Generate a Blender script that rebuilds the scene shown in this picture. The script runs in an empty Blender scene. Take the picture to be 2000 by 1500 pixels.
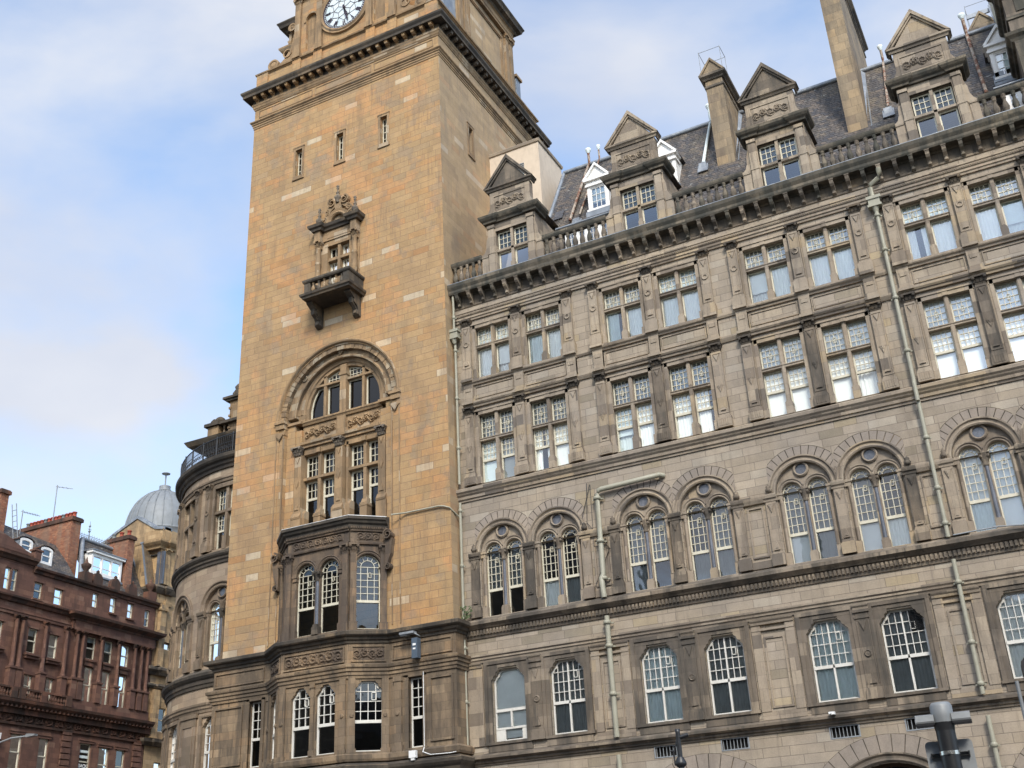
import bpy, math, random
from math import sin, cos, pi, radians, sqrt, atan2, hypot
random.seed(7)
sc = bpy.context.scene

# ------------------------------------------------------------------ camera
cam_d = bpy.data.cameras.new('camera'); cam = bpy.data.objects.new('camera', cam_d)
sc.collection.objects.link(cam); sc.camera = cam
cam.location = (0, -36, 1.6)
cam.rotation_euler = (radians(115.093), radians(2.773), radians(27.529))
cam_d.sensor_width = 36; cam_d.lens = 2198.2 / 2000 * 36
cam_d.clip_start = .1; cam_d.clip_end = 3000

# ------------------------------------------------------------------ sky, sun, exposure
SUN_EL, SUN_AZ = 40, 150            # azimuth clockwise from +Y: behind the camera, to its right
w = bpy.data.worlds.new('World'); sc.world = w; w.use_nodes = True
nt = w.node_tree; nt.nodes.clear()
out = nt.nodes.new('ShaderNodeOutputWorld'); bg = nt.nodes.new('ShaderNodeBackground')
sky = nt.nodes.new('ShaderNodeTexSky'); sky.sky_type = 'NISHITA'; sky.sun_disc = False
sky.sun_elevation = radians(SUN_EL); sky.sun_rotation = radians(SUN_AZ); sky.air_density = 1.0; sky.dust_density = 1.2
tc = nt.nodes.new('ShaderNodeTexCoord')
def wn(t, **k):
    n = nt.nodes.new(t)
    for a, b in k.items(): setattr(n, a, b)
    return n
mp = wn('ShaderNodeMapping'); mp.inputs['Scale'].default_value = (1, 1, 1.9); mp.inputs['Location'].default_value = (0.35, 0.1, 0.2)
nt.links.new(tc.outputs['Generated'], mp.inputs[0])
n1 = wn('ShaderNodeTexNoise'); n1.inputs['Scale'].default_value = 1.9; n1.inputs['Detail'].default_value = 7; n1.inputs['Roughness'].default_value = .5; n1.inputs['Distortion'].default_value = .25
nt.links.new(mp.outputs[0], n1.inputs['Vector'])
cr = wn('ShaderNodeValToRGB'); cr.color_ramp.elements[0].position = .40; cr.color_ramp.elements[1].position = .60
cr.color_ramp.elements[0].color = (.0, .0, .0, 1); cr.color_ramp.elements[1].color = (1, 1, 1, 1)
nt.links.new(n1.outputs['Fac'], cr.inputs[0])
n2 = wn('ShaderNodeTexNoise'); n2.inputs['Scale'].default_value = 3.1; n2.inputs['Detail'].default_value = 5
nt.links.new(mp.outputs[0], n2.inputs['Vector'])
cc = wn('ShaderNodeValToRGB'); cc.color_ramp.elements[0].position = .35; cc.color_ramp.elements[1].position = .62
cc.color_ramp.elements[0].color = (6.3, 6.8, 8.0, 1); cc.color_ramp.elements[1].color = (7.6, 7.9, 8.6, 1)
nt.links.new(n2.outputs['Fac'], cc.inputs[0])
mul = wn('ShaderNodeMixRGB', blend_type='MULTIPLY'); mul.inputs[0].default_value = 1; mul.inputs[2].default_value = (3.0, 3.2, 3.25, 1)
nt.links.new(sky.outputs[0], mul.inputs[1])
mx = wn('ShaderNodeMixRGB')
nt.links.new(cr.outputs[0], mx.inputs[0]); nt.links.new(mul.outputs[0], mx.inputs[1]); nt.links.new(cc.outputs[0], mx.inputs[2])
# thin cloud glows round the veiled sun (behind the camera)
dt = wn('ShaderNodeVectorMath', operation='DOT_PRODUCT'); nt.links.new(tc.outputs['Generated'], dt.inputs[0])
dt.inputs[1].default_value = (sin(radians(SUN_AZ))*cos(radians(SUN_EL)), cos(radians(SUN_AZ))*cos(radians(SUN_EL)), sin(radians(SUN_EL)))
mr = wn('ShaderNodeMapRange', interpolation_type='SMOOTHSTEP'); nt.links.new(dt.outputs['Value'], mr.inputs[0])
mr.inputs[1].default_value = -.05; mr.inputs[2].default_value = 1; mr.inputs[3].default_value = 1; mr.inputs[4].default_value = 1.45
sv = wn('ShaderNodeVectorMath', operation='SCALE'); nt.links.new(mx.outputs[0], sv.inputs[0]); nt.links.new(mr.outputs[0], sv.inputs['Scale'])
nt.links.new(sv.outputs[0], bg.inputs[0]); bg.inputs[1].default_value = .086
nt.links.new(bg.outputs[0], out.inputs[0])
sun_d = bpy.data.lights.new('sun', 'SUN'); sun_d.energy = 2.35; sun_d.angle = radians(12); sun_d.color = (1, .93, .82)
sun = bpy.data.objects.new('sun', sun_d); sc.collection.objects.link(sun)
_az = radians(SUN_AZ); _el = radians(SUN_EL)
import mathutils
sun.rotation_euler = mathutils.Vector((sin(_az)*cos(_el), cos(_az)*cos(_el), sin(_el))).to_track_quat('Z', 'Y').to_euler()
sc.view_settings.view_transform = 'Standard'; sc.view_settings.look = 'None'
sc.view_settings.gamma = 1; sc.view_settings.exposure = 0.33
sc.cycles.max_bounces = 6; sc.cycles.transparent_max_bounces = 12

# ------------------------------------------------------------------ materials
class NT:
    def __init__(s, name):
        s.m = bpy.data.materials.new(name); s.m.use_nodes = True; s.t = s.m.node_tree; s.t.nodes.clear()
        s.o = s.t.nodes.new('ShaderNodeOutputMaterial')
    def n(s, t, **k):
        n = s.t.nodes.new(t)
        for a, b in k.items(): setattr(n, a, b)
        return n
    def l(s, a, b): s.t.links.new(a, b)
    def put(s, sock, val):
        if hasattr(val, 'links'): s.l(val, sock)
        else: sock.default_value = val
    def mth(s, op, a, b=None, c=None, clamp=False):
        n = s.n('ShaderNodeMath', operation=op, use_clamp=clamp); s.put(n.inputs[0], a)
        if b is not None: s.put(n.inputs[1], b)
        if c is not None: s.put(n.inputs[2], c)
        return n.outputs[0]
    def step(s, x, a, b):                      # smooth 0..1
        n = s.n('ShaderNodeMapRange', interpolation_type='SMOOTHSTEP'); s.put(n.inputs[0], x)
        n.inputs[1].default_value = a; n.inputs[2].default_value = b; return n.outputs[0]
    def mix(s, f, a, b, blend='MIX'):
        n = s.n('ShaderNodeMixRGB', blend_type=blend); s.put(n.inputs[0], f)
        for i, v in ((1, a), (2, b)):
            if isinstance(v, tuple): v = v if len(v) == 4 else v + (1,)
            s.put(n.inputs[i], v)
        return n.outputs[0]
    def noise(s, vec, scale, detail=4, rough=.55, dim='3D'):
        n = s.n('ShaderNodeTexNoise', noise_dimensions=dim)
        s.l(vec, n.inputs['Vector']); n.inputs['Scale'].default_value = scale
        n.inputs['Detail'].default_value = detail; n.inputs['Roughness'].default_value = rough
        return n.outputs['Fac']
    def ramp(s, f, els, const=False):
        n = s.n('ShaderNodeValToRGB'); e = n.color_ramp.elements
        if const: n.color_ramp.interpolation = 'CONSTANT'
        while len(e) < len(els): e.new(.5)
        for x, (p, c) in zip(e, els): x.position = p; x.color = tuple(c) + (1,)
        s.l(f, n.inputs[0]); return n.outputs[0]
    def scalev(s, vec, sc_):
        n = s.n('ShaderNodeVectorMath', operation='MULTIPLY'); s.l(vec, n.inputs[0]); n.inputs[1].default_value = sc_; return n.outputs[0]
    def fin(s, col, rough=.85, bump=None, bs=.4, bd=.02, metal=0, spec=.3):
        p = s.n('ShaderNodeBsdfPrincipled'); s.put(p.inputs['Base Color'], col if not isinstance(col, tuple) else tuple(col[:3]) + (1,))
        s.put(p.inputs['Roughness'], rough); p.inputs['Metallic'].default_value = metal
        p.inputs['Specular IOR Level'].default_value = spec
        if bump is not None:
            b = s.n('ShaderNodeBump'); b.inputs['Strength'].default_value = bs; b.inputs['Distance'].default_value = bd
            s.l(bump, b.inputs['Height']); s.l(b.outputs[0], p.inputs['Normal'])
        s.l(p.outputs[0], s.o.inputs[0]); return s.m

def stone(name, cols, h=.3, wd=.9, joint=.011, jd=.55, rnd=None, stain=.4, soot=(.10, .085, .07), cyl=None, bs=.35, streak=1.0, stmin=.52, var=.12, zoff=0, tone=[(.3, (.82, .84, .88)), (.7, (1.14, 1.1, 1.02))], patch=0):
    """masonry laid in courses: every block its own colour, dark joints, blotches of weathering"""
    t = NT(name); g = t.n('ShaderNodeNewGeometry'); P = g.outputs['Position']
    sp = t.n('ShaderNodeSeparateXYZ'); t.l(P, sp.inputs[0]); sn = t.n('ShaderNodeSeparateXYZ'); t.l(g.outputs['True Normal'], sn.inputs[0])
    if cyl:
        dx = t.mth('SUBTRACT', sp.outputs[0], cyl[0]); dy = t.mth('SUBTRACT', sp.outputs[1], cyl[1])
        u = t.mth('MULTIPLY', t.mth('ARCTAN2', dx, t.mth('MULTIPLY', dy, -1)), cyl[2])
    else:
        u = t.mth('ADD', t.mth('MULTIPLY', sp.outputs[0], t.mth('MULTIPLY', sn.outputs[1], -1)), t.mth('MULTIPLY', sp.outputs[1], sn.outputs[0]))
    v = t.mth('DIVIDE', t.mth('ADD', sp.outputs[2], zoff), h); row = t.mth('FLOOR', v); fr = t.mth('FRACT', v)
    wv = t.mth('ADD', t.mth('DIVIDE', u, wd), t.mth('MULTIPLY', row, 37.37))
    va = t.n('ShaderNodeTexVoronoi', voronoi_dimensions='1D', feature='F1'); t.l(wv, va.inputs['W']); va.inputs['Scale'].default_value = 1; va.inputs['Randomness'].default_value = .7
    vb = t.n('ShaderNodeTexVoronoi', voronoi_dimensions='1D', feature='DISTANCE_TO_EDGE'); t.l(wv, vb.inputs['W']); vb.inputs['Scale'].default_value = 1; vb.inputs['Randomness'].default_value = .7
    ed = t.mth('MULTIPLY', vb.outputs['Distance'], wd)
    er = t.mth('MULTIPLY', t.mth('MINIMUM', fr, t.mth('SUBTRACT', 1, fr)), h)
    e = t.mth('MINIMUM', ed, er)
    sc_ = t.n('ShaderNodeSeparateColor'); t.l(va.outputs['Color'], sc_.inputs[0])
    c = t.ramp(sc_.outputs[0], cols, True)
    c = t.mix(1, c, t.ramp(sc_.outputs[1], [(0, (1-var,)*3), (1, (1+var*.5,)*3)]), 'MULTIPLY')
    big = t.noise(P, .35, 3); mid = t.noise(P, 2.2, 5, .6); fine = t.noise(P, 22, 4, .7)
    c = t.mix(1, c, t.ramp(big, tone), 'MULTIPLY')
    if patch:
        bl = t.mth('ADD', t.noise(P, .55, 4, .6), t.mth('MULTIPLY', t.mth('SUBTRACT', sc_.outputs[2], .5), .16))      # whole blocks weathered orange or grey in drifts
        c = t.mix(t.mth('MULTIPLY', t.step(bl, .54, .64), patch), c, (.47, .235, .10))
        gl = t.mth('ADD', t.noise(t.scalev(P, (1, 1, .8)), .9, 5, .65), t.mth('MULTIPLY', t.mth('SUBTRACT', sc_.outputs[1], .5), .12))
        c = t.mix(t.mth('MULTIPLY', t.step(gl, .55, .66), patch*1.1), c, (.24, .185, .13))
    c = t.mix(1, c, t.ramp(mid, [(.25, (.86,)*3), (.75, (1.1,)*3)]), 'MULTIPLY')
    c = t.mix(1, c, t.ramp(fine, [(.25, (.86,)*3), (.75, (1.12,)*3)]), 'MULTIPLY')
    st = t.noise(t.scalev(P, (1.5*streak, 1.5*streak, .35)), .8, 6, .65)
    c = t.mix(t.mth('MULTIPLY', t.step(st, stmin, stmin+.2), stain), c, soot)
    sk = t.noise(t.scalev(P, (4.2, 4.2, .28)), 1.3, 5, .7)          # rain streaks running down the stone
    c = t.mix(t.mth('MULTIPLY', t.mth('MULTIPLY', t.step(sk, .50, .68), t.step(big, .40, .62)), min(.85, stain*1.25)), c, soot)
    j = t.mth('SUBTRACT', 1, t.step(e, joint*.5, joint*1.6))
    if joint > 0: c = t.mix(t.mth('MULTIPLY', j, jd), c, soot)
    hgt = t.mth('ADD', t.mth('MULTIPLY', j, -1), t.mth('MULTIPLY', fine, .5))
    return t.fin(c, .9, hgt, bs, .015)

def plain(name, col, rough=.6, var=.12, metal=0, scale=6, dirt=None, damt=.3, spec=.4, bs=.15):
    t = NT(name); g = t.n('ShaderNodeNewGeometry'); P = g.outputs['Position']
    a = t.noise(P, scale, 5, .6)
    c = t.mix(1, col, t.ramp(a, [(.25, (1-var,)*3), (.75, (1+var*.6,)*3)]), 'MULTIPLY')
    if dirt: c = t.mix(t.mth('MULTIPLY', t.step(t.noise(t.scalev(P, (1, 1, .4)), 2.5, 6, .65), .48, .7), damt), c, dirt)
    return t.fin(c, rough, a, bs, .01, metal, spec)

WARM = [(0, (.385, .255, .128)), (.30, (.365, .24, .12)), (.52, (.40, .262, .13)), (.72, (.395, .24, .11)), (.87, (.35, .24, .13)), (.93, (.385, .215, .095)), (.955, (.50, .40, .27))]
GREY = [(0, (.325, .272, .21)), (.35, (.345, .29, .228)), (.6, (.315, .265, .208)), (.8, (.36, .312, .25)), (.92, (.345, .283, .195)), (.95, (.26, .22, .165))]
TRIM = [(0, (.315, .258, .196)), (.3, (.34, .282, .215)), (.55, (.29, .24, .186)), (.76, (.205, .168, .132)), (.88, (.36, .285, .195)), (.95, (.16, .135, .11))]
mat = {}
mat['tower'] = stone('tower_ashlar', WARM, .3, .82, .012, .6, var=.08, stain=.42, soot=(.20, .135, .085), stmin=.50, zoff=.1, tone=[(.3, (.86, .86, .92)), (.52, (1.0, 1.0, 1.0)), (.7, (1.12, 1.0, .9))], patch=.5)
mat['tower_side'] = stone('tower_side_ashlar', [(0, (.375, .27, .16)), (.5, (.355, .255, .155)), (.88, (.38, .25, .145)), (.95, (.44, .35, .25))], .3, .82, .008, .4, stain=.45, soot=(.20, .16, .12), stmin=.5, zoff=.1)
mat['tower_trim'] = stone('tower_trim_stone', [(0, (.32, .215, .12)), (.5, (.285, .195, .112)), (.8, (.26, .18, .105)), (.93, (.40, .31, .21))], .45, .6, .005, .25, stain=.6, soot=(.105, .078, .053), stmin=.47)
mat['tower_arch'] = stone('tower_arch_stone', [(0, (.31, .215, .125)), (.4, (.20, .14, .085)), (.7, (.36, .29, .2))], .3, .45, .006, .4, stain=.45, soot=(.11, .08, .055), stmin=.5)
mat['tower_low'] = stone('tower_base_stone', [(0, (.225, .165, .108)), (.5, (.195, .145, .097)), (.8, (.26, .18, .11)), (.93, (.30, .22, .14))], .3, .8, .007, .5, stain=.75, soot=(.075, .06, .045), stmin=.42)
mat['tower_mid'] = stone('bay_window_stone', [(0, (.185, .135, .09)), (.5, (.15, .11, .075)), (.8, (.235, .16, .10))], .33, .5, .006, .45, stain=.8, soot=(.07, .055, .045), stmin=.4)
mat['hotel'] = stone('hotel_ashlar', GREY, .29, .85, .010, .62, stain=.35, soot=(.13, .105, .085), stmin=.52, zoff=.02)
mat['trim'] = stone('hotel_dressed_stone', TRIM, .42, .9, .005, .4, stain=.5, soot=(.085, .07, .057), stmin=.5)
mat['trimd'] = stone('hotel_soot_stone', [(0, (.16, .13, .10)), (.4, (.20, .163, .125)), (.65, (.14, .115, .09)), (.82, (.27, .22, .165))], .4, .8, .005, .3, stain=.75, soot=(.055, .05, .043), stmin=.42)
mat['gutter'] = stone('hotel_cornice_stone', [(0, (.105, .092, .072)), (.5, (.135, .115, .088)), (.85, (.19, .16, .12))], .6, 1.2, .006, .5, stain=.85, soot=(.045, .045, .038), stmin=.42, streak=1.5)
mat['soot'] = stone('soot_and_shade_stone', [(0, (.085, .07, .055)), (.5, (.11, .09, .068)), (.85, (.16, .12, .08))], .5, .8, .005, .3, stain=.7, soot=(.035, .032, .028), stmin=.42)  # soot-blackened stone; also the painted shade behind the tower modillions
mat['rot'] = stone('corner_block_ashlar', [(0, (.33, .25, .175)), (.4, (.30, .225, .16)), (.75, (.35, .27, .19)), (.93, (.40, .32, .23))], .29, .8, .008, .4, stain=.3, soot=(.14, .105, .07), cyl=(-31.65, 6.8, 6.7))
mat['rottrim'] = stone('corner_block_trim', [(0, (.22, .165, .115)), (.5, (.19, .145, .10)), (.85, (.27, .205, .145))], .36, .7, .005, .35, stain=.55, soot=(.085, .065, .048), cyl=(-31.65, 6.8, 6.7), stmin=.45)
mat['red'] = stone('red_sandstone', [(0, (.16, .083, .06)), (.4, (.135, .07, .052)), (.75, (.185, .098, .068)), (.94, (.215, .125, .09))], .3, .6, .006, .45, stain=.55, soot=(.075, .045, .035), stmin=.46)
mat['redd'] = stone('blackened_red_sandstone', [(0, (.09, .05, .035)), (.5, (.12, .06, .042)), (.85, (.18, .085, .055))], .4, .8, .005, .3, stain=.7, soot=(.035, .028, .024), stmin=.42)
mat['redbrick'] = stone('chimney_brick', [(0, (.28, .115, .065)), (.4, (.22, .095, .06)), (.75, (.32, .155, .09))], .09, .22, .006, .3, stain=.55, soot=(.20, .14, .10), stmin=.46)
mat['domestone'] = stone('buff_sandstone', [(0, (.43, .295, .16)), (.4, (.37, .255, .14)), (.75, (.45, .32, .18)), (.93, (.24, .175, .115))], .3, .7, .007, .45, stain=.6, soot=(.12, .09, .062), stmin=.46)
mat['render'] = plain('cream_render', (.58, .48, .37), .9, .08, scale=3, dirt=(.36, .29, .22), damt=.35)
mat['white'] = plain('white_paint', (.62, .60, .54), .5, .08, scale=9, dirt=(.38, .34, .27), damt=.3)
mat['cream'] = plain('cream_paint', (.58, .54, .42), .5, .10, scale=9, dirt=(.34, .29, .2), damt=.35)
mat['woodw'] = plain('dormer_white_timber', (.80, .78, .74), .5, .06, scale=5, dirt=(.5, .46, .4), damt=.25)
mat['pipe'] = plain('sage_painted_iron', (.31, .295, .225), .5, .12, scale=5, dirt=(.22, .19, .12), damt=.5)
mat['lead'] = plain('lead_sheet', (.23, .25, .275), .55, .25, .4, scale=3, dirt=(.48, .5, .5), damt=.5)
mat['zinc'] = plain('dome_lead', (.21, .222, .228), .6, .2, .2, scale=2.2, dirt=(.22, .24, .26), damt=.5)
mat['iron'] = plain('black_iron', (.018, .019, .021), .4, .2, scale=8, spec=.5)
mat['grey'] = plain('grey_metal', (.26, .275, .285), .5, .12, .1, scale=14, dirt=(.13, .14, .145), damt=.5)
mat['steel'] = plain('bright_steel', (.62, .62, .6), .25, .1, .9)
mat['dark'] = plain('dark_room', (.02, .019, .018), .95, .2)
mat['marble'] = plain('blue_grey_granite', (.085, .09, .105), .25, .4, scale=30, spec=.6, dirt=(.2, .2, .22), damt=.5)
mat['blue'] = plain('blue_grey_housing', (.075, .10, .13), .4, .15)
mat['plastic'] = plain('white_plastic', (.72, .72, .70), .4, .05)
mat['clay'] = plain('red_clay', (.40, .09, .055), .7, .25, scale=4)
mat['clock'] = plain('opal_glass', (.60, .65, .66), .3, .14, scale=2.5, dirt=(.38, .48, .50), damt=.6)
mat['hand'] = plain('dark_plum_iron', (.035, .022, .034), .5, .15)
mat['asphalt'] = plain('asphalt', (.05, .05, .052), .9, .25, scale=40)
mat['paving'] = stone('paving_slabs', [(0, (.22, .21, .2)), (.5, (.25, .24, .22)), (.9, (.19, .18, .17))], .6, .9, .008, .6)
mat['line'] = plain('road_paint', (.7, .7, .66), .7, .2, scale=30)
mat['leafm'] = plain('small_leaves', (.05, .08, .025), .7, .3)
mat['timber'] = plain('dark_varnished_timber', (.06, .035, .02), .5, .3)
mat['curt'] = plain('net_curtain', (.87, .87, .83), .9, .08, scale=3)
mat['curtb'] = plain('blue_grey_curtain', (.66, .73, .72), .9, .10, scale=3)
mat['curtd'] = plain('grey_curtain', (.22, .235, .23), .9, .15, scale=3)
mat['netg'] = plain('grey_lace', (.40, .42, .40), .9, .2, scale=5)
mat['blind'] = plain('white_blind', (.92, .91, .88), .8, .03, scale=2)
mat['chim'] = stone('chimney_stone', [(0, (.30, .23, .15)), (.4, (.26, .205, .14)), (.75, (.33, .245, .15)), (.93, (.22, .17, .12))], .4, .5, .008, .5, stain=.6, soot=(.11, .09, .07), stmin=.44)
mat['vous'] = stone('voussoir_stone', [(0, (.325, .275, .228)), (.5, (.30, .255, .212))], 50, 50, 0, 0, stain=.4, soot=(.13, .105, .085), stmin=.5)
mat['oppo'] = stone('street_opposite_stone', [(0, (.20, .16, .12)), (.5, (.17, .135, .10)), (.85, (.25, .2, .15))], .35, .8, .01, .5)

def slate_mat():
    t = NT('roof_slates'); g = t.n('ShaderNodeNewGeometry'); P = g.outputs['Position']
    sp = t.n('ShaderNodeSeparateXYZ'); t.l(P, sp.inputs[0])
    v = t.mth('DIVIDE', sp.outputs[2], .17); row = t.mth('FLOOR', v); fr = t.mth('FRACT', v)
    uu = t.mth('ADD', sp.outputs[0], t.mth('MULTIPLY', sp.outputs[1], .9))
    wv = t.mth('ADD', t.mth('DIVIDE', uu, .22), t.mth('MULTIPLY', row, 21.37))
    va = t.n('ShaderNodeTexVoronoi', voronoi_dimensions='1D', feature='F1'); t.l(wv, va.inputs['W']); va.inputs['Scale'].default_value = 1; va.inputs['Randomness'].default_value = .6
    vb = t.n('ShaderNodeTexVoronoi', voronoi_dimensions='1D', feature='DISTANCE_TO_EDGE'); t.l(wv, vb.inputs['W']); vb.inputs['Scale'].default_value = 1; vb.inputs['Randomness'].default_value = .6
    s_ = t.n('ShaderNodeSeparateColor'); t.l(va.outputs['Color'], s_.inputs[0])
    c = t.ramp(s_.outputs[0], [(0, (.10, .085, .075)), (.3, (.075, .068, .066)), (.6, (.13, .105, .085)), (.85, (.06, .058, .062))], True)
    lich = t.noise(t.scalev(P, (1, 1, 2.2)), 3.2, 6, .7)
    c = t.mix(t.mth('MULTIPLY', t.step(lich, .60, .66), .75), c, (.38, .39, .37))
    warm = t.noise(P, .8, 4, .6)
    c = t.mix(t.mth('MULTIPLY', t.step(warm, .5, .68), .6), c, (.19, .15, .095))
    run = t.noise(t.scalev(P, (2.6, .5, .4)), 1.2, 5, .7)
    c = t.mix(t.mth('MULTIPLY', t.step(run, .46, .62), .65), c, (.035, .033, .032))
    c = t.mix(t.mth('MULTIPLY', t.step(t.noise(P, 1.7, 5, .65), .55, .66), .4), c, (.20, .175, .13))
    j = t.mth('MAXIMUM', t.mth('SUBTRACT', 1, t.step(fr, .02, .22)), t.mth('SUBTRACT', 1, t.step(vb.outputs['Distance'], .02, .09)))
    c = t.mix(t.mth('MULTIPLY', j, .6), c, (.025, .024, .024))
    hh = t.mth('SUBTRACT', t.mth('ADD', t.mth('MULTIPLY', s_.outputs[1], .5), t.mth('MULTIPLY', fr, -.6)), j)
    return t.fin(c, .6, hh, .7, .03)
mat['slate'] = slate_mat()
def rust_mat():
    t = NT('rust_flaked_iron'); g = t.n('ShaderNodeNewGeometry'); P = g.outputs['Position']
    a = t.noise(P, 4.5, 6, .7)
    return t.fin(t.mix(t.step(a, .47, .54), (.34, .29, .235), (.17, .085, .055)), .8, a, .4, .02)
mat['rust'] = rust_mat()
def glass_mat(name, tint, base):
    t = NT(name); fr = t.n('ShaderNodeFresnel'); fr.inputs['IOR'].default_value = 1.5
    g = t.n('ShaderNodeNewGeometry'); nz = t.noise(g.outputs['Position'], 1.1, 2)
    b = t.n('ShaderNodeBump'); b.inputs['Strength'].default_value = .12; b.inputs['Distance'].default_value = .03; t.l(nz, b.inputs['Height'])
    gl = t.n('ShaderNodeBsdfGlossy'); gl.inputs['Roughness'].default_value = .02; t.l(b.outputs[0], gl.inputs['Normal']); gl.inputs['Color'].default_value = (.95, .97, 1, 1)
    tr = t.n('ShaderNodeBsdfTransparent'); tr.inputs['Color'].default_value = tint + (1,)
    mxs = t.n('ShaderNodeMixShader'); f = t.mth('ADD', t.mth('MULTIPLY', fr.outputs[0], 1.0), base, clamp=True)
    t.l(f, mxs.inputs[0]); t.l(tr.outputs[0], mxs.inputs[1]); t.l(gl.outputs[0], mxs.inputs[2]); t.l(mxs.outputs[0], t.o.inputs[0]); return t.m
mat['glass'] = glass_mat('window_glass', (.92, .95, .94), .09)
mat['glassd'] = glass_mat('dusky_window_glass', (.34, .37, .38), .01)

# ------------------------------------------------------------------ mesh tools.  u = along the wall, d = out of the wall, z = up
def line_xf(x0, y0, dx=1., dy=0.):
    l = hypot(dx, dy); dx /= l; dy /= l
    return lambda u, d, z: (x0 + u*dx + d*dy, y0 + u*dy - d*dx, z)
def cyl_xf(cx, cy, R):
    return lambda u, d, z: (cx + (R+d)*sin(u/R), cy - (R+d)*cos(u/R), z)
FLAT = line_xf(0, 0)
class M:
    def __init__(s, xf=FLAT, step=0): s.v = []; s.f = []; s.xf = xf; s.step = step; s.sm = set(); s.me = None
    def add(s, pts, faces, smooth=False):
        n = len(s.v); s.v += [s.xf(*p) for p in pts]
        for f in faces:
            if smooth: s.sm.add(len(s.f))
            s.f.append(tuple(i+n for i in f))
    def us(s, a, b):
        k = max(1, int(math.ceil(abs(b-a)/s.step))) if s.step else 1
        return [a+(b-a)*i/k for i in range(k+1)]
    def ext_u(s, prof, u0, u1):                 # closed (d,z) profile run along the wall
        n = len(prof); U = s.us(u0, u1)
        pts = [(u, d, z) for u in U for d, z in prof]; F = []
        for i in range(len(U)-1):
            for j in range(n): k = (j+1) % n; F.append((i*n+j, i*n+k, (i+1)*n+k, (i+1)*n+j))
        F += [tuple(range(n)), tuple((len(U)-1)*n+j for j in reversed(range(n)))]
        s.add(pts, F)
    def box(s, u0, u1, d0, d1, z0, z1): s.ext_u([(d0, z0), (d1, z0), (d1, z1), (d0, z1)], u0, u1)
    def ext_d(s, poly, d0, d1):                 # closed (u,z) outline pushed out of the wall
        n = len(poly)
        s.add([(u, d0, z) for u, z in poly] + [(u, d1, z) for u, z in poly],
              [tuple(range(n)), tuple(range(n, 2*n))] + [(j, (j+1) % n, n+(j+1) % n, n+j) for j in range(n)])
    def ext_z(s, poly, z0, z1):                 # closed (u,d) plan raised
        n = len(poly)
        s.add([(u, d, z0) for u, d in poly] + [(u, d, z1) for u, d in poly],
              [tuple(range(n)), tuple(range(n, 2*n))] + [(j, (j+1) % n, n+(j+1) % n, n+j) for j in range(n)])
    def mould(s, prof, path, closed=False):     # closed (p,z) profile swept along a (u,d) plan path, mitred; p points out
        m = len(path); n = len(prof); pts = []
        def nrm(a, b):
            x, y = b[0]-a[0], b[1]-a[1]; l = hypot(x, y) or 1; return (-y/l, x/l)
        for i, (u, d) in enumerate(path):
            a = path[i-1] if (i or closed) else None; b = path[(i+1) % m] if (i < m-1 or closed) else None
            n1 = nrm(a, (u, d)) if a else None; n2 = nrm((u, d), b) if b else None
            if n1 and n2:
                x, y = n1[0]+n2[0], n1[1]+n2[1]; q = max(.25, (x*n1[0]+y*n1[1])); N = (x/q, y/q)
            else: N = n1 or n2
            pts += [(u+N[0]*p, d+N[1]*p, z) for p, z in prof]
        F = []
        for i in range(m if closed else m-1):
            i2 = (i+1) % m
            for j in range(n): k = (j+1) % n; F.append((i*n+j, i*n+k, i2*n+k, i2*n+j))
        if not closed: F += [tuple(range(n)), tuple((m-1)*n+j for j in reversed(range(n)))]
        s.add(pts, F)
    def lathe(s, cu, cd, prof, n=8, a0=0., sx=1.):
        pts = [(cu+r*cos(a0+2*pi*k/n)*sx, cd+r*sin(a0+2*pi*k/n), z) for r, z in prof for k in range(n)]
        F = [(i*n+k, i*n+(k+1) % n, (i+1)*n+(k+1) % n, (i+1)*n+k) for i in range(len(prof)-1) for k in range(n)]
        s.add(pts, F, n > 6); s.add(pts[:n], [tuple(range(n))]); s.add(pts[-n:], [tuple(range(n))])
    def tube(s, pts, r, n=8):                   # round bar through (u,d,z) points
        rings = []
        P = [mathutils.Vector(p) for p in pts]
        for i, p in enumerate(P):
            t = ((P[min(i+1, len(P)-1)]-p).normalized() + (p-P[max(i-1, 0)]).normalized())
            t = t.normalized() if t.length > 1e-6 else mathutils.Vector((0, 0, 1))
            a = t.cross(mathutils.Vector((0, 0, 1)) if abs(t.z) < .9 else mathutils.Vector((1, 0, 0))).normalized(); b = t.cross(a)
            rr = r[i] if isinstance(r, (list, tuple)) else r
            rings += [tuple(p + (a*cos(2*pi*k/n) + b*sin(2*pi*k/n))*rr) for k in range(n)]
        F = [(i*n+k, i*n+(k+1) % n, (i+1)*n+(k+1) % n, (i+1)*n+k) for i in range(len(P)-1) for k in range(n)]
        s.add(rings, F, True); s.add(rings[:n], [tuple(range(n))]); s.add(rings[-n:], [tuple(range(n))])
    def arc(s, cu, cz, prof, a0=0., a1=pi, n=20, lim=None, sz=1.):   # closed (r,d) profile swept round an arch
        m = len(prof); pts = []
        for i in range(n+1):
            a = a0+(a1-a0)*i/n
            for r, d in prof:
                u = cu+r*cos(a)
                if lim: u = min(max(u, cu-lim), cu+lim)
                pts.append((u, d, cz+r*sin(a)*sz))
        F = [(i*m+j, i*m+(j+1) % m, (i+1)*m+(j+1) % m, (i+1)*m+j) for i in range(n) for j in range(m)]
        if abs(a1-a0) < 6.28: F += [tuple(range(m)), tuple(n*m+j for j in range(m))]
        s.add(pts, F)
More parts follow.
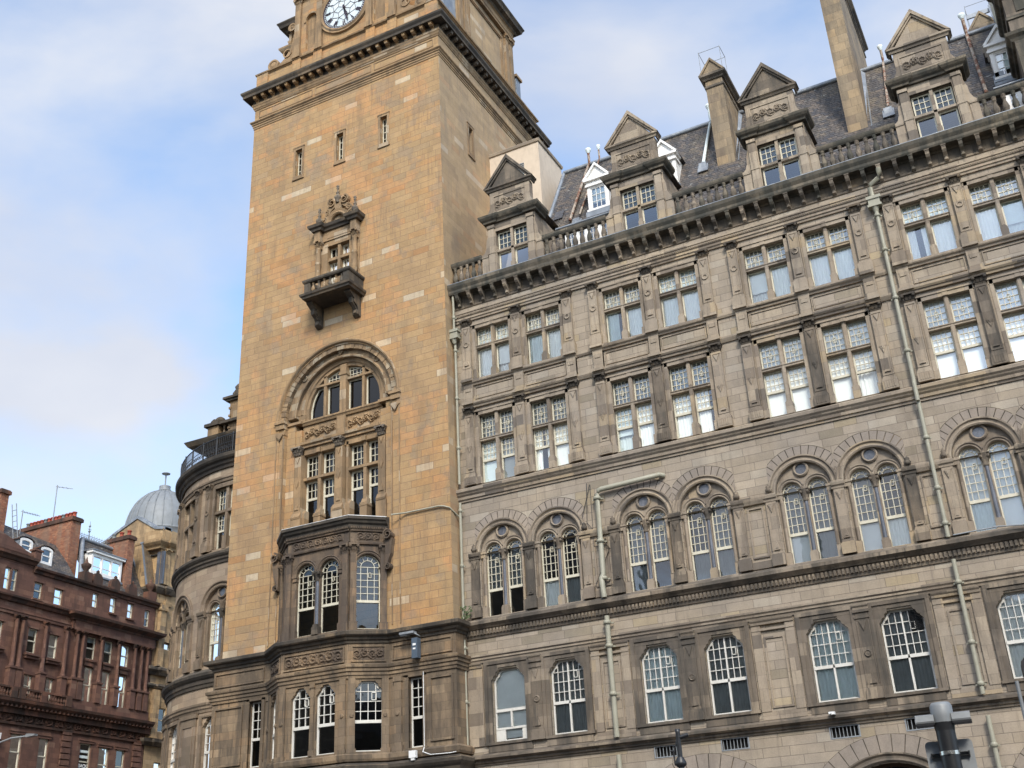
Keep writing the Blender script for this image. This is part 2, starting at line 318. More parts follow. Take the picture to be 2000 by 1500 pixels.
    def wall(s, u0, u1, z0, z1, d, ops, reveal=.3, back=True):
        """flat wall with openings; op = (ua, ub, zbottom, curve from (ua,..) to (ub,..))"""
        B = [(o[0], o[1], o[2], max(c[1] for c in o[3])) for o in ops]
        xs = sorted({u0, u1} | {x for b in B for x in b[:2]})
        for a, b in zip(xs, xs[1:]):
            if b-a < 1e-6: continue
            cu = sorted((q[2], q[3]) for q in B if q[0] < (a+b)/2 < q[1]); z = z0
            for lo, hi in cu + [(z1, z1)]:
                if lo > z+1e-6:
                    U = s.us(a, b)
                    for p, q in zip(U, U[1:]): s.add([(p, d, z), (q, d, z), (q, d, lo), (p, d, lo)], [(0, 1, 2, 3)])
                z = max(z, hi)
        for (ua, ub, zb, cv) in ops:
            zt = max(c[1] for c in cv)
            for (p, zp), (q, zq) in zip(cv, cv[1:]):
                if zt-zp > 1e-6 or zt-zq > 1e-6: s.add([(p, d, zp), (q, d, zq), (q, d, zt), (p, d, zt)], [(0, 1, 2, 3)])
            ol = outline(ua, ub, zb, cv); n = len(ol)
            s.add([(u, d, z) for u, z in ol]+[(u, d-reveal, z) for u, z in ol], [(j, (j+1) % n, n+(j+1) % n, n+j) for j in range(n)])
    def mesh(s, name):
        me = bpy.data.meshes.new(name); me.from_pydata(s.v, [], s.f); me.update()
        import bmesh
        b = bmesh.new(); b.from_mesh(me); bmesh.ops.recalc_face_normals(b, faces=b.faces)
        for i, f in enumerate(b.faces):
            if i in s.sm: f.smooth = True
        b.to_mesh(me); b.free(); return me

def semi(c, r, zs, n=16, sz=1.): return [(c-r*cos(pi*i/n), zs+r*sin(pi*i/n)*sz) for i in range(n+1)]
def flat(a, b, z): return [(a, z), (b, z)]
def shoulder(c, hw, zt):
    q = [(-hw, zt-.36), (-hw+.07, zt-.30), (-hw+.09, zt-.24), (-hw+.17, zt-.2), (-hw+.2, zt-.1), (-hw+.27, zt-.06), (-hw+.29, zt)]
    return [(c+u, z) for u, z in q] + [(c-u, z) for u, z in reversed(q)]
def outline(a, b, zb, cv): return [(a, zb), (b, zb)] + list(reversed(cv))
def inset(poly, w):
    n = len(poly); out = []; A = sum(poly[i][0]*poly[(i+1) % n][1]-poly[(i+1) % n][0]*poly[i][1] for i in range(n)); sg = 1 if A > 0 else -1
    for i in range(n):
        p0, p1, p2 = poly[i-1], poly[i], poly[(i+1) % n]
        def nn(a, b):
            x, y = b[0]-a[0], b[1]-a[1]; l = hypot(x, y) or 1e-9; return (-y/l*sg, x/l*sg)
        a, b = nn(p0, p1), nn(p1, p2); x, y = a[0]+b[0], a[1]+b[1]; q = max(.6, x*a[0]+y*a[1])
        out.append((p1[0]+x/q*w, p1[1]+y/q*w))
    return out
def ztop(cv, u):
    for (a, za), (b, zb) in zip(cv, cv[1:]):
        if a-1e-9 <= u <= b+1e-9 and b > a: return za+(zb-za)*(u-a)/(b-a)
    return cv[-1][1]
def urange(cv, z, a, b):
    ok = [a+(b-a)*i/60 for i in range(61) if ztop(cv, a+(b-a)*i/60) >= z]
    return (min(ok), max(ok)) if ok else None
def frame(m, a, b, zb, cv, d, fw=.06, dep=.06):
    o = outline(a, b, zb, cv); q = inset(o, fw); n = len(o)
    m.add([(u, d, z) for u, z in o]+[(u, d, z) for u, z in q]+[(u, d-dep, z) for u, z in q],
          [(j, (j+1) % n, n+(j+1) % n, n+j) for j in range(n)] + [(n+j, n+(j+1) % n, 2*n+(j+1) % n, 2*n+j) for j in range(n)])
def bars(m, a, b, cv, d, vs=(), hs=(), w=.022, za=0, zb=99, dep=.03):
    for u in vs:
        zt = min(zb, ztop(cv, u))
        if zt > za: m.box(u-w/2, u+w/2, d-dep, d, za, zt)
    for z in hs:
        r = urange(cv, z, a, b)
        if r and za <= z <= zb: m.box(r[0], r[1], d-dep, d+.002, z-w/2, z+w/2)
def div(a, b, n): return [a+(b-a)*i/n for i in range(1, n)]
def grid(m, a, b, cv, d, z0, z1, nu, nz, w=.022): bars(m, a, b, cv, d, div(a, b, nu), div(z0, z1, nz), w, z0, z1)
def rail(m, a, b, d, z, h=.09, dep=.07): m.box(a, b, d-dep, d+.02, z-h/2, z+h/2)
def glazing(m, a, b, zb, cv, d):
    o = inset(outline(a, b, zb, cv), .02); m.add([(u, d, z) for u, z in o], [tuple(range(len(o)))])
def curtain(m, a, b, z0, z1, d, amp=.025, lam=.13, seed=0):
    n = max(4, int((b-a)/.028)); P = []
    for i in range(n+1):
        u = a+(b-a)*i/n; P.append((u, d+amp*sin(u/lam*2*pi+seed)+amp*.5*sin(u/lam*4.1+seed*2)))
    m.add([(u, dd, z0) for u, dd in P]+[(u, dd*.5+d*.5, z1) for u, dd in P], [(i, i+1, n+2+i, n+1+i) for i in range(n)], True)

def carve(m, u0, u1, z0, z1, d, k=5, hgt=.05, nu=0, seed=0):
    """foliage scroll relief: a height field of coiling stems and lobed leaves"""
    W, H = u1-u0, z1-z0; nu = nu or int(max(24, W/.028)); nz = int(max(10, H/.03)); pts = []; cs = []
    for i in range(k):
        cs.append((u0+W*(i+.5)/k, (z0+z1)/2+(.06*H if i % 2 else -.06*H), min(W/k*.62, H*.55), 1 if i % 2 else -1))
    for j in range(nz+1):
        z = z0+H*j/nz
        for i in range(nu+1):
            u = u0+W*i/nu; h = 0
            for (cu, cz, R, sg) in cs:
                r = hypot(u-cu, z-cz)/R
                if r < 1.08:
                    th = atan2(z-cz, u-cu)*sg
                    h = max(h, (.5+.5*cos(r*11+th+seed))*(1 if r < .85 else max(0, (1.08-r)/.23)), max(0, 1-r*4.5)*1.2, .8*max(0, cos(th*5+r*4))*(r > .6)*(r < 1.0))
            e = min(i, nu-i, j, nz-j); pts.append((u, d+.007+hgt*h*min(1, e/2), z))
    m.add(pts, [(j*(nu+1)+i, j*(nu+1)+i+1, (j+1)*(nu+1)+i+1, (j+1)*(nu+1)+i) for j in range(nz) for i in range(nu)])
def capital(m, cu, cd, z0, z1, w, dep):
    """leafy capital: flaring block, two rings of leaves, corner volutes, slab"""
    h = z1-z0
    for k in range(6):
        a = z0+h*.82*k/6; b = z0+h*.82*(k+1)/6; f = .42+.12*(k/5)**2
        m.box(cu-w*f, cu+w*f, cd, cd+dep*(.55+.3*(k/5)**2), a, b)
    for j in range(2):
        for k in range(3 if j == 0 else 4):
            u = cu+w*((k-(1 if j == 0 else 1.5))*.3); zz = z0+h*(.04+.33*j); q = dep*(.6+.14*j)
            m.add([(u-w*.11, cd+q, zz), (u+w*.11, cd+q, zz), (u+w*.13, cd+q+.035, zz+h*.24), (u-w*.13, cd+q+.035, zz+h*.24), (u, cd+q+.075, zz+h*.36), (u, cd, zz+h*.3)],
                  [(0, 1, 2, 3), (3, 2, 4), (0, 3, 4, 5), (1, 2, 4, 5)])
    for sg in (-1, 1):
        c = cu+sg*w*.46
        m.arc(c, z0+h*.74, [(0, cd), (h*.15, cd), (h*.15, cd+dep+.05), (h*.05, cd+dep+.07), (0, cd+dep+.07)], 0, 2*pi, 8)
    m.box(cu-w*.62, cu+w*.62, cd, cd+dep+.06, z1-h*.16, z1)
BAL = [(.055, 0), (.075, 0), (.075, .05), (.05, .07), (.045, .1), (.085, .2), (.095, .28), (.08, .36), (.045, .5), (.038, .58), (.06, .6), (.06, .64), (.042, .66), (.075, .7), (.075, .75)]
def baluster(z0, h, r=1.25, cu=0, cd=0, xf=FLAT):
    m = M(xf); m.lathe(cu, cd, [(q*r, z0+z/.75*h) for q, z in BAL], 8); return m
def scrollm(m, u, d0, d1, z, r, sg=1, turns=1.6, w=.35):     # flat volute standing proud of the wall
    pts = []; n = 26
    for i in range(n+1):
        t = i/n; a = sg*t*turns*2*pi+pi/2; q = r*(1-.8*t); pts.append((u+q*cos(a), z+q*sin(a)))
    for i in range(n):
        (a, b), (c, e) = pts[i], pts[i+1]; k = r*w*(1-.7*i/n); l = hypot(c-a, e-b) or 1; nx, nz = -(e-b)/l*k/2, (c-a)/l*k/2
        m.ext_d([(a-nx, b-nz), (c-nx, e-nz), (c+nx, e+nz), (a+nx, b+nz)], d0, d1)

# ------------------------------------------------------------------ things and parts
def thing(name, label, cat, loc=(0, 0, 0), group=None, rz=0):
    o = bpy.data.objects.new(name, None); sc.collection.objects.link(o); o.empty_display_size = .3
    o.location = loc; o.rotation_euler = (0, 0, rz); o['label'] = label; o['category'] = cat
    if group: o['group'] = group
    return o
APART = {'arch_impost', 'narrow_window_surround', 'narrow_window', 'entablature', 'arch_jamb', 'bay_console', 'base_panelling', 'storey_band', 'hood_band', 'wall_panel',
         'attic_gablet', 'pilaster', 'rusticated_strip', 'window_dressing', 'spandrel_band', 'frieze_panel', 'colonnette', 'arch_window', 'arch_window_surround', 'parapet_pedestal',
         'lunette_window', 'gable_window', 'window_sticker', 'upper_block', 'scroll_buttress', 'base_wall', 'parapet', 'dressings', 'bay_sash', 'bay_light', 'quoin', 'pipe_collar', 'bay_capital'}
def islands(m, gap=.07):                         # far-apart pieces of one mesh become parts of their own
    par = list(range(len(m.v)))
    def find(a):
        while par[a] != a: par[a] = par[par[a]]; a = par[a]
        return a
    for f in m.f:
        r = find(f[0])
        for i in f[1:]: par[find(i)] = r
    bx = {}
    for i, p in enumerate(m.v):
        r = find(i); b = bx.setdefault(r, [list(p), list(p)])
        for k in range(3): b[0][k] = min(b[0][k], p[k]); b[1][k] = max(b[1][k], p[k])
    ids = list(bx); g = {r: r for r in ids}
    def gf(a):
        while g[a] != a: a = g[a]
        return a
    for i, a in enumerate(ids):
        for b in ids[i+1:]:
            if all(bx[a][0][k] <= bx[b][1][k]+gap and bx[b][0][k] <= bx[a][1][k]+gap for k in range(3)): g[gf(a)] = gf(b)
    out = {}
    for j, f in enumerate(m.f): out.setdefault(gf(find(f[0])), []).append(j)
    if len(out) < 2 or len(out) > 60: return [m]
    res = []
    for fs in out.values():
        q = M(); mp = {}
        for j in fs:
            nf = []
            for i in m.f[j]:
                if i not in mp: mp[i] = len(q.v); q.v.append(m.v[i])
                nf.append(mp[i])
            if j in m.sm: q.sm.add(len(q.f))
            q.f.append(tuple(nf))
        res.append(q)
    return sorted(res, key=lambda q: -len(q.f))
def put(name, m, material, parent=None, loc=(0, 0, 0), label=None, rz=0, group=None):
    if isinstance(m, M) and m.me is None and name in APART and len(m.v) < 9000:
        ps = islands(m)
        if len(ps) > 1: return [put_(name, q, material, parent, loc, label, rz, group) for q in ps][0]
    return put_(name, m, material, parent, loc, label, rz, group)
def put_(name, m, material, parent=None, loc=(0, 0, 0), label=None, rz=0, group=None):
    if isinstance(m, M):
        if m.me is None: m.me = m.mesh(name)
        me = m.me
    else: me = m
    if not me.materials: me.materials.append(mat[material])
    elif me.materials[0] != mat[material]: me = me.copy(); me.materials[0] = mat[material]
    o = bpy.data.objects.new(name, me); sc.collection.objects.link(o)
    o.parent = parent; o.location = loc; o.rotation_euler = (0, 0, rz)
    if label: o['label'] = label
    if group: o['group'] = group
    return o
def single(name, m, material, label, cat, group=None, loc=(0, 0, 0), rz=0):
    o = put(name, m, material, None, loc, None, rz); o['label'] = label; o['category'] = cat
    if group: o['group'] = group
    return o
def struct(name, m, material):
    o = put(name, m, material); o['kind'] = 'structure'; return o

# ------------------------------------------------------------------ ground
g = M(); g.add([(-600, 600, -.14), (600, 600, -.14), (600, -600, -.14), (-600, -600, -.14)], [(0, 1, 2, 3)]); struct('ground', g, 'asphalt')
g = M(); g.add([(-110, 40.5, -.136), (60, 40.5, -.136), (60, 5, -.136), (-110, 5, -.136)], [(0, 1, 2, 3)]); struct('road', g, 'asphalt')
g = M()
for i in range(-10, 6): g.box(i*9, i*9+4, 21, 21.12, -.136, -.132)
struct('lane_marking', g, 'line')
for nm, q in (('pavement', [(-41, 5), (60, 5), (60, -3), (-41, -3)]), ('pavement', [(-110, 45), (60, 45), (60, 33), (-110, 33)]), ('pavement', [(-57.6, 5), (-53.5, 5), (-53.5, -60), (-57.6, -60)])):
    g = M(); g.ext_z(q, -.14, 0); struct(nm, g, 'paving')

# ================================================================== HOTEL (right-hand building)
XC = [-17.38+5.66*k for k in range(5)]           # pair centres
WOFF = (-1.135, 1.135)
HW0, HW1 = -20.27, 8.2
hotel = thing('hotel_building', 'long grey-brown sandstone hotel with paired windows and stone dormers on its slate roof', 'building', (-6, 0, 0))
def hp(name, m, material, loc=(0, 0, 0), label=None, parent=None):
    if parent is None: return put(name, m, material, hotel, (loc[0]+6, loc[1], loc[2]), label)
    return put(name, m, material, parent, loc, label)

# ---- openings of the main wall
OP = []
for xc in XC:
    for w_ in WOFF:
        x = xc+w_
        OP.append((x-.66, x+.66, 6.93, shoulder(x, .66, 9.42)))
        OP.append((x-.93, x+.93, 11.36, semi(x, .93, 13.8)))
        OP.append((x-.81, x+.81, 16.52, flat(x-.81, x+.81, 19.42)))
        OP.append((x-.81, x+.81, 20.95, flat(x-.81, x+.81, 23.28)))
    OP.append((xc-2.0, xc+2.0, 0, semi(xc, 2.0, 3.02, 24)))
gr = []
for gx in (-12.85, -10.6, -7.17, -4.93): gr.append((gx-.43, gx+.43, 5.86, flat(gx-.43, gx+.43, 6.19)))
m = M(); m.wall(HW0, HW1, 0, 25.3, 0, OP+gr, .34)
m.add([(HW1, 0, 0), (HW1, -14, 0), (HW1, -14, 25.3), (HW1, 0, 25.3)], [(0, 1, 2, 3)])
m.add([(HW0, -14, 0), (HW1, -14, 0), (HW1, -14, 25.3), (HW0, -14, 25.3)], [(0, 1, 2, 3)])
m.add([(HW0, -.4, 25.3), (HW1, -.4, 25.3), (HW1, -14, 25.3), (HW0, -14, 25.3)], [(0, 1, 2, 3)])
hp('wall', m, 'hotel')
m = M()
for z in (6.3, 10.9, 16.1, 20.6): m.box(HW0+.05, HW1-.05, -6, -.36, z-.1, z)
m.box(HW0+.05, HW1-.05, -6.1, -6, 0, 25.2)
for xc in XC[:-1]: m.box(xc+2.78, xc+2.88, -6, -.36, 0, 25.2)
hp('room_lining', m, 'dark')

# ---- horizontal mouldings
def run(name, prof, material, u0=HW0, u1=HW1, extra=None):
    m = M(); m.ext_u(prof, u0, u1)
    if extra: extra(m)
    return hp(name, m, material)
run('string_course', [(-.02, 6.2), (.05, 6.2), (.05, 6.26), (.11, 6.28), (.11, 6.34), (.17, 6.37), (.22, 6.4), (.26, 6.41), (.26, 6.49), (.19, 6.52), (.0, 6.6), (-.02, 6.6)], 'trimd')
def dent(z0, z1, d0, d1, w_, p):
    def f(m):
        x = HW0+.1
        while x < HW1-.1: m.box(x, x+w_, d0, d1, z0, z1); x += p
    return f
run('main_string_course', [(-.02, 10.6), (.05, 10.6), (.07, 10.68), (.09, 10.7), (.09, 10.9), (.16, 10.93), (.2, 10.97), (.28, 11.03), (.32, 11.06), (.32, 11.17), (.26, 11.2), (0, 11.34), (-.02, 11.34)], 'trimd', extra=dent(10.72, 10.89, .085, .15, .075, .135))
run('string_course', [(-.02, 15.9), (.05, 15.9), (.06, 15.98), (.11, 16.0), (.12, 16.1), (.18, 16.16), (.2, 16.2), (.26, 16.26), (.27, 16.36), (.2, 16.4), (.0, 16.5), (-.02, 16.5)], 'trim')
# first floor hood band: high over the windows, lower at the panels between pairs
m = M(); m.ext_u([(-.02, 9.72), (.06, 9.72), (.08, 9.80), (.12, 9.82), (.12, 9.88), (.17, 9.93), (.17, 9.99), (.0, 10.03), (-.02, 10.03)], HW0, HW1)
pr2 = [(0, 9.55), (.1, 9.55), (.12, 9.62), (.16, 9.66), (.18, 9.71), (0, 9.715)]
for i, xc in enumerate(XC):
    m.ext_u(pr2, xc-.24, xc+.24)
    a = xc+2.13; b = (XC[i+1]-2.13) if i < 4 else HW1
    m.ext_u(pr2, a, b)
m.ext_u(pr2, HW0, XC[0]-2.13); hp('hood_band', m, 'trim')
# bands between the two upper floors
m = M()
seg = []
for i, xc in enumerate(XC): seg.append((xc-2.5, xc+2.5))
for a, b in seg:
    a = max(a, HW0)
    m.ext_u([(-.02, 19.74), (.09, 19.74), (.11, 19.82), (.15, 19.84), (.19, 19.9), (.19, 19.97), (.1, 20.02), (-.02, 20.02)], a, b)
    m.ext_u([(-.02, 20.72), (.08, 20.72), (.1, 20.78), (.16, 20.82), (.18, 20.86), (.18, 20.93), (.05, 20.96), (-.02, 20.96)], a, b)
for i in range(5):
    a = HW0 if i == 0 else seg[i-1][1]; 
    for A, B in ((seg[i][1], seg[i+1][0] if i < 4 else HW1),):
        m.ext_u([(-.02, 19.76), (.05, 19.76), (.1, 19.84), (.13, 19.9), (.13, 19.96), (-.02, 19.98)], A, B)
        m.ext_u([(-.02, 20.74), (.05, 20.74), (.09, 20.82), (.09, 20.92), (-.02, 20.94)], A, B)
hp('storey_band', m, 'trim')
APN = M()
for (a, b, c, e) in ((-.86, .86, 20.12, 20.16), (-.86, .86, 20.6, 20.64), (-.86, -.82, 20.16, 20.6), (.82, .86, 20.16, 20.6)): APN.box(a, b, 0, .035, c, e)
SPR = M(); SPR.box(-.2, .2, 0, .13, 20.0, 20.74); SPR.box(-.11, .11, .13, .155, 20.45, 20.62); SPR.box(-.25, .25, .1, .26, 20.87, 20.96); SPR.box(-.24, .24, .12, .24, 19.88, 19.99); SPR.box(-.2, .2, .0, .12, 19.7, 20.9)
for xc in XC:
    for o in WOFF: hp('apron_panel', APN, 'trim', (xc+o, 0, 0))
    for o in (-2.27, 0, 2.27): hp('short_pier', SPR, 'trim', (xc+o, 0, 0))

run('frieze_moulding', [(-.02, 23.68), (.07, 23.68), (.08, 23.76), (.12, 23.78), (.12, 23.88), (.16, 23.9), (.16, 24.0), (.2, 24.02), (.2, 24.07), (.06, 24.12), (-.02, 24.12)], 'trim', extra=dent(23.925, 23.985, .155, .185, .04, .075))
run('cornice', [(-.3, 24.84), (.06, 24.84), (.1, 24.9), (.4, 24.92), (.43, 24.98), (.43, 25.08), (.5, 25.2), (.52, 25.34), (.46, 25.36), (-.3, 25.42)], 'gutter')
run('bracket_band', [(-.02, 24.45), (.03, 24.45), (.03, 24.84), (-.02, 24.84)], 'soot')  # thin dark slab over the wall between the brackets
run('bed_moulding', [(-.02, 24.36), (.04, 24.36), (.05, 24.42), (.02, 24.45), (-.02, 24.45)], 'trimd')
run('gutter_lining', [(-.4, 25.42), (.44, 25.362), (.49, 25.362), (.49, 25.385), (-.4, 25.44)], 'lead')
# cornice brackets
bm_ = M(); bm_.ext_u([(0, 24.4), (.08, 24.4), (.13, 24.45), (.12, 24.52), (.2, 24.6), (.3, 24.66), (.36, 24.74), (.38, 24.84), (.38, 24.915), (0, 24.915)], -.068, .068)
bm_.ext_u([(.08, 24.42), (.16, 24.44), (.15, 24.56), (.24, 24.62), (.26, 24.74), (.1, 24.8)], -.04, .04)
bm_.ext_u([(0, 24.87), (.4, 24.87), (.41, 24.915), (0, 24.915)], -.085, .085)
x = HW0+.35; i = 0
while x < HW1:
    hp('cornice_bracket', bm_, 'trim' if i % 9 == 4 else 'trimd' if i % 3 else 'gutter', (x, 0, 0)); x += .5565; i += 1

# ---- ordinary pilasters (two upper floors)
def pil_m(z0, z1, w_=.36, d=.15, ped=.42, flut=False):
    m = M(); m.box(-w_/2, w_/2, 0, d, z0, z1)
    m.box(-w_/2-.07, w_/2+.07, 0, d+.07, z0, z0+ped-.06); m.box(-w_/2-.05, w_/2+.05, 0, d+.05, z0+ped-.06, z0+ped)
    m.box(-w_/2-.02, w_/2+.02, 0, d+.025, z0+ped, z0+ped+.07)
    if flut:
        for k in range(5): m.box(-.17+k*.075, -.135+k*.075, d+.07, d+.09, z0+.06, z0+ped-.1)
    for a in (-w_/2, w_/2-.035): m.box(a, a+.035, d, d+.02, z0+ped+.15, z1-.08)      # raised margin
    m.box(-w_/2, w_/2, d, d+.02, z1-.08, z1); m.box(-w_/2, w_/2, d, d+.02, z0+ped+.1, z0+ped+.15)
    zc = (z0+z1)/2+.15; q = .1
    if flut: m.ext_d([(0, zc-.26), (q, zc), (0, zc+.26), (-q, zc)], d, d+.035); m.ext_d([(0, zc-.13), (.05, zc), (0, zc+.13), (-.05, zc)], d+.035, d+.06)
    else: m.arc(0, zc+.25, [(0.07, d), (.12, d), (.12, d+.04), (.07, d+.03)], 0, 2*pi, 12)
    m.ext_d([(-.1, z0+ped+.22), (.1, z0+ped+.22), (0, z0+ped+.5)], d, d+.045)
    m.ext_d([(-.1, z1-.12), (.1, z1-.12), (0, z1-.36)], d, d+.04)
    return m
P4 = pil_m(16.5, 19.42, flut=True); P5 = pil_m(20.96, 23.36)
C4 = M(); capital(C4, 0, 0, 19.40, 19.74, .40, .2); C5 = M(); capital(C5, 0, 0, 23.34, 23.68, .40, .2)
for xc in XC:
    for o in (-2.27, 0, 2.27):
        for P_, C_ in ((P4, C4), (P5, C5)):
            dk = (o == 0 or xc > -7) and P_ is P4
            p = hp('pilaster', P_, 'trimd' if dk and random.random() < .3 else 'trim', (xc+o, 0, 0)); hp('capital', C_, 'soot', parent=p)

# ---- cross windows
def cross_stone(z0, zt, zh, ped=.5, xf=FLAT, hw=.81, step=0):
    m = M(xf, step)
    for sgn in (-1, 1):
        m.box(sgn*hw-.05 if sgn > 0 else -hw-.07, sgn*hw+.07 if sgn > 0 else -hw+.05, -.1, .055, z0, zh+.12)
        m.box(sgn*(hw+.1)-.035, sgn*(hw+.1)+.035, 0, .03, z0+.1, zh+.12)
        a = hw-.02; m.box(min(sgn*(a-.07), sgn*(a+.09)), max(sgn*(a-.07), sgn*(a+.09)), -.05, .1, z0, z0+ped*.7)
    m.box(-hw-.1, hw+.1, -.1, .055, zh-.03, zh+.12); m.box(-hw-.14, hw+.14, 0, .09, zh+.12, zh+.17)
    m.box(-.07, .07, -.3, -.02, z0, zh); m.box(-.045, .045, -.05, .0, z0+ped, zh)
    m.box(-.12, .12, -.3, .03, z0, z0+ped-.06); m.box(-.095, .095, -.3, .01, z0+ped-.06, z0+ped)
    m.box(-hw, hw, -.28, -.01, zt-.06, zt+.05); m.box(-hw, hw, -.04, .02, zt+.02, zt+.05)
    m.box(-.09, .09, -.05, .07, zh-.02, zh+.2)
    m.box(-hw, hw, -.3, .0, z0-.04, z0+.02)
    return m
def cross_window(z0, zt, zh, hr=None, xf=FLAT, hw=.81, nu=4, nz=4, step=0, vent=True):
    m = M(xf, step); gl = M(xf, step)
    for a, b in ((-hw+.04, -.07), (.07, hw-.04)):
        for q0, q1 in ((z0, zt-.06), (zt+.05, zh)):
            cv = flat(a, b, q1); frame(m, a, b, q0, cv, -.2, .05)
            glazing(gl, a, b, q0, cv, -.235)
        grid(m, a+.05, b-.05, flat(a, b, zh), -.205, zt+.1, zh-.05, nu, nz, .022)
        if vent:
            cu = (a+b)/2; zz = zt+.1+(zh-zt)*.42
            for (p, q, r_, t_) in ((cu-.06, cu+.06, zz-.1, zz-.083), (cu-.06, cu+.06, zz+.083, zz+.1), (cu-.06, cu-.045, zz-.1, zz+.1), (cu+.045, cu+.06, zz-.1, zz+.1)): m.box(p, q, -.21, -.18, r_, t_)
        if hr:
            rail(m, a+.03, b-.03, -.2, hr, .09); grid(m, a+.05, b-.05, flat(a, b, zt-.1), -.205, hr+.04, zt-.11, nu, 3, .022)
    return m, gl
S4 = cross_stone(16.52, 18.34, 19.42); W4, G4 = cross_window(16.54, 18.34, 19.42, 17.5, nz=4)
S5 = cross_stone(20.95, 22.42, 23.28, .42); W5, G5 = cross_window(20.97, 22.42, 23.28, None, nz=3)
def sheet(a, b, z0, z1, d, wavy, seed=0, var=0):
    m = M(); w_ = b-a
    if var == 1: curtain(m, a, a+w_*.42, z0, z1, d, .025, .1, seed); curtain(m, b-w_*.3, b, z0, z1, d, .025, .1, seed+1); return m
    if var == 2: m.box(a, b, d-.012, d, z0+(z1-z0)*.38, z1); curtain(m, a, b, z0, z1, d-.08, .02, .12, seed); return m
    if var == 3: curtain(m, a, a+w_*.7, z0, z1, d, .03, .09, seed); return m
    if wavy: curtain(m, a, b, z0, z1, d, .022, .11, seed)
    else: m.box(a, b, d-.012, d, z0, z1)
    return m
SH = {}
def sh(key, *a):
    if key not in SH: SH[key] = sheet(*a)
    return SH[key]
idx = 0; VR = [0, 0, 1, 0, 2, 0, 0, 3, 0, 0, 0, 2, 0, 0, 0, 1, 0, 0, 2, 0, 0, 0, 0, 0, 0, 0]
for i, xc in enumerate(XC):
    for j, w_ in enumerate(WOFF):
        x = xc+w_; bright = i*2+j
        hp('window_surround', S4, 'trim', (x, 0, 0)); win = hp('window', W4, 'cream', (x, 0, 0)); hp('pane', G4, 'glass', parent=win)
        for q, (a, b) in enumerate(((-.78, -.06), (.06, .78))):
            k4 = [('curtb', 0), ('curtd', 0), ('curt', 1), ('curt', 0), ('curtb', 1), ('curt', 1), ('curt', 1), ('blind', 1), ('blind', 0), ('blind', 0), ('blind', 0), ('blind', 1), ('blind', 0), ('blind', 0), ('blind', 0), ('blind', 0)][min(15, bright*2+q)]
            hp('curtain' if k4[1] else 'blind', sh(('4', q, k4[1], bright < 4, VR[idx*2+q]), a, b, 16.55, 18.3 if bright < 4 else 19.4, -.29, k4[1], idx, VR[idx*2+q]), k4[0], parent=win)
            if bright < 4: hp('net_curtain', sh(('4n', q), a, b, 18.44, 19.4, -.31, 0, idx), 'netg', parent=win)
        hp('window_surround', S5, 'trim', (x, 0, 0)); win = hp('window', W5, 'cream', (x, 0, 0)); hp('pane', G5, 'glass', parent=win)
        for q, (a, b) in enumerate(((-.78, -.06), (.06, .78))):
            k5 = ['blind', 'blind', 'curtb', 'curt', 'curtb', 'curt', 'curt', 'blind', 'curt', 'curt', 'blind', 'curt', 'blind', 'blind', 'blind', 'curtb'][min(15, bright*2+q)]
            hp('curtain', sh(('5', q, VR[idx*2+q+3]), a, b, 20.98, 22.36, -.29, 1, idx, VR[idx*2+q+3]), k5, parent=win)
            hp('net_curtain', sh(('5n', q), a, b, 22.5, 23.24, -.31, 0, idx+1), 'netg' if bright % 3 else 'curtb', parent=win)
        idx += 1

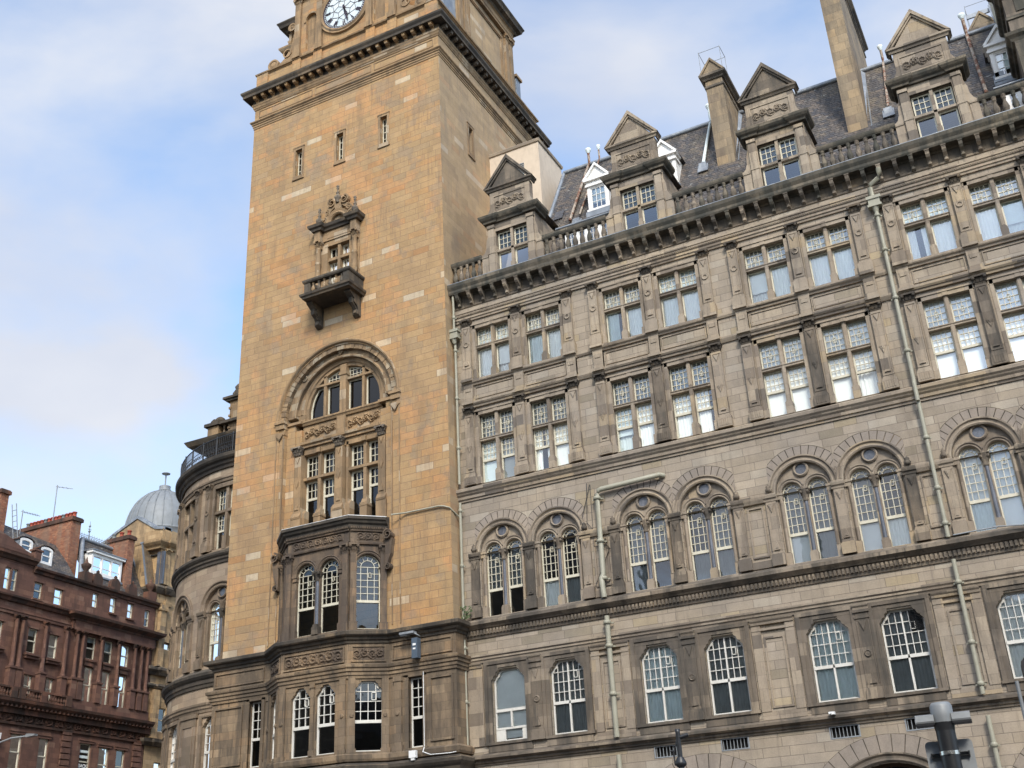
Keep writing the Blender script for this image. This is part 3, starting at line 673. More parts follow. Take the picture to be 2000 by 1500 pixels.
# ---- arcaded floor
def arch_stone(xf=FLAT, step=0, z0=11.36, zs=13.8, lim=1.13):
    """big arch over a pair of round-headed lights with a roundel between them"""
    m = M(xf, step)
    m.arc(0, zs, [(.93, -.12), (.93, .05), (.98, .08), (1.03, .05), (1.08, .05), (1.12, .11), (1.165, .11), (1.165, 0)], 0, pi, 24, lim)
    lights = [(-.76, -.1, z0, semi(-.43, .33, zs, 12)), (.1, .76, z0, semi(.43, .33, zs, 12))]
    m2 = M(xf, step)                              # tympanum and jambs, set back
    m2.wall(-.93, .93, z0, zs, -.12, [(a, b, c, flat(a, b, zs)) for a, b, c, _ in lights], .2)
    # tympanum above the springing, with arched cut-outs
    n = 36
    for k in range(n):
        ua = -.93+1.86*k/n; ub = -.93+1.86*(k+1)/n
        def lo(u):
            for c in (-.43, .43):
                if abs(u-c) < .33: return zs+sqrt(max(0, .33**2-(u-c)**2))
            return zs
        def hi(u): return zs+sqrt(max(0, .93**2-u*u))
        m2.add([(ua, -.12, lo(ua)), (ub, -.12, lo(ub)), (ub, -.12, max(hi(ub), lo(ub))), (ua, -.12, max(hi(ua), lo(ua)))], [(0, 1, 2, 3)])
    for c in (-.43, .43):
        m.arc(c, zs, [(.33, -.32), (.33, -.1), (.36, -.07), (.4, -.09), (.44, -.05), (.47, -.05), (.47, -.12)], 0, pi, 16)
    m.arc(0, zs+.72, [(.19, -.12), (.19, -.04), (.23, -.02), (.27, -.06), (.27, -.12)], 0, 2*pi, 18)
    # imposts, jamb shafts, bases
    for sg in (-1, 1):
        a, b = sorted((sg*.74, sg*.95)); m.box(a, b, -.32, -.04, zs-.2, zs); m.box(a-.02, b+.02, -.32, -.01, zs-.06, zs+.01)
        m.box(a, b, -.32, -.05, z0, z0+.4); m.lathe(sg*.80, -.09, [(.06, z0+.4), (.06, zs-.2)], 8)
    m.box(-.13, .13, -.3, .0, z0, z0+.28); m.box(-.11, .11, -.28, -.02, z0+.28, z0+.34)
    vs = M(xf, step); vs.ring_ = M(xf, step); vs.ring_.arc(0, zs, [(1.17, -.01), (1.17, .004), (1.52, .004), (1.52, -.01)], .02, pi-.02, 24, lim-.004); nseg = 17                   # flush ring of wedge blocks
    for k in range(nseg):
        a0 = pi*k/nseg+.012; a1 = pi*(k+1)/nseg-.012; pts = []
        for a in (a0, (a0+a1)/2, a1):
            pts.append((1.17, a))
        q = [(r*cos(a), zs+r*sin(a)) for r, a in ((1.17, a0), (1.5, a0), (1.5, a1), (1.17, a1))]
        if min(abs(u) for u, z in q) > lim-.03: continue
        q = [(max(-lim+.004, min(lim-.004, u)), z) for u, z in q]
        vs.ext_d(q, -.01, .012)
    return m, m2, vs, lights
AS, AT, AV, LT = arch_stone()
def round_light(a, b, z0, cv, xf=FLAT, step=0, hr=12.36, zs=13.8, d=-.24, cols=3):
    m = M(xf, step); gl = M(xf, step); c = (a+b)/2; R = (b-a)/2
    frame(m, a, b, z0, cv, d+.01, .045); glazing(gl, a, b, z0, cv, d-.03); rail(m, a+.03, b-.03, d+.01, hr, .1)
    r2 = R*.52
    m.arc(c, zs, [(r2, d), (r2+.022, d), (r2+.022, d-.03), (r2, d-.03)], 0, pi, 12)
    for k in range(1, 6):
        t = pi*k/6; n0 = (cos(t), sin(t)); w_ = .011
        m.ext_d([(c+r2*n0[0]-w_*n0[1], zs+r2*n0[1]+w_*n0[0]), (c+r2*n0[0]+w_*n0[1], zs+r2*n0[1]-w_*n0[0]), (c+(R-.03)*n0[0]+w_*n0[1], zs+(R-.03)*n0[1]-w_*n0[0]), (c+(R-.03)*n0[0]-w_*n0[1], zs+(R-.03)*n0[1]+w_*n0[0])], d-.03, d)
    bars(m, a, b, flat(a, b, zs), d, [c-r2-.01, c+r2+.01] + ([c] if cols == 4 else []), [], .022, hr+.04, zs)
    if cols == 3: bars(m, a, b, flat(a, b, zs), d, [c], [], .022, hr+.04, zs-.3)
    bars(m, a+.04, b-.04, flat(a, b, zs), d, [], [hr+.05+(zs-hr)*k/5.2 for k in range(1, 6)], .022, hr, zs+.01)
    q = zs-.42
    for (p, s_, r_, t_) in ((c+.03, c+.14, q, q+.018), (c+.03, c+.14, q+.182, q+.2), (c+.03, c+.045, q, q+.2), (c+.125, c+.14, q, q+.2)): m.box(p, s_, d-.02, d+.03, r_, t_)
    return m, gl
RL = [round_light(*l) for l in LT]
colm = M(); colm.lathe(0, -.14, [(.072, 11.7), (.062, 13.5)], 12)
colc = M(); capital(colc, 0, -.26, 13.46, 13.8, .24, .2); colc.lathe(0, -.14, [(.08, 13.4), (.1, 13.43), (.08, 13.46), (.1, 13.55), (.15, 13.72), (.17, 13.8)], 10); colc.box(-.17, .17, -.3, .0, 13.76, 13.82)
roundel = M(); roundel.arc(0, 14.52, [(0, -.11), (.19, -.11), (.19, -.13), (0, -.13)], 0, 2*pi, 18)
cur3 = {}
for i, xc in enumerate(XC):
    for j, w_ in enumerate(WOFF):
        x = xc+w_; n_ = i*2+j
        st_ = hp('arch_surround', AS, 'trim', (x, 0, 0)); hp('tympanum', AT, 'trim', parent=st_); hp('roundel', roundel, 'marble', parent=st_)
        vr_ = hp('voussoir_ring', AV, 'vous', (x, 0, 0)); hp('mortar_bed', AV.ring_, 'soot', parent=vr_)
        co = hp('column', colm, 'marble', (x, 0, 0)); hp('capital', colc, 'trimd', parent=co)
        for q, (lm, lg) in enumerate(RL):
            a, b = LT[q][:2]
            wi = hp('arched_window', lm, 'cream' if n_ < 9 else 'white', (x, 0, 0)); hp('pane', lg, 'glass', parent=wi)
            up = ('curtd', 'curtd', None, None, 'curtd', 'curtd', None, 'curtd', 'curtd', 'curtd', 'curtd', None, 'curt', 'curt', 'blind', 'blind', 'blind', 'blind', 'blind', 'blind')[n_*2+q] if n_*2+q < 20 else None
            lo_ = (None, None, 'curt', 'curtd', 'curtd', None, 'curtd', 'curtd', 'blind', 'curtd', 'blind', 'curt', 'curtb', 'blind', 'blind', 'blind', 'blind', 'blind', 'blind', 'blind')[n_*2+q]
            if up and n_ >= 6: hp('blind', sh(('3u', q), a+.02, b-.02, 12.4, 14.05, -.34, 0), up, parent=wi)
            elif up: hp('net_curtain', sh(('3v', q), a+.02, b-.02, 12.4, 14.05, -.36, 0, q), up, parent=wi)
            if lo_: hp('curtain', sh(('3l', q, lo_ == 'blind'), a+.02, b-.02, 11.4, 12.36, -.33, 0 if lo_ == 'blind' else 1, q), lo_, parent=wi)
# piers of the arcade
def arcpier(w_, z0=11.36, zs=13.8):
    m = M(); m.box(-w_, w_, 0, .07, z0, zs-.2); m.box(-w_-.05, w_+.05, 0, .15, z0, z0+.36); m.box(-w_-.02, w_+.02, 0, .1, z0+.36, z0+.44)
    m.ext_u([(0, zs-.24), (.09, zs-.24), (.1, zs-.17), (.15, zs-.13), (.17, zs-.05), (.17, zs+.0), (0, zs+.03)], -w_-.05, w_+.05)
    for a in (-w_, w_-.03): m.box(a, a+.03, .07, .09, z0+.5, zs-.3)
    m.ext_d([(-.1, z0+.52), (.1, z0+.52), (0, z0+.85)], .07, .12); m.ext_d([(-.1, zs-.34), (.1, zs-.34), (0, zs-.62)], .07, .115)
    m.ext_d([(-.05, z0+.58), (.05, z0+.58), (0, z0+.72)], .12, .14); m.ext_d([(-.05, zs-.38), (.05, zs-.38), (0, zs-.52)], .115, .135)
    return m
AP = arcpier(.17)
foli = M(); foli.lathe(0, .1, [(.03, 13.84), (.1, 13.88), (.12, 13.95), (.07, 14.02), (.09, 14.07), (.02, 14.14)], 7)
pipex = [-12.2, -2.63]
for i, xc in enumerate(XC):
    for o in (-2.27, 0, 2.27):
        x = xc+o; p = hp('arcade_pier', AP, 'trimd' if random.random() < .55 else 'trim', (x, 0, 0))
        if o: hp('foliage_stop', foli, 'trimd', parent=p)
    if i < 4:
        a, b = xc+2.27+.28, XC[i+1]-2.27-.28; m = M()
        for (p, q, r_, t_) in ((a, b, 11.72, 11.78), (a, b, 13.4, 13.46), (a, a+.06, 11.78, 13.4), (b-.06, b, 11.78, 13.4)): m.box(p, q, 0, .05, r_, t_)
        m.ext_u([(0, 13.56), (.09, 13.56), (.15, 13.67), (.17, 13.75), (.17, 13.8), (0, 13.83)], a-.06, b+.06)
        m.box(a-.06, b+.06, 0, .06, 11.36, 11.6); hp('arcade_panel', m, 'trim')

# ---- first floor windows
S1 = M()
for sg in (-1, 1):
    a, b = sorted((sg*.66, sg*.80)); S1.box(a, b, -.05, .05, 6.93, 9.06); a, b = sorted((sg*.80, sg*.93)); S1.box(a, b, 0, .09, 6.93, 9.6)
S1.box(-.93, .93, 0, .09, 9.6, 9.72); S1.box(-.8, .8, 0, .05, 9.47, 9.6)
for sg in (-1, 1): S1.ext_d([(sg*u, z) for u, z in ((.8, 8.98), (.8, 9.47), (.37, 9.47), (.37, 9.42), (.39, 9.36), (.46, 9.32), (.49, 9.22), (.57, 9.18), (.59, 9.12), (.66, 9.06), (.66, 8.98), (.7, 8.9))], -.02, .045)
S1.box(-.96, .96, -.3, .1, 6.84, 6.93); S1.box(-.86, .86, 0, .05, 6.6, 6.84)
cv1 = shoulder(0, .66, 9.42)
def fw_mesh(plainlight=False):
    m = M(); gl = M(); a, b = -.64, .64
    frame(m, a, b, 6.95, [(u*.97, z) for u, z in cv1], -.16, .055); glazing(gl, a, b, 6.95, [(u*.97, z) for u, z in cv1], -.2)
    rail(m, a+.03, b-.03, -.16, 8.0, .1)
    if plainlight:
        m.box(-.03, .03, -.2, -.13, 7.4, 8.0); rail(m, a+.03, b-.03, -.15, 7.38, .07); m.box(-.6, -.26, -.19, -.14, 6.97, 7.36); m.box(.4, .6, -.19, -.14, 6.97, 7.36)
    else:
        m.box(-.022, .022, -.2, -.14, 8.0, 9.4); m.box(-.03, .03, -.2, -.14, 6.97, 8.0)
        bars(m, a+.05, b-.05, [(u*.97, z) for u, z in cv1], -.165, [u for u in div(-.6, .6, 6) if abs(u) > .05], [8.36, 8.7, 9.04], .022, 8.04, 9.42)
        for (p, s_, r_, t_) in ((.21, .36, 8.78, 8.8), (.21, .36, 9.0, 9.02), (.21, .23, 8.78, 9.02), (.34, .36, 8.78, 9.02)): m.box(p, s_, -.18, -.13, r_, t_)
    return m, gl
W1, G1 = fw_mesh(); W1b, G1b = fw_mesh(True)
P1 = M(); P1.box(-.2, .2, 0, .1, 6.93, 9.55); P1.box(-.26, .26, 0, .15, 6.85, 7.1); P1.box(-.23, .23, 0, .13, 7.1, 7.18)
P1.box(-.23, .23, 0, .13, 9.28, 9.36); P1.box(-.25, .25, 0, .15, 9.47, 9.55)
for a in (-.2, .165): P1.box(a, a+.035, .1, .12, 7.3, 9.2)
P1.arc(0, 8.2, [(0, .1), (.12, .1), (.12, .12), (.09, .15), (.07, .125), (0, .14)], 0, 2*pi, 14)
P1.ext_d([(-.11, 9.2), (.11, 9.2), (0, 8.9)], .1, .14); P1.ext_d([(-.11, 7.3), (.11, 7.3), (0, 7.62)], .1, .14)
for i, xc in enumerate(XC):
    hp('first_floor_pilaster', P1, 'trimd', (xc, 0, 0))
    for j, w_ in enumerate(WOFF):
        x = xc+w_; n_ = i*2+j
        hp('window_surround', S1, 'trimd' if n_ < 8 else 'trim', (x, 0, 0))
        wi = hp('sash_window', W1b if n_ == 0 else W1, 'white', (x, 0, 0), 'white window with a plain upper light and an open vent at the bottom' if n_ == 0 else None)
        hp('pane', G1b if n_ == 0 else G1, 'glass', parent=wi)
        c1 = ['blind', 'curtd', 'curtb', 'curtd', 'curtb', 'curtd', 'curt', 'blind', 'curt', 'curt'][n_]
        if n_ == 0: hp('blind', sh(('1b',), -.62, .62, 7.05, 9.4, -.24, 0), 'curt', parent=wi)
        elif c1: hp('curtain', sh(('1', n_ % 3), -.62, .62, 7.0, 9.36, -.27, 1, n_), c1, parent=wi)
        if n_ == 5:
            m = M(); 
            for k in range(12): m.ext_u([(-.16, 8.78+k*.05), (-.12, 8.76+k*.05), (-.115, 8.775+k*.05), (-.155, 8.8+k*.05)], .22, .6-.012*max(0, k-5)**1.4)
            hp('louvre_vent', m, 'iron', parent=wi)
    if i < 4 or True:
        a = xc+2.13; b = (XC[i+1]-2.13) if i < 4 else HW1; m = M()
        for A, B in ((a, a+.3), (b-.3, b)): m.box(A, B, 0, .06, 6.85, 9.55)
        for (p, q, r_, t_) in ((a+.36, b-.36, 9.1, 9.16), (a+.36, a+.42, 7.0, 9.1), (b-.42, b-.36, 7.0, 9.1), (a+.36, b-.36, 6.94, 7.0)): m.box(p, q, 0, .04, r_, t_)
        m.box(a, b, 0, .08, 9.36, 9.43); m.box(a, b, 0, .04, 6.6, 6.85); hp('wall_panel', m, 'trim')
m = M(); m.box(HW0, XC[0]-2.13, 0, .06, 6.85, 9.55); m.box(HW0+.15, HW0+.2, .06, .08, 7.1, 9.2); m.box(XC[0]-2.3, XC[0]-2.25, .06, .08, 7.1, 9.2); hp('wall_panel', m, 'trim')

# ---- ground floor arches and gratings
AG = M(); AG.arc(0, 3.02, [(2.0, -.2), (2.0, .04), (2.06, .1), (2.12, .06), (2.18, .06), (2.24, .12), (2.28, .12), (2.28, 0)], 0, pi, 32)
AGv = M(); AGr = M(); AGr.arc(0, 3.02, [(2.29, -.01), (2.29, .004), (2.81, .004), (2.81, -.01)], 0, pi, 30)
for k in range(21):
    a0 = pi*k/21+.006; a1 = pi*(k+1)/21-.006; AGv.ext_d([(r*cos(a), 3.02+r*sin(a)) for r, a in ((2.29, a0), (2.8, a0), (2.8, a1), (2.29, a1))], -.01, .012)
AGw = M(); frame(AGw, -2, 2, 0, semi(0, 2, 3.02, 24), -.25, .1); rail(AGw, -1.9, 1.9, -.25, 3.0, .14); grid(AGw, -1.9, 1.9, semi(0, 2, 3.02, 24), -.26, 3.0, 5.0, 6, 2, .05); grid(AGw, -1.9, 1.9, flat(-2, 2, 3), -.26, .2, 3.0, 4, 2, .06)
AGg = M(); glazing(AGg, -2, 2, 0, semi(0, 2, 3.02, 24), -.3)
for xc in XC:
    a = hp('ground_floor_arch', AG, 'trimd', (xc, 0, 0)); hp('voussoir_ring', AGv, 'vous', parent=a); hp('mortar_bed', AGr, 'soot', parent=a)
    wi = hp('shop_screen', AGw, 'timber', (xc, 0, 0)); hp('pane', AGg, 'glassd', parent=wi)
m = M(); m.box(-.43, .43, -.3, -.2, 5.86, 6.19)
gb = M()
for k in range(8): gb.box(-.4+k*.113, -.38+k*.113, -.05, -.03, 5.86, 6.19)
gb.box(-.46, .46, -.03, .015, 5.83, 5.865); gb.box(-.46, .46, -.03, .015, 6.17, 6.198); gb.box(-.46, -.425, -.03, .015, 5.865, 6.17); gb.box(.425, .46, -.03, .015, 5.865, 6.17)
for gx in (-12.85, -10.6, -7.17, -4.93):
    q = hp('wall_grating', gb, 'grey', (gx, 0, 0)); hp('duct', m, 'dark', parent=q)

# ---- balustrade
x0s = [HW0] + [xc+1.42 for xc in XC]; x1s = [xc-1.42 for xc in XC] + [HW1]
balm = baluster(25.55, .84)
for a, b in zip(x0s, x1s):
    m = M(); m.ext_u([(-.13, 25.36), (.11, 25.36), (.11, 25.48), (.07, 25.55), (-.09, 25.55), (-.13, 25.48)], a, b)
    bal = hp('balustrade', m, 'gutter')
    m = M(); m.ext_u([(-.1, 26.38), (.08, 26.38), (.12, 26.44), (.14, 26.5), (.14, 26.58), (-.16, 26.58), (-.16, 26.5), (-.12, 26.44)], a, b); put('coping', m, 'gutter', bal)
    n = max(1, round((b-a)/.305))
    for k in range(n): put('baluster', balm, 'trimd' if k % 3 else 'gutter', bal, (a+(b-a)*(k+.5)/n, 0, 0))

# ---- stone dormers
def sc_flank(m, sg):      # concave sweep each side of the panel block
    pts = [(.92, 28.42), (1.28, 28.42)] + [(1.28-.36*sin(t), 28.42+.62*(1-cos(t))) for t in [k*pi/2/8 for k in range(1, 9)]]
    m.ext_d([(sg*u, z) for u, z in pts], -.3, .02)
D0 = M()
D0.wall(-1.12, 1.12, 25.38, 28.0, 0, [(-.73, .73, 25.7, flat(-.73, .73, 27.55))], .3)
for sg in (-1, 1):
    D0.add([(sg*1.12, 0, 25.38), (sg*1.12, -1.0, 25.38), (sg*1.12, -2.05, 28.0), (sg*1.12, 0, 28.0)], [(0, 1, 2, 3)])
    a, b = sorted((sg*1.12, sg*1.42)); D0.box(a, b, -.2, .03, 25.38, 26.45); D0.box(a, b, -.22, .06, 26.42, 26.56)
    D0.ext_d([(sg*u, z) for u, z in [(1.12, 26.56), (1.42, 26.56), (1.3, 26.68), (1.22, 26.9), (1.2, 27.2), (1.12, 27.5)]], -.2, .0)
    a, b = sorted((sg*.78, sg*1.06)); D0.box(a, b, 0, .1, 25.38, 27.78); D0.box(a-.04, b+.04, 0, .15, 25.38, 25.68); D0.box(a-.03, b+.03, 0, .14, 27.72, 27.86); D0.box(a-.02, b+.02, 0, .12, 26.5, 26.57)
    sc_flank(D0, sg)
D0.box(-.8, .8, -.05, .05, 27.55, 27.68); D0.box(-.8, -.73, -.1, .05, 25.6, 27.55); D0.box(.73, .8, -.1, .05, 25.6, 27.55)
D0.box(-.06, .06, -.25, .0, 25.7, 27.55); D0.box(-.73, .73, -.25, -.0, 26.55, 26.65); D0.box(-.09, .09, -.3, .04, 25.6, 25.9)
D0.box(-.95, .95, -.32, .0, 28.42, 29.62); D0.box(-.8, .8, 0, .03, 28.5, 28.56); D0.box(-.8, .8, 0, .03, 29.3, 29.36); D0.box(-.8, -.74, 0, .03, 28.56, 29.3); D0.box(.74, .8, 0, .03, 28.56, 29.3)
D0.add([(-1.1, -.3, 28.0), (1.1, -.3, 28.0), (1.1, -2.3, 28.0), (-1.1, -2.3, 28.0)], [(0, 1, 2, 3)])
D1 = M(); prc = [(-.0, 27.98), (.1, 27.98), (.12, 28.06), (.2, 28.12), (.26, 28.2), (.28, 28.3), (.0, 28.42)]
D1.mould(prc, [(1.14, -.8), (1.14, .06), (.74, .06), (.74, 0), (-.74, 0), (-.74, .06), (-1.14, .06), (-1.14, -.8)][::-1])
D1.box(-1.14, 1.14, -.8, 0, 28.0, 28.42)
D2 = M()                                         # pediment
D2.ext_d([(-.9, 29.72), (.9, 29.72), (0, 31.0)], -.32, .03)
D2.mould([(0, 29.58), (.05, 29.58), (.08, 29.66), (.14, 29.7), (.14, 29.78), (0, 29.8)], [(1.0, -.35), (1.0, .0), (-1.0, .0), (-1.0, -.35)][::-1])
for sg in (-1, 1): D2.ext_d([(sg*1.17, 29.74), (sg*1.02, 29.8), (0, 31.02), (0, 31.22)], -.35, .16); D2.ext_d([(sg*1.0, 29.8), (sg*.92, 29.8), (0, 30.92), (0, 31.02)], 0, .1)
D3 = M(); carve(D3, -.7, .7, 28.6, 29.26, .0, 5, .07, 70)
D4 = M(); D4g = M()
for a, b in ((-.7, -.06), (.06, .7)):
    for q0, q1 in ((25.72, 26.55), (26.65, 27.53)): frame(D4, a, b, q0, flat(a, b, q1), -.14, .055); glazing(D4g, a, b, q0, flat(a, b, q1), -.17)
    grid(D4, a+.05, b-.05, flat(a, b, 27.53), -.145, 26.7, 27.48, 3, 3, .024)
D5 = M(); D5.ext_z([(-1.1, -.7), (1.1, -.7), (1.1, -2.4), (-1.1, -2.4)], 28.42, 28.5)
D5.ext_d([(-1.18, 28.44), (1.18, 28.44), (0.1, 29.5), (-.1, 29.5)], -2.9, -.33)
for i, xc in enumerate(XC[:4]):
    d = hp('stone_dormer', D0, 'trim', (xc, 0, 0)); put('cornice', D1, 'gutter', d); put('pediment', D2, 'trim' if i % 2 else 'trimd', d); put('carved_panel', D3, 'trim', d); put('dormer_roof', D5, 'slate', d)
    wi = put('window', D4, 'cream', d)
    g_ = D4g; 
    put('pane', g_, 'glassd', d)
    for q, (a, b) in enumerate(((-.68, -.06), (.06, .68))): put('blind', sh(('d', q), a, b, 27.0 if i in (1, 2) else 26.66, 27.5, -.24, 0), 'curt' if i in (1, 2) else 'curtb', d)
rm = M(); rm.box(-.9, .9, -1.9, -1.8, 25.5, 27.9); 
for i, xc in enumerate(XC[:4]): hp('dormer_back', rm, 'curtd' if i > 9 else 'dark', (xc, 0, 0))

# ================================================================== CLOCK TOWER
TX0, TX1, TY0, TY1 = -31.0, -20.27, -.7, 10.0
TC = (TX0+TX1)/2
tower = thing('clock_tower', 'tall golden sandstone clock tower with three slit windows, a small balcony and one great arch', 'tower', (TC, 4.6, 0))
def tp(name, m, material, loc=(0, 0, 0), label=None, parent=None):
    if parent is None: return put(name, m, material, tower, (loc[0]-TC, loc[1]-4.6, loc[2]), label)
    return put(name, m, material, parent, loc, label)
TF = line_xf(TC, TY0)                             # front face: u=0 on the tower axis
TS = line_xf(TX1, TY0, 0, 1)                      # right side: u=0 at the front corner
slitu = (-28.12+25.635, -25.73+25.635, -23.28+25.635)
AR = 2.98
ops = [(u-.19, u+.19, 33.74, flat(u-.19, u+.19, 35.26)) for u in slitu]
ops.append((-.74, .70, 26.2, flat(-.74, .70, 29.22)))
ops.append((-AR, AR, 15.75, semi(0, AR, 21.0, 40)))
m = M(TF); m.wall(TX0-TC, TX1-TC, 11.2, 39.4, 0, ops, .3); tp('front_wall', m, 'tower')
m = M(TS); m.wall(0, 10.7, 0, 39.4, 0, [(2.62, 3.02, 33.75, flat(2.62, 3.02, 35.25))], .3); tp('side_wall', m, 'tower_side')
m = M(); m.add([(TX0, -TY0, 0), (TX0, -TY1, 0), (TX0, -TY1, 39), (TX0, -TY0, 39)], [(0, 1, 2, 3)]); m.add([(TX0, -TY1, 0), (TX1, -TY1, 0), (TX1, -TY1, 39), (TX0, -TY1, 39)], [(0, 1, 2, 3)])
m.add([(TX0, -TY0, 39.3), (TX0, -TY1, 39.3), (TX1, -TY1, 39.3), (TX1, -TY0, 39.3)], [(0, 1, 2, 3)]); tp('rear_wall', m, 'tower')
m = M(TF)
for a, b, c, e in ((-5.2, 5.2, 33, 33.1), (-5.2, 5.2, 36, 36.1), (-5.2, 5.2, 25.5, 25.6), (-5.2, 5.2, 30.5, 30.6)): m.box(a, b, -4, -.5, c, e)
m.box(-5.2, 5.2, -4.1, -4, 0, 38); m.box(-3.4, 3.4, -4, -.95, 19.6, 19.8); m.box(-3.4, 3.4, -4, -.95, 15.4, 15.6); m.box(-5.2, 5.2, -4, -.5, 10.8, 10.9); tp('room_lining', m, 'dark')
# slit windows
m = M()
for (a, b, c, e) in ((-.3, -.19, 33.6, 35.38), (.19, .3, 33.6, 35.38), (-.19, .19, 35.26, 35.38), (-.19, .19, 33.6, 33.74)): m.box(a, b, -.03, .035, c, e)
m.box(-.33, .33, 0, .06, 33.52, 33.6); m.box(-.33, .33, 0, .055, 35.38, 35.43)
sw = M(); frame(sw, -.19, .19, 33.74, flat(-.19, .19, 35.26), -.2, .05); bars(sw, -.19, .19, flat(-.19, .19, 35.26), -.2, [0], [34.12, 34.5, 34.88], .03, 33.74)
sg_ = M(); glazing(sg_, -.19, .19, 33.74, flat(-.19, .19, 35.26), -.23)
for u in slitu:
    p = tp('slit_window_surround', m, 'tower_trim', (TC+u, TY0, 0)); w_ = tp('slit_window', sw, 'cream', parent=p); tp('pane', sg_, 'glassd', parent=w_)
p = put('slit_window_surround', m, 'tower_trim', tower, (TX1-TC, TY0+2.82-4.6, 0), rz=pi/2); w_ = tp('slit_window', sw, 'timber', parent=p); tp('pane', sg_, 'glassd', parent=w_)

# head of the shaft: architrave lines, panelled frieze, bed mould, modillions, cornice -- all round
TPATH = [(TX0, -TY0), (TX1, -TY0), (TX1, -TY1), (TX0, -TY1)]
def around(name, prof, material, closed=True, path=None):
    m = M(); m.mould(prof, path or TPATH, closed); return tp(name, m, material)
around('architrave', [(-.02, 37.55), (.03, 37.57), (.03, 37.66), (.06, 37.68), (.06, 37.78), (.1, 37.80), (.1, 37.86), (.17, 37.92), (.17, 37.98), (.02, 38.04), (-.02, 38.04)], 'tower_trim')
around('bed_moulding', [(-.02, 38.74), (.03, 38.74), (.05, 38.8), (.08, 38.84), (.1, 38.94), (.13, 38.98), (.13, 39.09), (-.02, 39.09)], 'tower_trim')
around('main_cornice', [(-.3, 39.38), (.41, 39.4), (.43, 39.36), (.46, 39.36), (.47, 39.48), (.51, 39.54), (.55, 39.6), (.56, 39.7), (.49, 39.74), (-.3, 39.85)], 'soot')
around('cornice_backing', [(-.02, 39.09), (.07, 39.09), (.08, 39.4), (-.02, 39.4)], 'soot')  # dark colour painted in for the shade of the gaps between modillions
mo = M(); mo.ext_u([(0, 39.11), (.1, 39.11), (.13, 39.17), (.18, 39.19), (.26, 39.19), (.3, 39.23), (.35, 39.22), (.38, 39.26), (.39, 39.385), (0, 39.385)], -.08, .08)
mo.ext_u([(0, 39.33), (.4, 39.33), (.405, 39.39), (0, 39.39)], -.1, .1)
n_ = 22
for k in range(n_): put('modillion', mo, 'tower', tower, (-5.15+k*10.3/(n_-1), TY0-4.6, 0))
for k in range(n_): put('modillion', mo, 'trimd', tower, (TX1-TC, TY0+.2+k*10.3/(n_-1)-4.6, 0), rz=pi/2)
m = M(TF)
for a, b in ((-5.1, -1.8), (-1.65, 1.65), (1.8, 5.1)):
    for (p, q, r_, t_) in ((a, b, 38.2, 38.24), (a, b, 38.6, 38.64), (a, a+.05, 38.24, 38.6), (b-.05, b, 38.24, 38.6)): m.box(p, q, 0, .025, r_, t_)
tp('frieze_panel', m, 'tower_trim')

# blocking course above the cornice
A0, A1, B0, B1 = TX0+.05, TX1-.05, -TY0-.05, -TY1+.05
m = M(); m.ext_z([(A0, B0), (A1, B0), (A1, B1), (A0, B1)], 39.6, 40.95)
for a, b in ((-28.75, -28.25), (-27.45, -26.95), (-24.3, -23.8), (-23.05, -22.55), (-31.0, -30.3), (-20.95, -20.27)): m.box(a, b, -TY0-.1, -TY0+.04, 39.7, 40.95)
tp('blocking_course', m, 'tower')
around('blocking_cap', [(-.1, 40.9), (.02, 40.9), (.06, 40.94), (.12, 40.96), (.14, 41.04), (-.1, 41.12)], 'tower_trim', path=[(A0, B0), (A1, B0), (A1, B1), (A0, B1)])

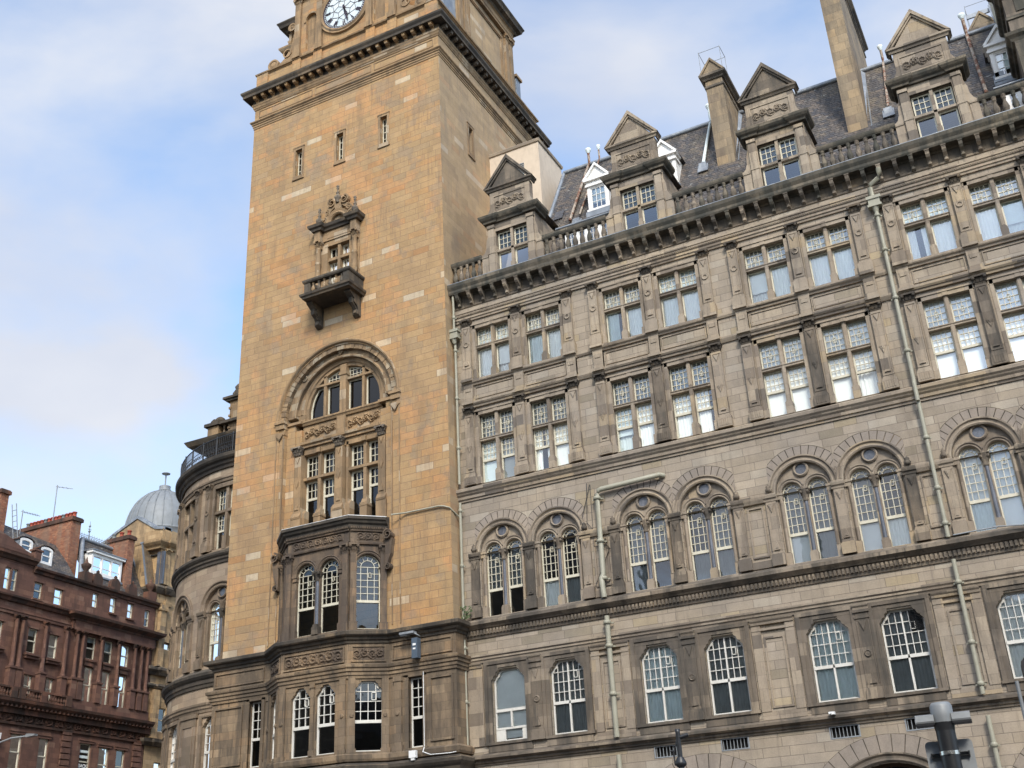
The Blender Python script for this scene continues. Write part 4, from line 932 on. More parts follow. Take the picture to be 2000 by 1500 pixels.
# clock stage: a square core with a pavilion on each face
def ring(x0, x1, y0, y1): return [(x0, -y0), (x1, -y0), (x1, -y1), (x0, -y1)]
m = M(); m.ext_z(ring(-29.6, -21.65, .7, 8.6), 41.0, 47.5); tp('clock_stage_core', m, 'tower')
def pavilion(xf, side=False):
    W = 3.0
    m = M(xf); m.wall(-W, W, 41.0, 45.7, 0, [] if side else [(-2.66-.0+.27, -2.66+.93, 41.4, semi(-2.06, .33, 43.35, 12)), (2.66-.93, 2.66-.27, 41.4, semi(2.06, .33, 43.35, 12))], .14)
    m.box(-W, W, -1.6, -.2, 41, 45.7)
    m.add([(-W, 0, 41), (-W, -.3, 41), (-W, -.3, 45.7), (-W, 0, 45.7)], [(0, 1, 2, 3)]); m.add([(W, 0, 41), (W, -.3, 41), (W, -.3, 45.7), (W, 0, 45.7)], [(0, 1, 2, 3)])
    b = M(xf)
    if not side:
        for u in (-2.06, 2.06): b.box(u-.45, u+.45, -.16, -.13, 41.3, 43.8); b.arc(u, 43.35, [(.33, -.02), (.33, .04), (.42, .05), (.42, -.02)], 0, pi, 14); b.box(u-.45, u-.33, 0, .05, 43.2, 43.35); b.box(u+.33, u+.45, 0, .05, 43.2, 43.35)
    pu = (-2.85, -1.5, 1.5, 2.85) if not side else (-2.8, -2.3, 2.3, 2.8)
    for u in pu:
        b.box(u-.17, u+.17, 0, .14, 41.12, 44.5); b.box(u-.23, u+.23, 0, .2, 41.02, 41.3); b.box(u-.2, u+.2, 0, .17, 41.3, 41.38)
        capital(b, u, 0, 44.45, 44.85, .42, .18)
    if side:
        for (p, q, r_, t_) in ((-1.95, 1.95, 41.35, 41.45), (-1.95, 1.95, 44.4, 44.5), (-1.95, -1.85, 41.45, 44.4), (1.85, 1.95, 41.45, 44.4), (-1.75, 1.75, 41.53, 41.57), (-1.75, 1.75, 44.26, 44.3), (-1.75, -1.71, 41.57, 44.26), (1.71, 1.75, 41.57, 44.26)): b.box(p, q, 0, .06, r_, t_)
    b.ext_u([(0, 44.85), (.2, 44.85), (.22, 44.95), (.26, 45.0), (.26, 45.05), (.16, 45.1), (.16, 45.5), (.25, 45.56), (0, 45.56)], -W-.1, W+.1)
    c = M(xf); c.mould([(0, 45.55), (.12, 45.55), (.2, 45.66), (.4, 45.72), (.44, 45.86), (.52, 45.98), (.52, 46.05), (0, 46.2)], [(W+.1, -1.4), (W+.1, .12), (-W-.1, .12), (-W-.1, -1.4)][::-1]); c.box(-W-.1, W+.1, -1.4, .12, 45.6, 46.2)
    if side: return [('pavilion_wall', m, 'tower_side'), ('pavilion_order', b, 'tower_trim'), ('pavilion_cornice', c, 'soot')]
    return [('pavilion_wall', m, 'tower'), ('pavilion_order', b, 'tower_trim'), ('pavilion_cornice', c, 'soot')]
for q in pavilion(line_xf(TC, TY0+.05)): tp(*q)
for q in pavilion(line_xf(-20.55, 4.75, 0, 1), True): tp(*q)
for q in pavilion(line_xf(TX0+.25, 4.65, 0, -1), True): tp(*q)
CF = line_xf(TC, TY0+.05)
for sgx in (1, -1):                               # scrolled buttresses
    b = M(line_xf(TC, TY0+.1, 1, 0)); pts = [(3.05, 41.05), (4.45, 41.05)] + [(4.3-1.15*sin(t), 41.25+2.1*(1-cos(t))) for t in [k*pi/2/10 for k in range(1, 11)]] + [(3.05, 43.5)]
    b.ext_d([(sgx*u, z) for u, z in pts], -.55, .0); b.arc(sgx*4.42, 41.36, [(0, -.6), (.33, -.6), (.33, .06), (.24, .06), (.22, .02), (.1, .08), (0, .08)], 0, 2*pi, 18)
    b.arc(sgx*3.3, 43.35, [(0, -.6), (.25, -.6), (.25, .06), (.17, .06), (.12, .02), (0, .08)], 0, 2*pi, 16); b.arc(sgx*3.55, 41.75, [(.2, 0), (.27, 0), (.27, .05), (.2, .05)], 0, 2*pi, 16)
    tp('scroll_buttress', b, 'tower_trim')
# small glazed corner turrets behind
for sx, sy in ((-29.9, 1.6), (-21.3, 1.1)):
    t_ = M(); t_.ext_z(ring(sx-.7, sx+.7, sy-.6, sy+.6), 41.0, 43.6); r_ = tp('corner_turret', t_, 'lead')
    t_ = M(); t_.mould([(0, 43.55), (.15, 43.55), (.3, 43.75), (.3, 43.85), (0, 43.95)], ring(sx-.7, sx+.7, sy-.6, sy+.6), True); t_.ext_z(ring(sx-.7, sx+.7, sy-.6, sy+.6), 43.6, 43.95); tp('cornice', t_, 'tower_trim', parent=r_)
    
t_ = M(); t_.ext_z(ring(-20.95, -20.55, 8.2, 8.7), 41.0, 42.9); r_ = tp('corner_turret', t_, 'lead'); t_ = M(); t_.ext_z(ring(-21.0, -20.45, 8.1, 8.8), 42.9, 43.05); tp('cornice', t_, 'tower_trim', parent=r_)
# clock
ck = M(CF); cz = 43.05; R = 1.26
ck.arc(0, cz, [(R+.02, 0), (R+.02, .1), (R+.12, .16), (R+.2, .1), (R+.28, .12), (R+.32, 0)], 0, 2*pi, 48)
face = tp('clock_surround', ck, 'tower_trim')
m = M(CF); m.arc(0, cz, [(0, .02), (R+.03, .02), (R+.03, .05), (0, .05)], 0, 2*pi, 48); dial = tp('clock_dial', m, 'clock')
nm = M(CF)
nm.arc(0, cz, [(R-.03, .05), (R+.03, .05), (R+.03, .08), (R-.03, .08)], 0, 2*pi, 48)
for k in range(60):
    a = 2*pi*k/60; nm.ext_d([((R-.085)*sin(a+q)*s_+0, cz+(R-.085)*cos(a+q)*s_) for q, s_ in ((-.028, .985), (.028, .985), (.028, 1.03), (-.028, 1.03))] if k % 2 else [((R-.085)*sin(a+q)*s_, cz+(R-.085)*cos(a+q)*s_) for q, s_ in ((-.02, .98), (.02, .98), (.02, 1.035), (-.02, 1.035))], .05, .065)
nm.arc(0, cz, [(R-.13, .05), (R-.115, .05), (R-.115, .065), (R-.13, .065)], 0, 2*pi, 48)
def bar_c(m, x0, y0, x1, y1, w_, d0=.05, d1=.07):
    l = hypot(x1-x0, y1-y0) or 1; nx, ny = -(y1-y0)/l*w_/2, (x1-x0)/l*w_/2
    m.ext_d([(x0-nx, cz+y0-ny), (x1-nx, cz+y1-ny), (x1+nx, cz+y1+ny), (x0+nx, cz+y0+ny)], d0, d1)
ROM = {12: 'XII', 1: 'I', 2: 'II', 3: 'III', 4: 'IIII', 5: 'V', 6: 'VI', 7: 'VII', 8: 'VIII', 9: 'IX', 10: 'X', 11: 'XI'}
WD = {'I': .05, 'V': .12, 'X': .12}
for h_, s_ in ROM.items():
    a = 2*pi*h_/12; W_ = sum(WD[c] for c in s_); x = -W_/2; r0, r1 = R-.42, R-.15
    def T(px, pr): return (px*cos(a)+pr*sin(a), -px*sin(a)+pr*cos(a))
    for c in s_:
        w2 = WD[c]
        if c == 'I': bar_c(nm, *T(x+w2/2, r0), *T(x+w2/2, r1), .034)
        elif c == 'V': bar_c(nm, *T(x+.01, r1), *T(x+w2/2, r0), .036); bar_c(nm, *T(x+w2-.01, r1), *T(x+w2/2, r0), .02)
        else: bar_c(nm, *T(x+.01, r1), *T(x+w2-.01, r0), .036); bar_c(nm, *T(x+w2-.01, r1), *T(x+.01, r0), .02)
        x += w2
for k in range(6):                                # leaded pattern of the dial
    a = 2*pi*k/6; b = a+pi/6; c = a-pi/6
    P = lambda r_, t_: (r_*sin(t_), r_*cos(t_))
    bar_c(nm, 0, 0, *P(.42, a), .014); bar_c(nm, *P(.42, a), *P(.62, b), .014); bar_c(nm, *P(.42, a), *P(.62, c), .014); bar_c(nm, *P(.62, b), *P(R-.44, b), .014)
    bar_c(nm, *P(R-.45, b), *P(R-.13, a+pi/6), .012); bar_c(nm, *P(.62, b), *P(.82, a), .014); bar_c(nm, *P(.62, c), *P(.82, a), .014); bar_c(nm, *P(.82, a), *P(R-.44, a), .014)
tp('clock_numerals', nm, 'hand', parent=dial)
hd = M(CF); ha = 2*pi*(5.46/12); ma = 2*pi*(27.6/60)
for a, L, w_ in ((ma, 1.0, .05), (ha, .68, .09)):
    bar_c(hd, -.15*sin(a), -.15*cos(a), L*sin(a), L*cos(a), w_, .1, .125); bar_c(hd, .62*L*sin(a), .62*L*cos(a), .86*L*sin(a), .86*L*cos(a), w_*1.9, .1, .13)
hd.arc(0, cz, [(0, .05), (.07, .05), (.07, .14), (0, .14)], 0, 2*pi, 12); tp('clock_hands', hd, 'hand', parent=dial)

# ---- little balcony window
O0 = M(TF); uc = -.02
O0.box(uc-1.15, uc-.72, -.02, .05, 26.2, 29.6); O0.box(uc+.68, uc+1.12, -.02, .05, 26.2, 29.6)
O0.box(uc-.72, uc-.60, -.28, .06, 26.2, 29.3); O0.box(uc+.58, uc+.68, -.28, .06, 26.2, 29.3); O0.box(uc-.74, uc+.7, -.28, .07, 29.12, 29.4)
O0.box(uc-.07, uc+.07, -.25, .02, 26.2, 29.2); O0.box(uc-.66, uc+.62, -.25, .01, 28.35, 28.5); O0.box(uc-1.0, uc+.96, 0, .12, 29.4, 29.9)
O0.box(uc-.6, uc+.58, .1, .14, 29.5, 29.82)
oriel = tp('balcony_window_surround', O0, 'tower_trim')
m = M(TF)
for u in (-1.0+uc, .96+uc):
    m.lathe(u, .2, [(.16, 26.9), (.17, 27.0), (.12, 27.05), (.12, 27.3), (.16, 27.4), (.15, 27.6), (.12, 27.8), (.12, 28.2), (.15, 28.25), (.12, 28.3), (.11, 29.0), (.13, 29.03), (.1, 29.06)], 10)
    capital(m, u, .06, 29.05, 29.45, .3, .25); m.box(u-.15, u+.15, 0, .35, 29.45, 29.95); m.box(u-.17, u+.17, 0, .37, 26.2, 26.9)
tp('colonnette', m, 'tower_trim', parent=oriel)
m = M(TF); m.mould([(0, 29.9), (.08, 29.9), (.12, 30.0), (.2, 30.05), (.24, 30.18), (0, 30.26)], [(1.14, 0), (1.14, .36), (.78, .36), (.78, .13), (-.82, .13), (-.82, .36), (-1.18, .36), (-1.18, 0)][::-1])
m.box(-1.18, 1.14, 0, .13, 29.9, 30.26); m.box(-1.18, -.82, 0, .36, 29.9, 30.26); m.box(.78, 1.14, 0, .36, 29.9, 30.26); tp('cornice', m, 'soot', parent=oriel)
m = M(TF); zb = 30.26
m.arc(uc, zb, [(.36, 0), (.36, .2), (.42, .26), (.5, .2), (.62, .24), (.62, 0)], 0, pi, 18)
for k in range(9):
    a = pi*(k+.5)/9; m.ext_d([(uc+.08*cos(a-.1), zb+.02+.08*sin(a-.1)), (uc+.33*cos(a-.12), zb+.33*sin(a-.12)), (uc+.35*cos(a), zb+.35*sin(a)), (uc+.33*cos(a+.12), zb+.33*sin(a+.12)), (uc+.08*cos(a+.1), zb+.02+.08*sin(a+.1))], .02, .07)
for sg in (-1, 1):
    scrollm(m, uc+sg*.72, .02, .2, zb+.18, .2, sg); scrollm(m, uc+sg*.34, .02, .22, zb+1.06, .24, -sg); scrollm(m, uc+sg*.6, .02, .18, zb+.62, .17, sg)
    pts = [(uc+sg*.88, zb+.1), (uc+sg*.72, zb+.5), (uc+sg*.55, zb+.8), (uc+sg*.2, zb+.98), (uc+sg*.2, zb+.8), (uc+sg*.48, zb+.6), (uc+sg*.6, zb+.3), (uc+sg*.66, zb+.05)]
    m.ext_d(pts, 0, .15)
m.ext_d([(uc-.14, zb+.6), (uc+.14, zb+.6), (uc+.2, zb+1.05), (uc, zb+1.3), (uc-.2, zb+1.05)], 0, .2)
tp('scrolled_gable', m, 'tower_trim', parent=oriel)
fin = [(.06, 0), (.11, .03), (.06, .1), (.15, .24), (.16, .33), (.08, .42), (.05, .5), (.09, .54), (.04, .6), (.03, .72), (.07, .78), (.05, .84), (.08, .9), (.02, .98)]
for u, z in ((-1.0+uc, 30.26), (.96+uc, 30.26), (uc, 31.2)):
    m = M(TF); m.lathe(u, .2, [(r*1.0, z+h_) for r, h_ in fin], 10); tp('urn_finial', m, 'trimd', parent=oriel)
wm = M(TF); wg = M(TF)
for a, b in ((uc-.60, uc-.07), (uc+.07, uc+.58)):
    for q0, q1, nz in ((26.3, 28.35, 4), (28.5, 29.12, 1)):
        frame(wm, a, b, q0, flat(a, b, q1), -.2, .06); glazing(wg, a, b, q0, flat(a, b, q1), -.24)
        grid(wm, a+.06, b-.06, flat(a, b, q1), -.205, q0+.06, q1-.06, 3 if nz > 1 else 2, nz, .024)
w_ = tp('balcony_door', wm, 'cream', parent=oriel); tp('pane', wg, 'glassd', parent=w_)
# balcony
bx0, bx1, bd = -1.04, 1.3, 1.12
m = M(TF)
m.mould([(0, 26.0), (.05, 26.0), (.08, 26.08), (.14, 26.12), (.16, 26.22), (0, 26.26)], [(bx1, 0), (bx1, bd), (bx0, bd), (bx0, 0)][::-1]); m.ext_z([(bx0, 0), (bx1, 0), (bx1, bd), (bx0, bd)], 26.02, 26.25)
m.mould([(-.22, 26.78), (.03, 26.78), (.07, 26.84), (.07, 26.93), (-.22, 26.96)], [(bx1, 0), (bx1, bd), (bx0, bd), (bx0, 0)][::-1])
for a, b in ((bx0, bx0+.3), (bx1-.3, bx1)): m.box(a, b, bd-.2, bd, 26.25, 26.8); m.box(a+.07, b-.07, bd, bd+.03, 26.32, 26.7)
for u in (bx0, bx1-.2): m.box(u, u+.2, 0, bd-.2, 26.25, 26.8)
bl = tp('balcony', m, 'soot')
for k in range(6): tp('baluster', baluster(26.27, .52, .95, bx0+.42+k*.3, bd-.1, TF), 'trimd' if k % 2 else 'tower_trim', parent=bl)
cb = M(); cb.ext_u([(0, 25.02), (.06, 25.02), (.22, 25.1), (.24, 25.2), (.2, 25.3), (.3, 25.45), (.5, 25.55), (.54, 25.66), (.5, 25.72), (.75, 25.86), (.86, 25.92), (.88, 26.03), (0, 26.03)], -.15, .15)
cb.ext_u([(.2, 25.1), (.28, 25.14), (.26, 25.3), (.4, 25.42), (.58, 25.52), (.6, 25.66), (.6, 25.76), (.2, 25.8)], -.08, .08)
for u in (-.96+.02, 1.04): tp('balcony_bracket', cb, 'soot', (TC+u, TY0, 0))

# ---- great arch with its recessed orders
m = M(TF); zs = 21.05
m.arc(0, zs, [(AR, -.02), (AR, .03), (AR+.04, .1), (AR+.1, .12), (AR+.14, .06), (AR+.14, 0)], 0, pi, 48); tp('arch_label', m, 'tower_trim')
m = M(TF); nseg = 37
for k in range(nseg):
    a0 = pi*k/nseg+.004; a1 = pi*(k+1)/nseg-.004; pa = [(r*cos(a), zs+r*sin(a)) for r, a in ((2.72, a0), (AR, a0), (AR, a1), (2.72, a1))]; m.ext_d(pa, -.5, -.03 if k % 2 else -.045)
tp('outer_arch_order', m, 'tower_arch')
zs = 21.2; m = M(TF); m.arc(0, zs, [(2.28, -.22), (2.34, -.2), (2.4, -.24), (2.72, -.24), (2.72, -.6), (2.28, -.6)], 0, pi, 48)
for a in (pi/2, pi*.24, pi*.76):
    c = (2.56*cos(a), zs+2.56*sin(a))
    if a == pi/2: m.ext_d([(c[0], c[1]-.16), (c[0]+.16, c[1]), (c[0], c[1]+.16), (c[0]-.16, c[1])], -.25, -.17); m.ext_d([(c[0], c[1]-.08), (c[0]+.08, c[1]), (c[0], c[1]+.08), (c[0]-.08, c[1])], -.18, -.13)
    else: m.arc(c[0], c[1], [(.1, -.25), (.15, -.25), (.15, -.19), (.12, -.17), (.1, -.2)], 0, 2*pi, 14)
tp('middle_arch_order', m, 'tower_arch')
m = M(TF); zs = 21.35; m.box(-2.28, -1.93, -.7, -.42, 20.9, zs); m.box(1.93, 2.28, -.7, -.42, 20.9, zs); m.arc(0, zs, [(1.93, -.52), (1.97, -.44), (2.05, -.42), (2.1, -.38), (2.2, -.42), (2.28, -.36), (2.28, -.7), (1.93, -.7)], 0, pi, 48); tp('inner_arch_order', m, 'tower_trim')
m = M(TF)                                         # jambs of the recess
for sg in (-1, 1):
    for u0_, u1_, dd in ((2.72, AR, -.03), (2.3, 2.72, -.24)):
        a, b = sorted((sg*u0_, sg*u1_)); m.box(a, b, -.7, dd, 15.7, 21.0)
    a, b = sorted((sg*2.0, sg*2.3)); m.box(a, b, -.7, -.3, 15.7, 20.6)
tp('arch_jamb', m, 'tower')
m = M(TF)
for sg in (-1, 1):
    a, b = sorted((sg*2.7, sg*(AR+.16))); m.box(a, b, -.7, .06, 20.72, 20.95); m.box(a-.05, b+.05, -.7, .12, 20.95, 21.06); m.box(a, b, -.7, .03, 20.45, 20.56)
    m.ext_d([(a+.04, 20.45), (b-.04, 20.45), ((a+b)/2, 20.2)], -.02, .08); m.ext_d([(a+.12, 21.06), (b-.12, 21.06), ((a+b)/2, 21.3)], -.05, .05)
    a, b = sorted((sg*1.95, sg*2.72)); m.box(a, b, -.7, -.16, 20.86, 20.98)
    for q in (2.74, 3.1): m.box(sg*q-.025 if sg > 0 else -q-.025, sg*q+.025, -.04, .03, 11.5, 20.4)
tp('arch_impost', m, 'tower_trim')
# panel and windows inside the arch
LU = M(TF); d0 = -.62
crv = 0
def clipz(u, r=1.80): return 21.35+sqrt(max(0, r*r-u*u))
def arccv(a, b, r=1.80, n=8, zmax=99): return [(a+(b-a)*k/n, min(zmax, clipz(a+(b-a)*k/n, r))) for k in range(n+1)]
LU.box(-.16, .16, -.75, -.42, 20.9, 23.25); LU.box(-.2, .2, -.75, -.38, 22.75, 22.9); LU.box(-.2, .2, -.75, -.38, 20.9, 21.05)
for u in (-.99, .99): LU.box(u-.065, u+.065, -.8, -.5, 20.9, 22.95)
for a, b in ((-1.75, -.16), (.16, 1.75)): LU.box(a, b, -.78, -.48, 22.5, 22.6)
LU.arc(0, 21.35, [(1.82, -.8), (1.82, -.5), (1.95, -.5), (1.95, -.8)], 0, pi, 32); LU.box(-1.95, -1.82, -.8, -.5, 20.9, 21.35); LU.box(1.82, 1.95, -.8, -.5, 20.9, 21.35)
tp('lunette_tracery', LU, 'tower_trim')
LW = M(TF); LG = M(TF)
for a, b in ((-1.81, -1.055), (-.925, -.16), (.16, .925), (1.055, 1.81)):
    cv = arccv(a, b, 1.82, 8, 22.5); frame(LW, a, b, 20.95, cv, -.66, .06); glazing(LG, a, b, 20.95, cv, -.7)
for a, b in ((-.92, -.16), (.16, .92)):
    cv = arccv(a, b, 1.8); frame(LW, a, b, 22.6, cv, -.66, .05); glazing(LG, a, b, 22.6, cv, -.7); grid(LW, a, b, cv, -.665, 22.6, 23.15, 4, 3, .022)
w_ = tp('lunette_window', LW, 'cream'); tp('pane', LG, 'glassd', parent=w_)
PN = M(TF)
PN.box(-2.02, 2.02, -.75, -.42, 19.75, 20.86); PN.ext_u([(-.5, 20.78), (-.34, 20.78), (-.3, 20.86), (-.26, 20.9), (-.26, 20.97), (-.5, 21.0)], -2.02, 2.02)
PN.ext_u([(-.45, 19.74), (-.3, 19.74), (-.3, 19.83), (-.22, 19.88), (-.2, 19.98), (-.45, 20.04)], -2.02, 2.02); PN.box(-.22, .22, -.5, -.32, 20.0, 20.86); PN.box(-2.02, 2.02, -.75, -.4, 19.45, 19.75)
tp('arch_panel', PN, 'tower_trim')
for a, b in ((-1.9, -.3), (.3, 1.9)):
    m = M(TF); carve(m, a, b, 20.08, 20.72, -.42, 6, .11, 0, 1.0); tp('carved_frieze', m, 'tower_trim')
TS4 = M(TF); TW4 = M(TF); TG4 = M(TF)
for c in (-1.14, 1.14):
    hw = .80
    for sg in (-1, 1):
        a, b = sorted((c+sg*hw, c+sg*(hw+.1))); TS4.box(a, b, -.75, -.4, 15.75, 19.6)
        a, b = sorted((c+sg*(hw-.12), c+sg*(hw+.12))); TS4.box(a, b, -.75, -.36, 15.75, 16.85); TS4.ext_u([(-.75, 16.85), (-.38, 16.85), (-.5, 17.0), (-.75, 17.0)], a, b)
    TS4.box(c-.075, c+.075, -.8, -.44, 15.75, 19.5); TS4.box(c-hw, c+hw, -.8, -.42, 18.3, 18.42)
    TS4.box(c-.17, c+.17, -.8, -.34, 15.75, 16.75); TS4.box(c-.19, c+.19, -.8, -.32, 16.6, 16.68); TS4.ext_u([(-.75, 16.75), (-.36, 16.75), (-.46, 16.95), (-.75, 16.95)], c-.13, c+.13)
    TS4.box(c-.1, c+.1, -.5, -.3, 19.42, 19.62)
    for a, b in ((c-hw, c-.075), (c+.075, c+hw)):
        for q0, q1 in ((15.8, 18.3), (18.42, 19.46)): frame(TW4, a, b, q0, flat(a, b, q1), -.66, .085); glazing(TG4, a, b, q0, flat(a, b, q1), -.7)
        rail(TW4, a+.05, b-.05, -.66, 17.5, .1); grid(TW4, a+.08, b-.08, flat(a, b, 19.5), -.665, 18.5, 19.4, 3, 3, .026); grid(TW4, a+.08, b-.08, flat(a, b, 18.2), -.665, 17.55, 18.22, 3, 2, .026)
tp('arch_window_surround', TS4, 'tower_trim'); w_ = tp('arch_window', TW4, 'cream'); tp('pane', TG4, 'glassd', parent=w_)
PT = pil_m(16.9, 19.42, .34, .12, .3); 
for u in (-2.1, 0, 2.1):
    m = M(TF); m.box(u-.17, u+.17, -.7, -.22, 16.6, 19.42); m.box(u-.24, u+.24, -.7, -.16, 15.75, 16.6); m.ext_u([(-.6, 16.6), (-.14, 16.6), (-.12, 16.68), (-.24, 16.9), (-.6, 16.9)], u-.22, u+.22)
    m.ext_d([(u, 17.95), (u+.09, 18.2), (u, 18.45), (u-.09, 18.2)], -.22, -.18); m.ext_d([(u-.1, 17.0), (u+.1, 17.0), (u, 17.3)], -.22, -.18); m.ext_d([(u-.1, 19.3), (u+.1, 19.3), (u, 19.05)], -.22, -.18)
    p = tp('arch_pilaster', m, 'tower_trim'); m = M(TF); capital(m, u, -.3, 19.4, 19.75, .4, .24); tp('capital', m, 'trimd', parent=p)

# ---- canted bay window, two storeys
BU, BC, BD = 1.46, 2.50, 1.02                     # half width of front, half width at wall, depth
bpath = [(-BC-.0, 0), (-BU, BD), (BU, BD), (BC, 0)]
def bxf(i):                                       # faces: 0 left cant, 1 front, 2 right cant
    (u0, d0), (u1, d1) = bpath[i], bpath[i+1]; return line_xf(TC+(u0+u1)/2, TY0-(d0+d1)/2, u1-u0, -(d1-d0)), hypot(u1-u0, d1-d0)
def baym(prof, off=0): 
    m = M(TF); m.mould(prof, [(-BC-.12, off)] + [(-BC, off), (-BU, BD+off), (BU, BD+off), (BC, off)] + [(BC+.12, off)]); return m
bay = tp('bay_window', baym([(-.3, 15.2), (.06, 15.2), (.1, 15.28), (.12, 15.36), (.2, 15.42), (.24, 15.5), (.3, 15.54), (.3, 15.64), (.2, 15.68), (-.3, 15.78)]), 'soot')
bf = M(TF); bf.ext_z([(-BC, 0), (-BU, BD), (BU, BD), (BC, 0), (BC, -.5), (-BC, -.5)], 15.3, 15.74); tp('bay_roof', bf, 'lead', parent=bay)
bp_ = M(TF); bp_.mould([(.2, 15.68), (.29, 15.645), (.31, 15.65), (.31, 15.665), (.2, 15.71)], [(-BC-.12, 0), (-BC, 0), (-BU, BD), (BU, BD), (BC, 0), (BC+.12, 0)]); tp('lead_flashing', bp_, 'plastic', parent=bay)
for i in range(3):
    xf, L = bxf(i); h_ = L/2-.02
    lts = [(-.48, .48)] if i != 1 else [(-1.0, -.12), (.12, 1.0)]
    if i == 1: h_ = BU
    ops = []
    for a, b in lts: r_ = (b-a)/2; ops.append((a, b, 11.36, semi((a+b)/2, r_, 13.72 if i == 1 else 13.75, 14)))
    m = M(xf); m.wall(-h_, h_, 11.2, 15.25, 0, ops, .22); tp('bay_wall', m, 'tower_mid', parent=bay)
    s_ = M(xf); wm = M(xf); wg = M(xf)
    for a, b, c, cv in ops:
        r_ = (b-a)/2; cu = (a+b)/2; zz = cv[0][1]
        s_.arc(cu, zz, [(r_, -.2), (r_, .03), (r_+.04, .06), (r_+.08, .03), (r_+.12, .07), (r_+.15, .05), (r_+.15, 0)], 0, pi, 18)
        q, g_ = round_light(a, b, c, cv, xf, 0, 12.42, zz, -.14, 4); wm.v += []; 
        n0 = len(wm.v); wm.v += q.v; wm.f += [tuple(k+n0 for k in f) for f in q.f]; n0 = len(wg.v); wg.v += g_.v; wg.f += [tuple(k+n0 for k in f) for f in g_.f]
        for sg in (-1, 1):
            if i == 1 and abs(cu+sg*r_) < .3: continue
            p, t_ = sorted((cu+sg*(r_-.02), cu+sg*(r_+.16))); s_.box(p, t_, -.2, .05, zz-.2, zz); s_.box(p-.02, t_+.02, -.2, .08, zz-.06, zz+.01); s_.box(p, t_, -.2, .05, 11.3, 11.62)
    for u in (-h_+.13, h_-.13):
        s_.box(u-.12, u+.12, 0, .1, 11.3, 14.3); s_.box(u-.16, u+.16, 0, .14, 11.22, 11.6)
        capital(s_, u, 0, 14.2, 14.6, .32, .16)
    s_.ext_u([(0, 14.6), (.08, 14.6), (.1, 14.66), (.1, 14.7), (0, 14.72)], -h_, h_); s_.ext_u([(0, 15.12), (.08, 15.12), (.08, 15.2), (0, 15.2)], -h_, h_)
    s_.box(-h_+.02, h_-.02, 0, .08, 11.2, 11.33)
    x = -h_
    while x < h_-.03: s_.box(x, x+.035, .1, .15, 15.2, 15.28); x += .07
    tp('bay_dressings', s_, 'tower_mid', parent=bay); w_ = tp('bay_light', wm, 'cream', parent=bay); tp('bay_pane', wg, 'glassd', parent=bay)
    m = M(xf); carve(m, -h_+.26, h_-.26, 14.76, 15.1, .0, 7 if i == 1 else 3, .06); tp('carved_frieze', m, 'tower_mid', parent=bay)
    if i == 1:
        m = M(xf); m.lathe(0, -.02, [(.085, 11.72), (.072, 13.42)], 12); tp('bay_column', m, 'marble', parent=bay)
        m = M(xf); m.lathe(0, -.02, [(.09, 13.38), (.1, 13.42), (.09, 13.45), (.12, 13.56), (.17, 13.66), (.19, 13.72)], 10); capital(m, 0, -.16, 13.42, 13.74, .28, .26); m.box(-.14, .14, -.2, .13, 11.33, 11.62); m.box(-.11, .11, -.18, .1, 11.62, 11.72); tp('bay_capital', m, 'soot', parent=bay)
# side consoles of the bay
m = M(TF)
for sg in (-1, 1): scrollm(m, sg*(BC+.22), .0, .35, 14.95, .2, sg); m.ext_d([(sg*(BC+.05), 13.6), (sg*(BC+.05), 14.8), (sg*(BC+.38), 14.8), (sg*(BC+.3), 14.2)], 0, .22); scrollm(m, sg*(BC+.16), .0, .26, 13.7, .13, -sg)
tp('bay_console', m, 'tower_mid', parent=bay)

# ---- tower base
BC = 2.68
YB = -.9; BF = line_xf(TC, YB); BBD = .92
bx0, bx1 = -31.2-TC, -20.1-TC
def basepath(): return [(bx0, -9), (bx0, 0), (-BC-.05, 0), (-BU-.05, BBD), (BU+.05, BBD), (BC+.05, 0), (bx1, 0), (bx1, -2)]
def bmould(name, prof, material):
    m = M(BF); m.mould(prof, basepath()); return tp(name, m, material)
base = bmould('base_cornice', [(-.3, 10.78), (.05, 10.78), (.07, 10.86), (.14, 10.9), (.18, 10.98), (.28, 11.02), (.32, 11.06), (.33, 11.17), (.24, 11.21), (-.3, 11.36)], 'soot')
m = M(BF); m.ext_z([(-BC-.05, -.5), (-BC-.05, 0), (-BU-.05, BBD), (BU+.05, BBD), (BC+.05, 0), (BC+.05, -.5)], 10.9, 11.2); m.ext_z([(bx0, -9), (bx0, 0), (bx1, 0), (bx1, -.3)], 10.9, 11.22); tp('base_top', m, 'soot')
bmould('base_entablature', [(-.02, 9.5), (.05, 9.5), (.06, 9.58), (.1, 9.62), (.1, 9.72), (.15, 9.75), (.15, 9.84), (.2, 9.88), (.22, 9.98), (.06, 10.04), (-.02, 10.04)], 'tower_low')
bmould('base_sill', [(-.02, 6.62), (.1, 6.62), (.14, 6.7), (.16, 6.84), (.04, 6.92), (-.02, 6.92)], 'tower_low')
bmould('base_string', [(-.02, 6.1), (.08, 6.1), (.12, 6.2), (.2, 6.28), (.26, 6.36), (.28, 6.46), (.1, 6.56), (-.02, 6.58)], 'soot')
def lowwall(xf, a, b, ops, nm='base_wall'):
    m = M(xf); m.wall(a, b, 0, 11.0, 0, ops, .25); tp(nm, m, 'tower_low')
nl, nr = -3.38, 3.85
lowwall(BF, bx0, -BC-.05, [(nl-.3, nl+.3, 6.95, flat(nl-.3, nl+.3, 9.42))]); lowwall(BF, BC+.05, bx1, [(nr-.3, nr+.3, 6.95, flat(nr-.3, nr+.3, 9.42))])
SDX = line_xf(-20.1, YB, 0, 1); lowwall(SDX, 0, 1.5, []); SDL = line_xf(-31.2, YB+8, 0, -1); lowwall(SDL, 0, 8, [])
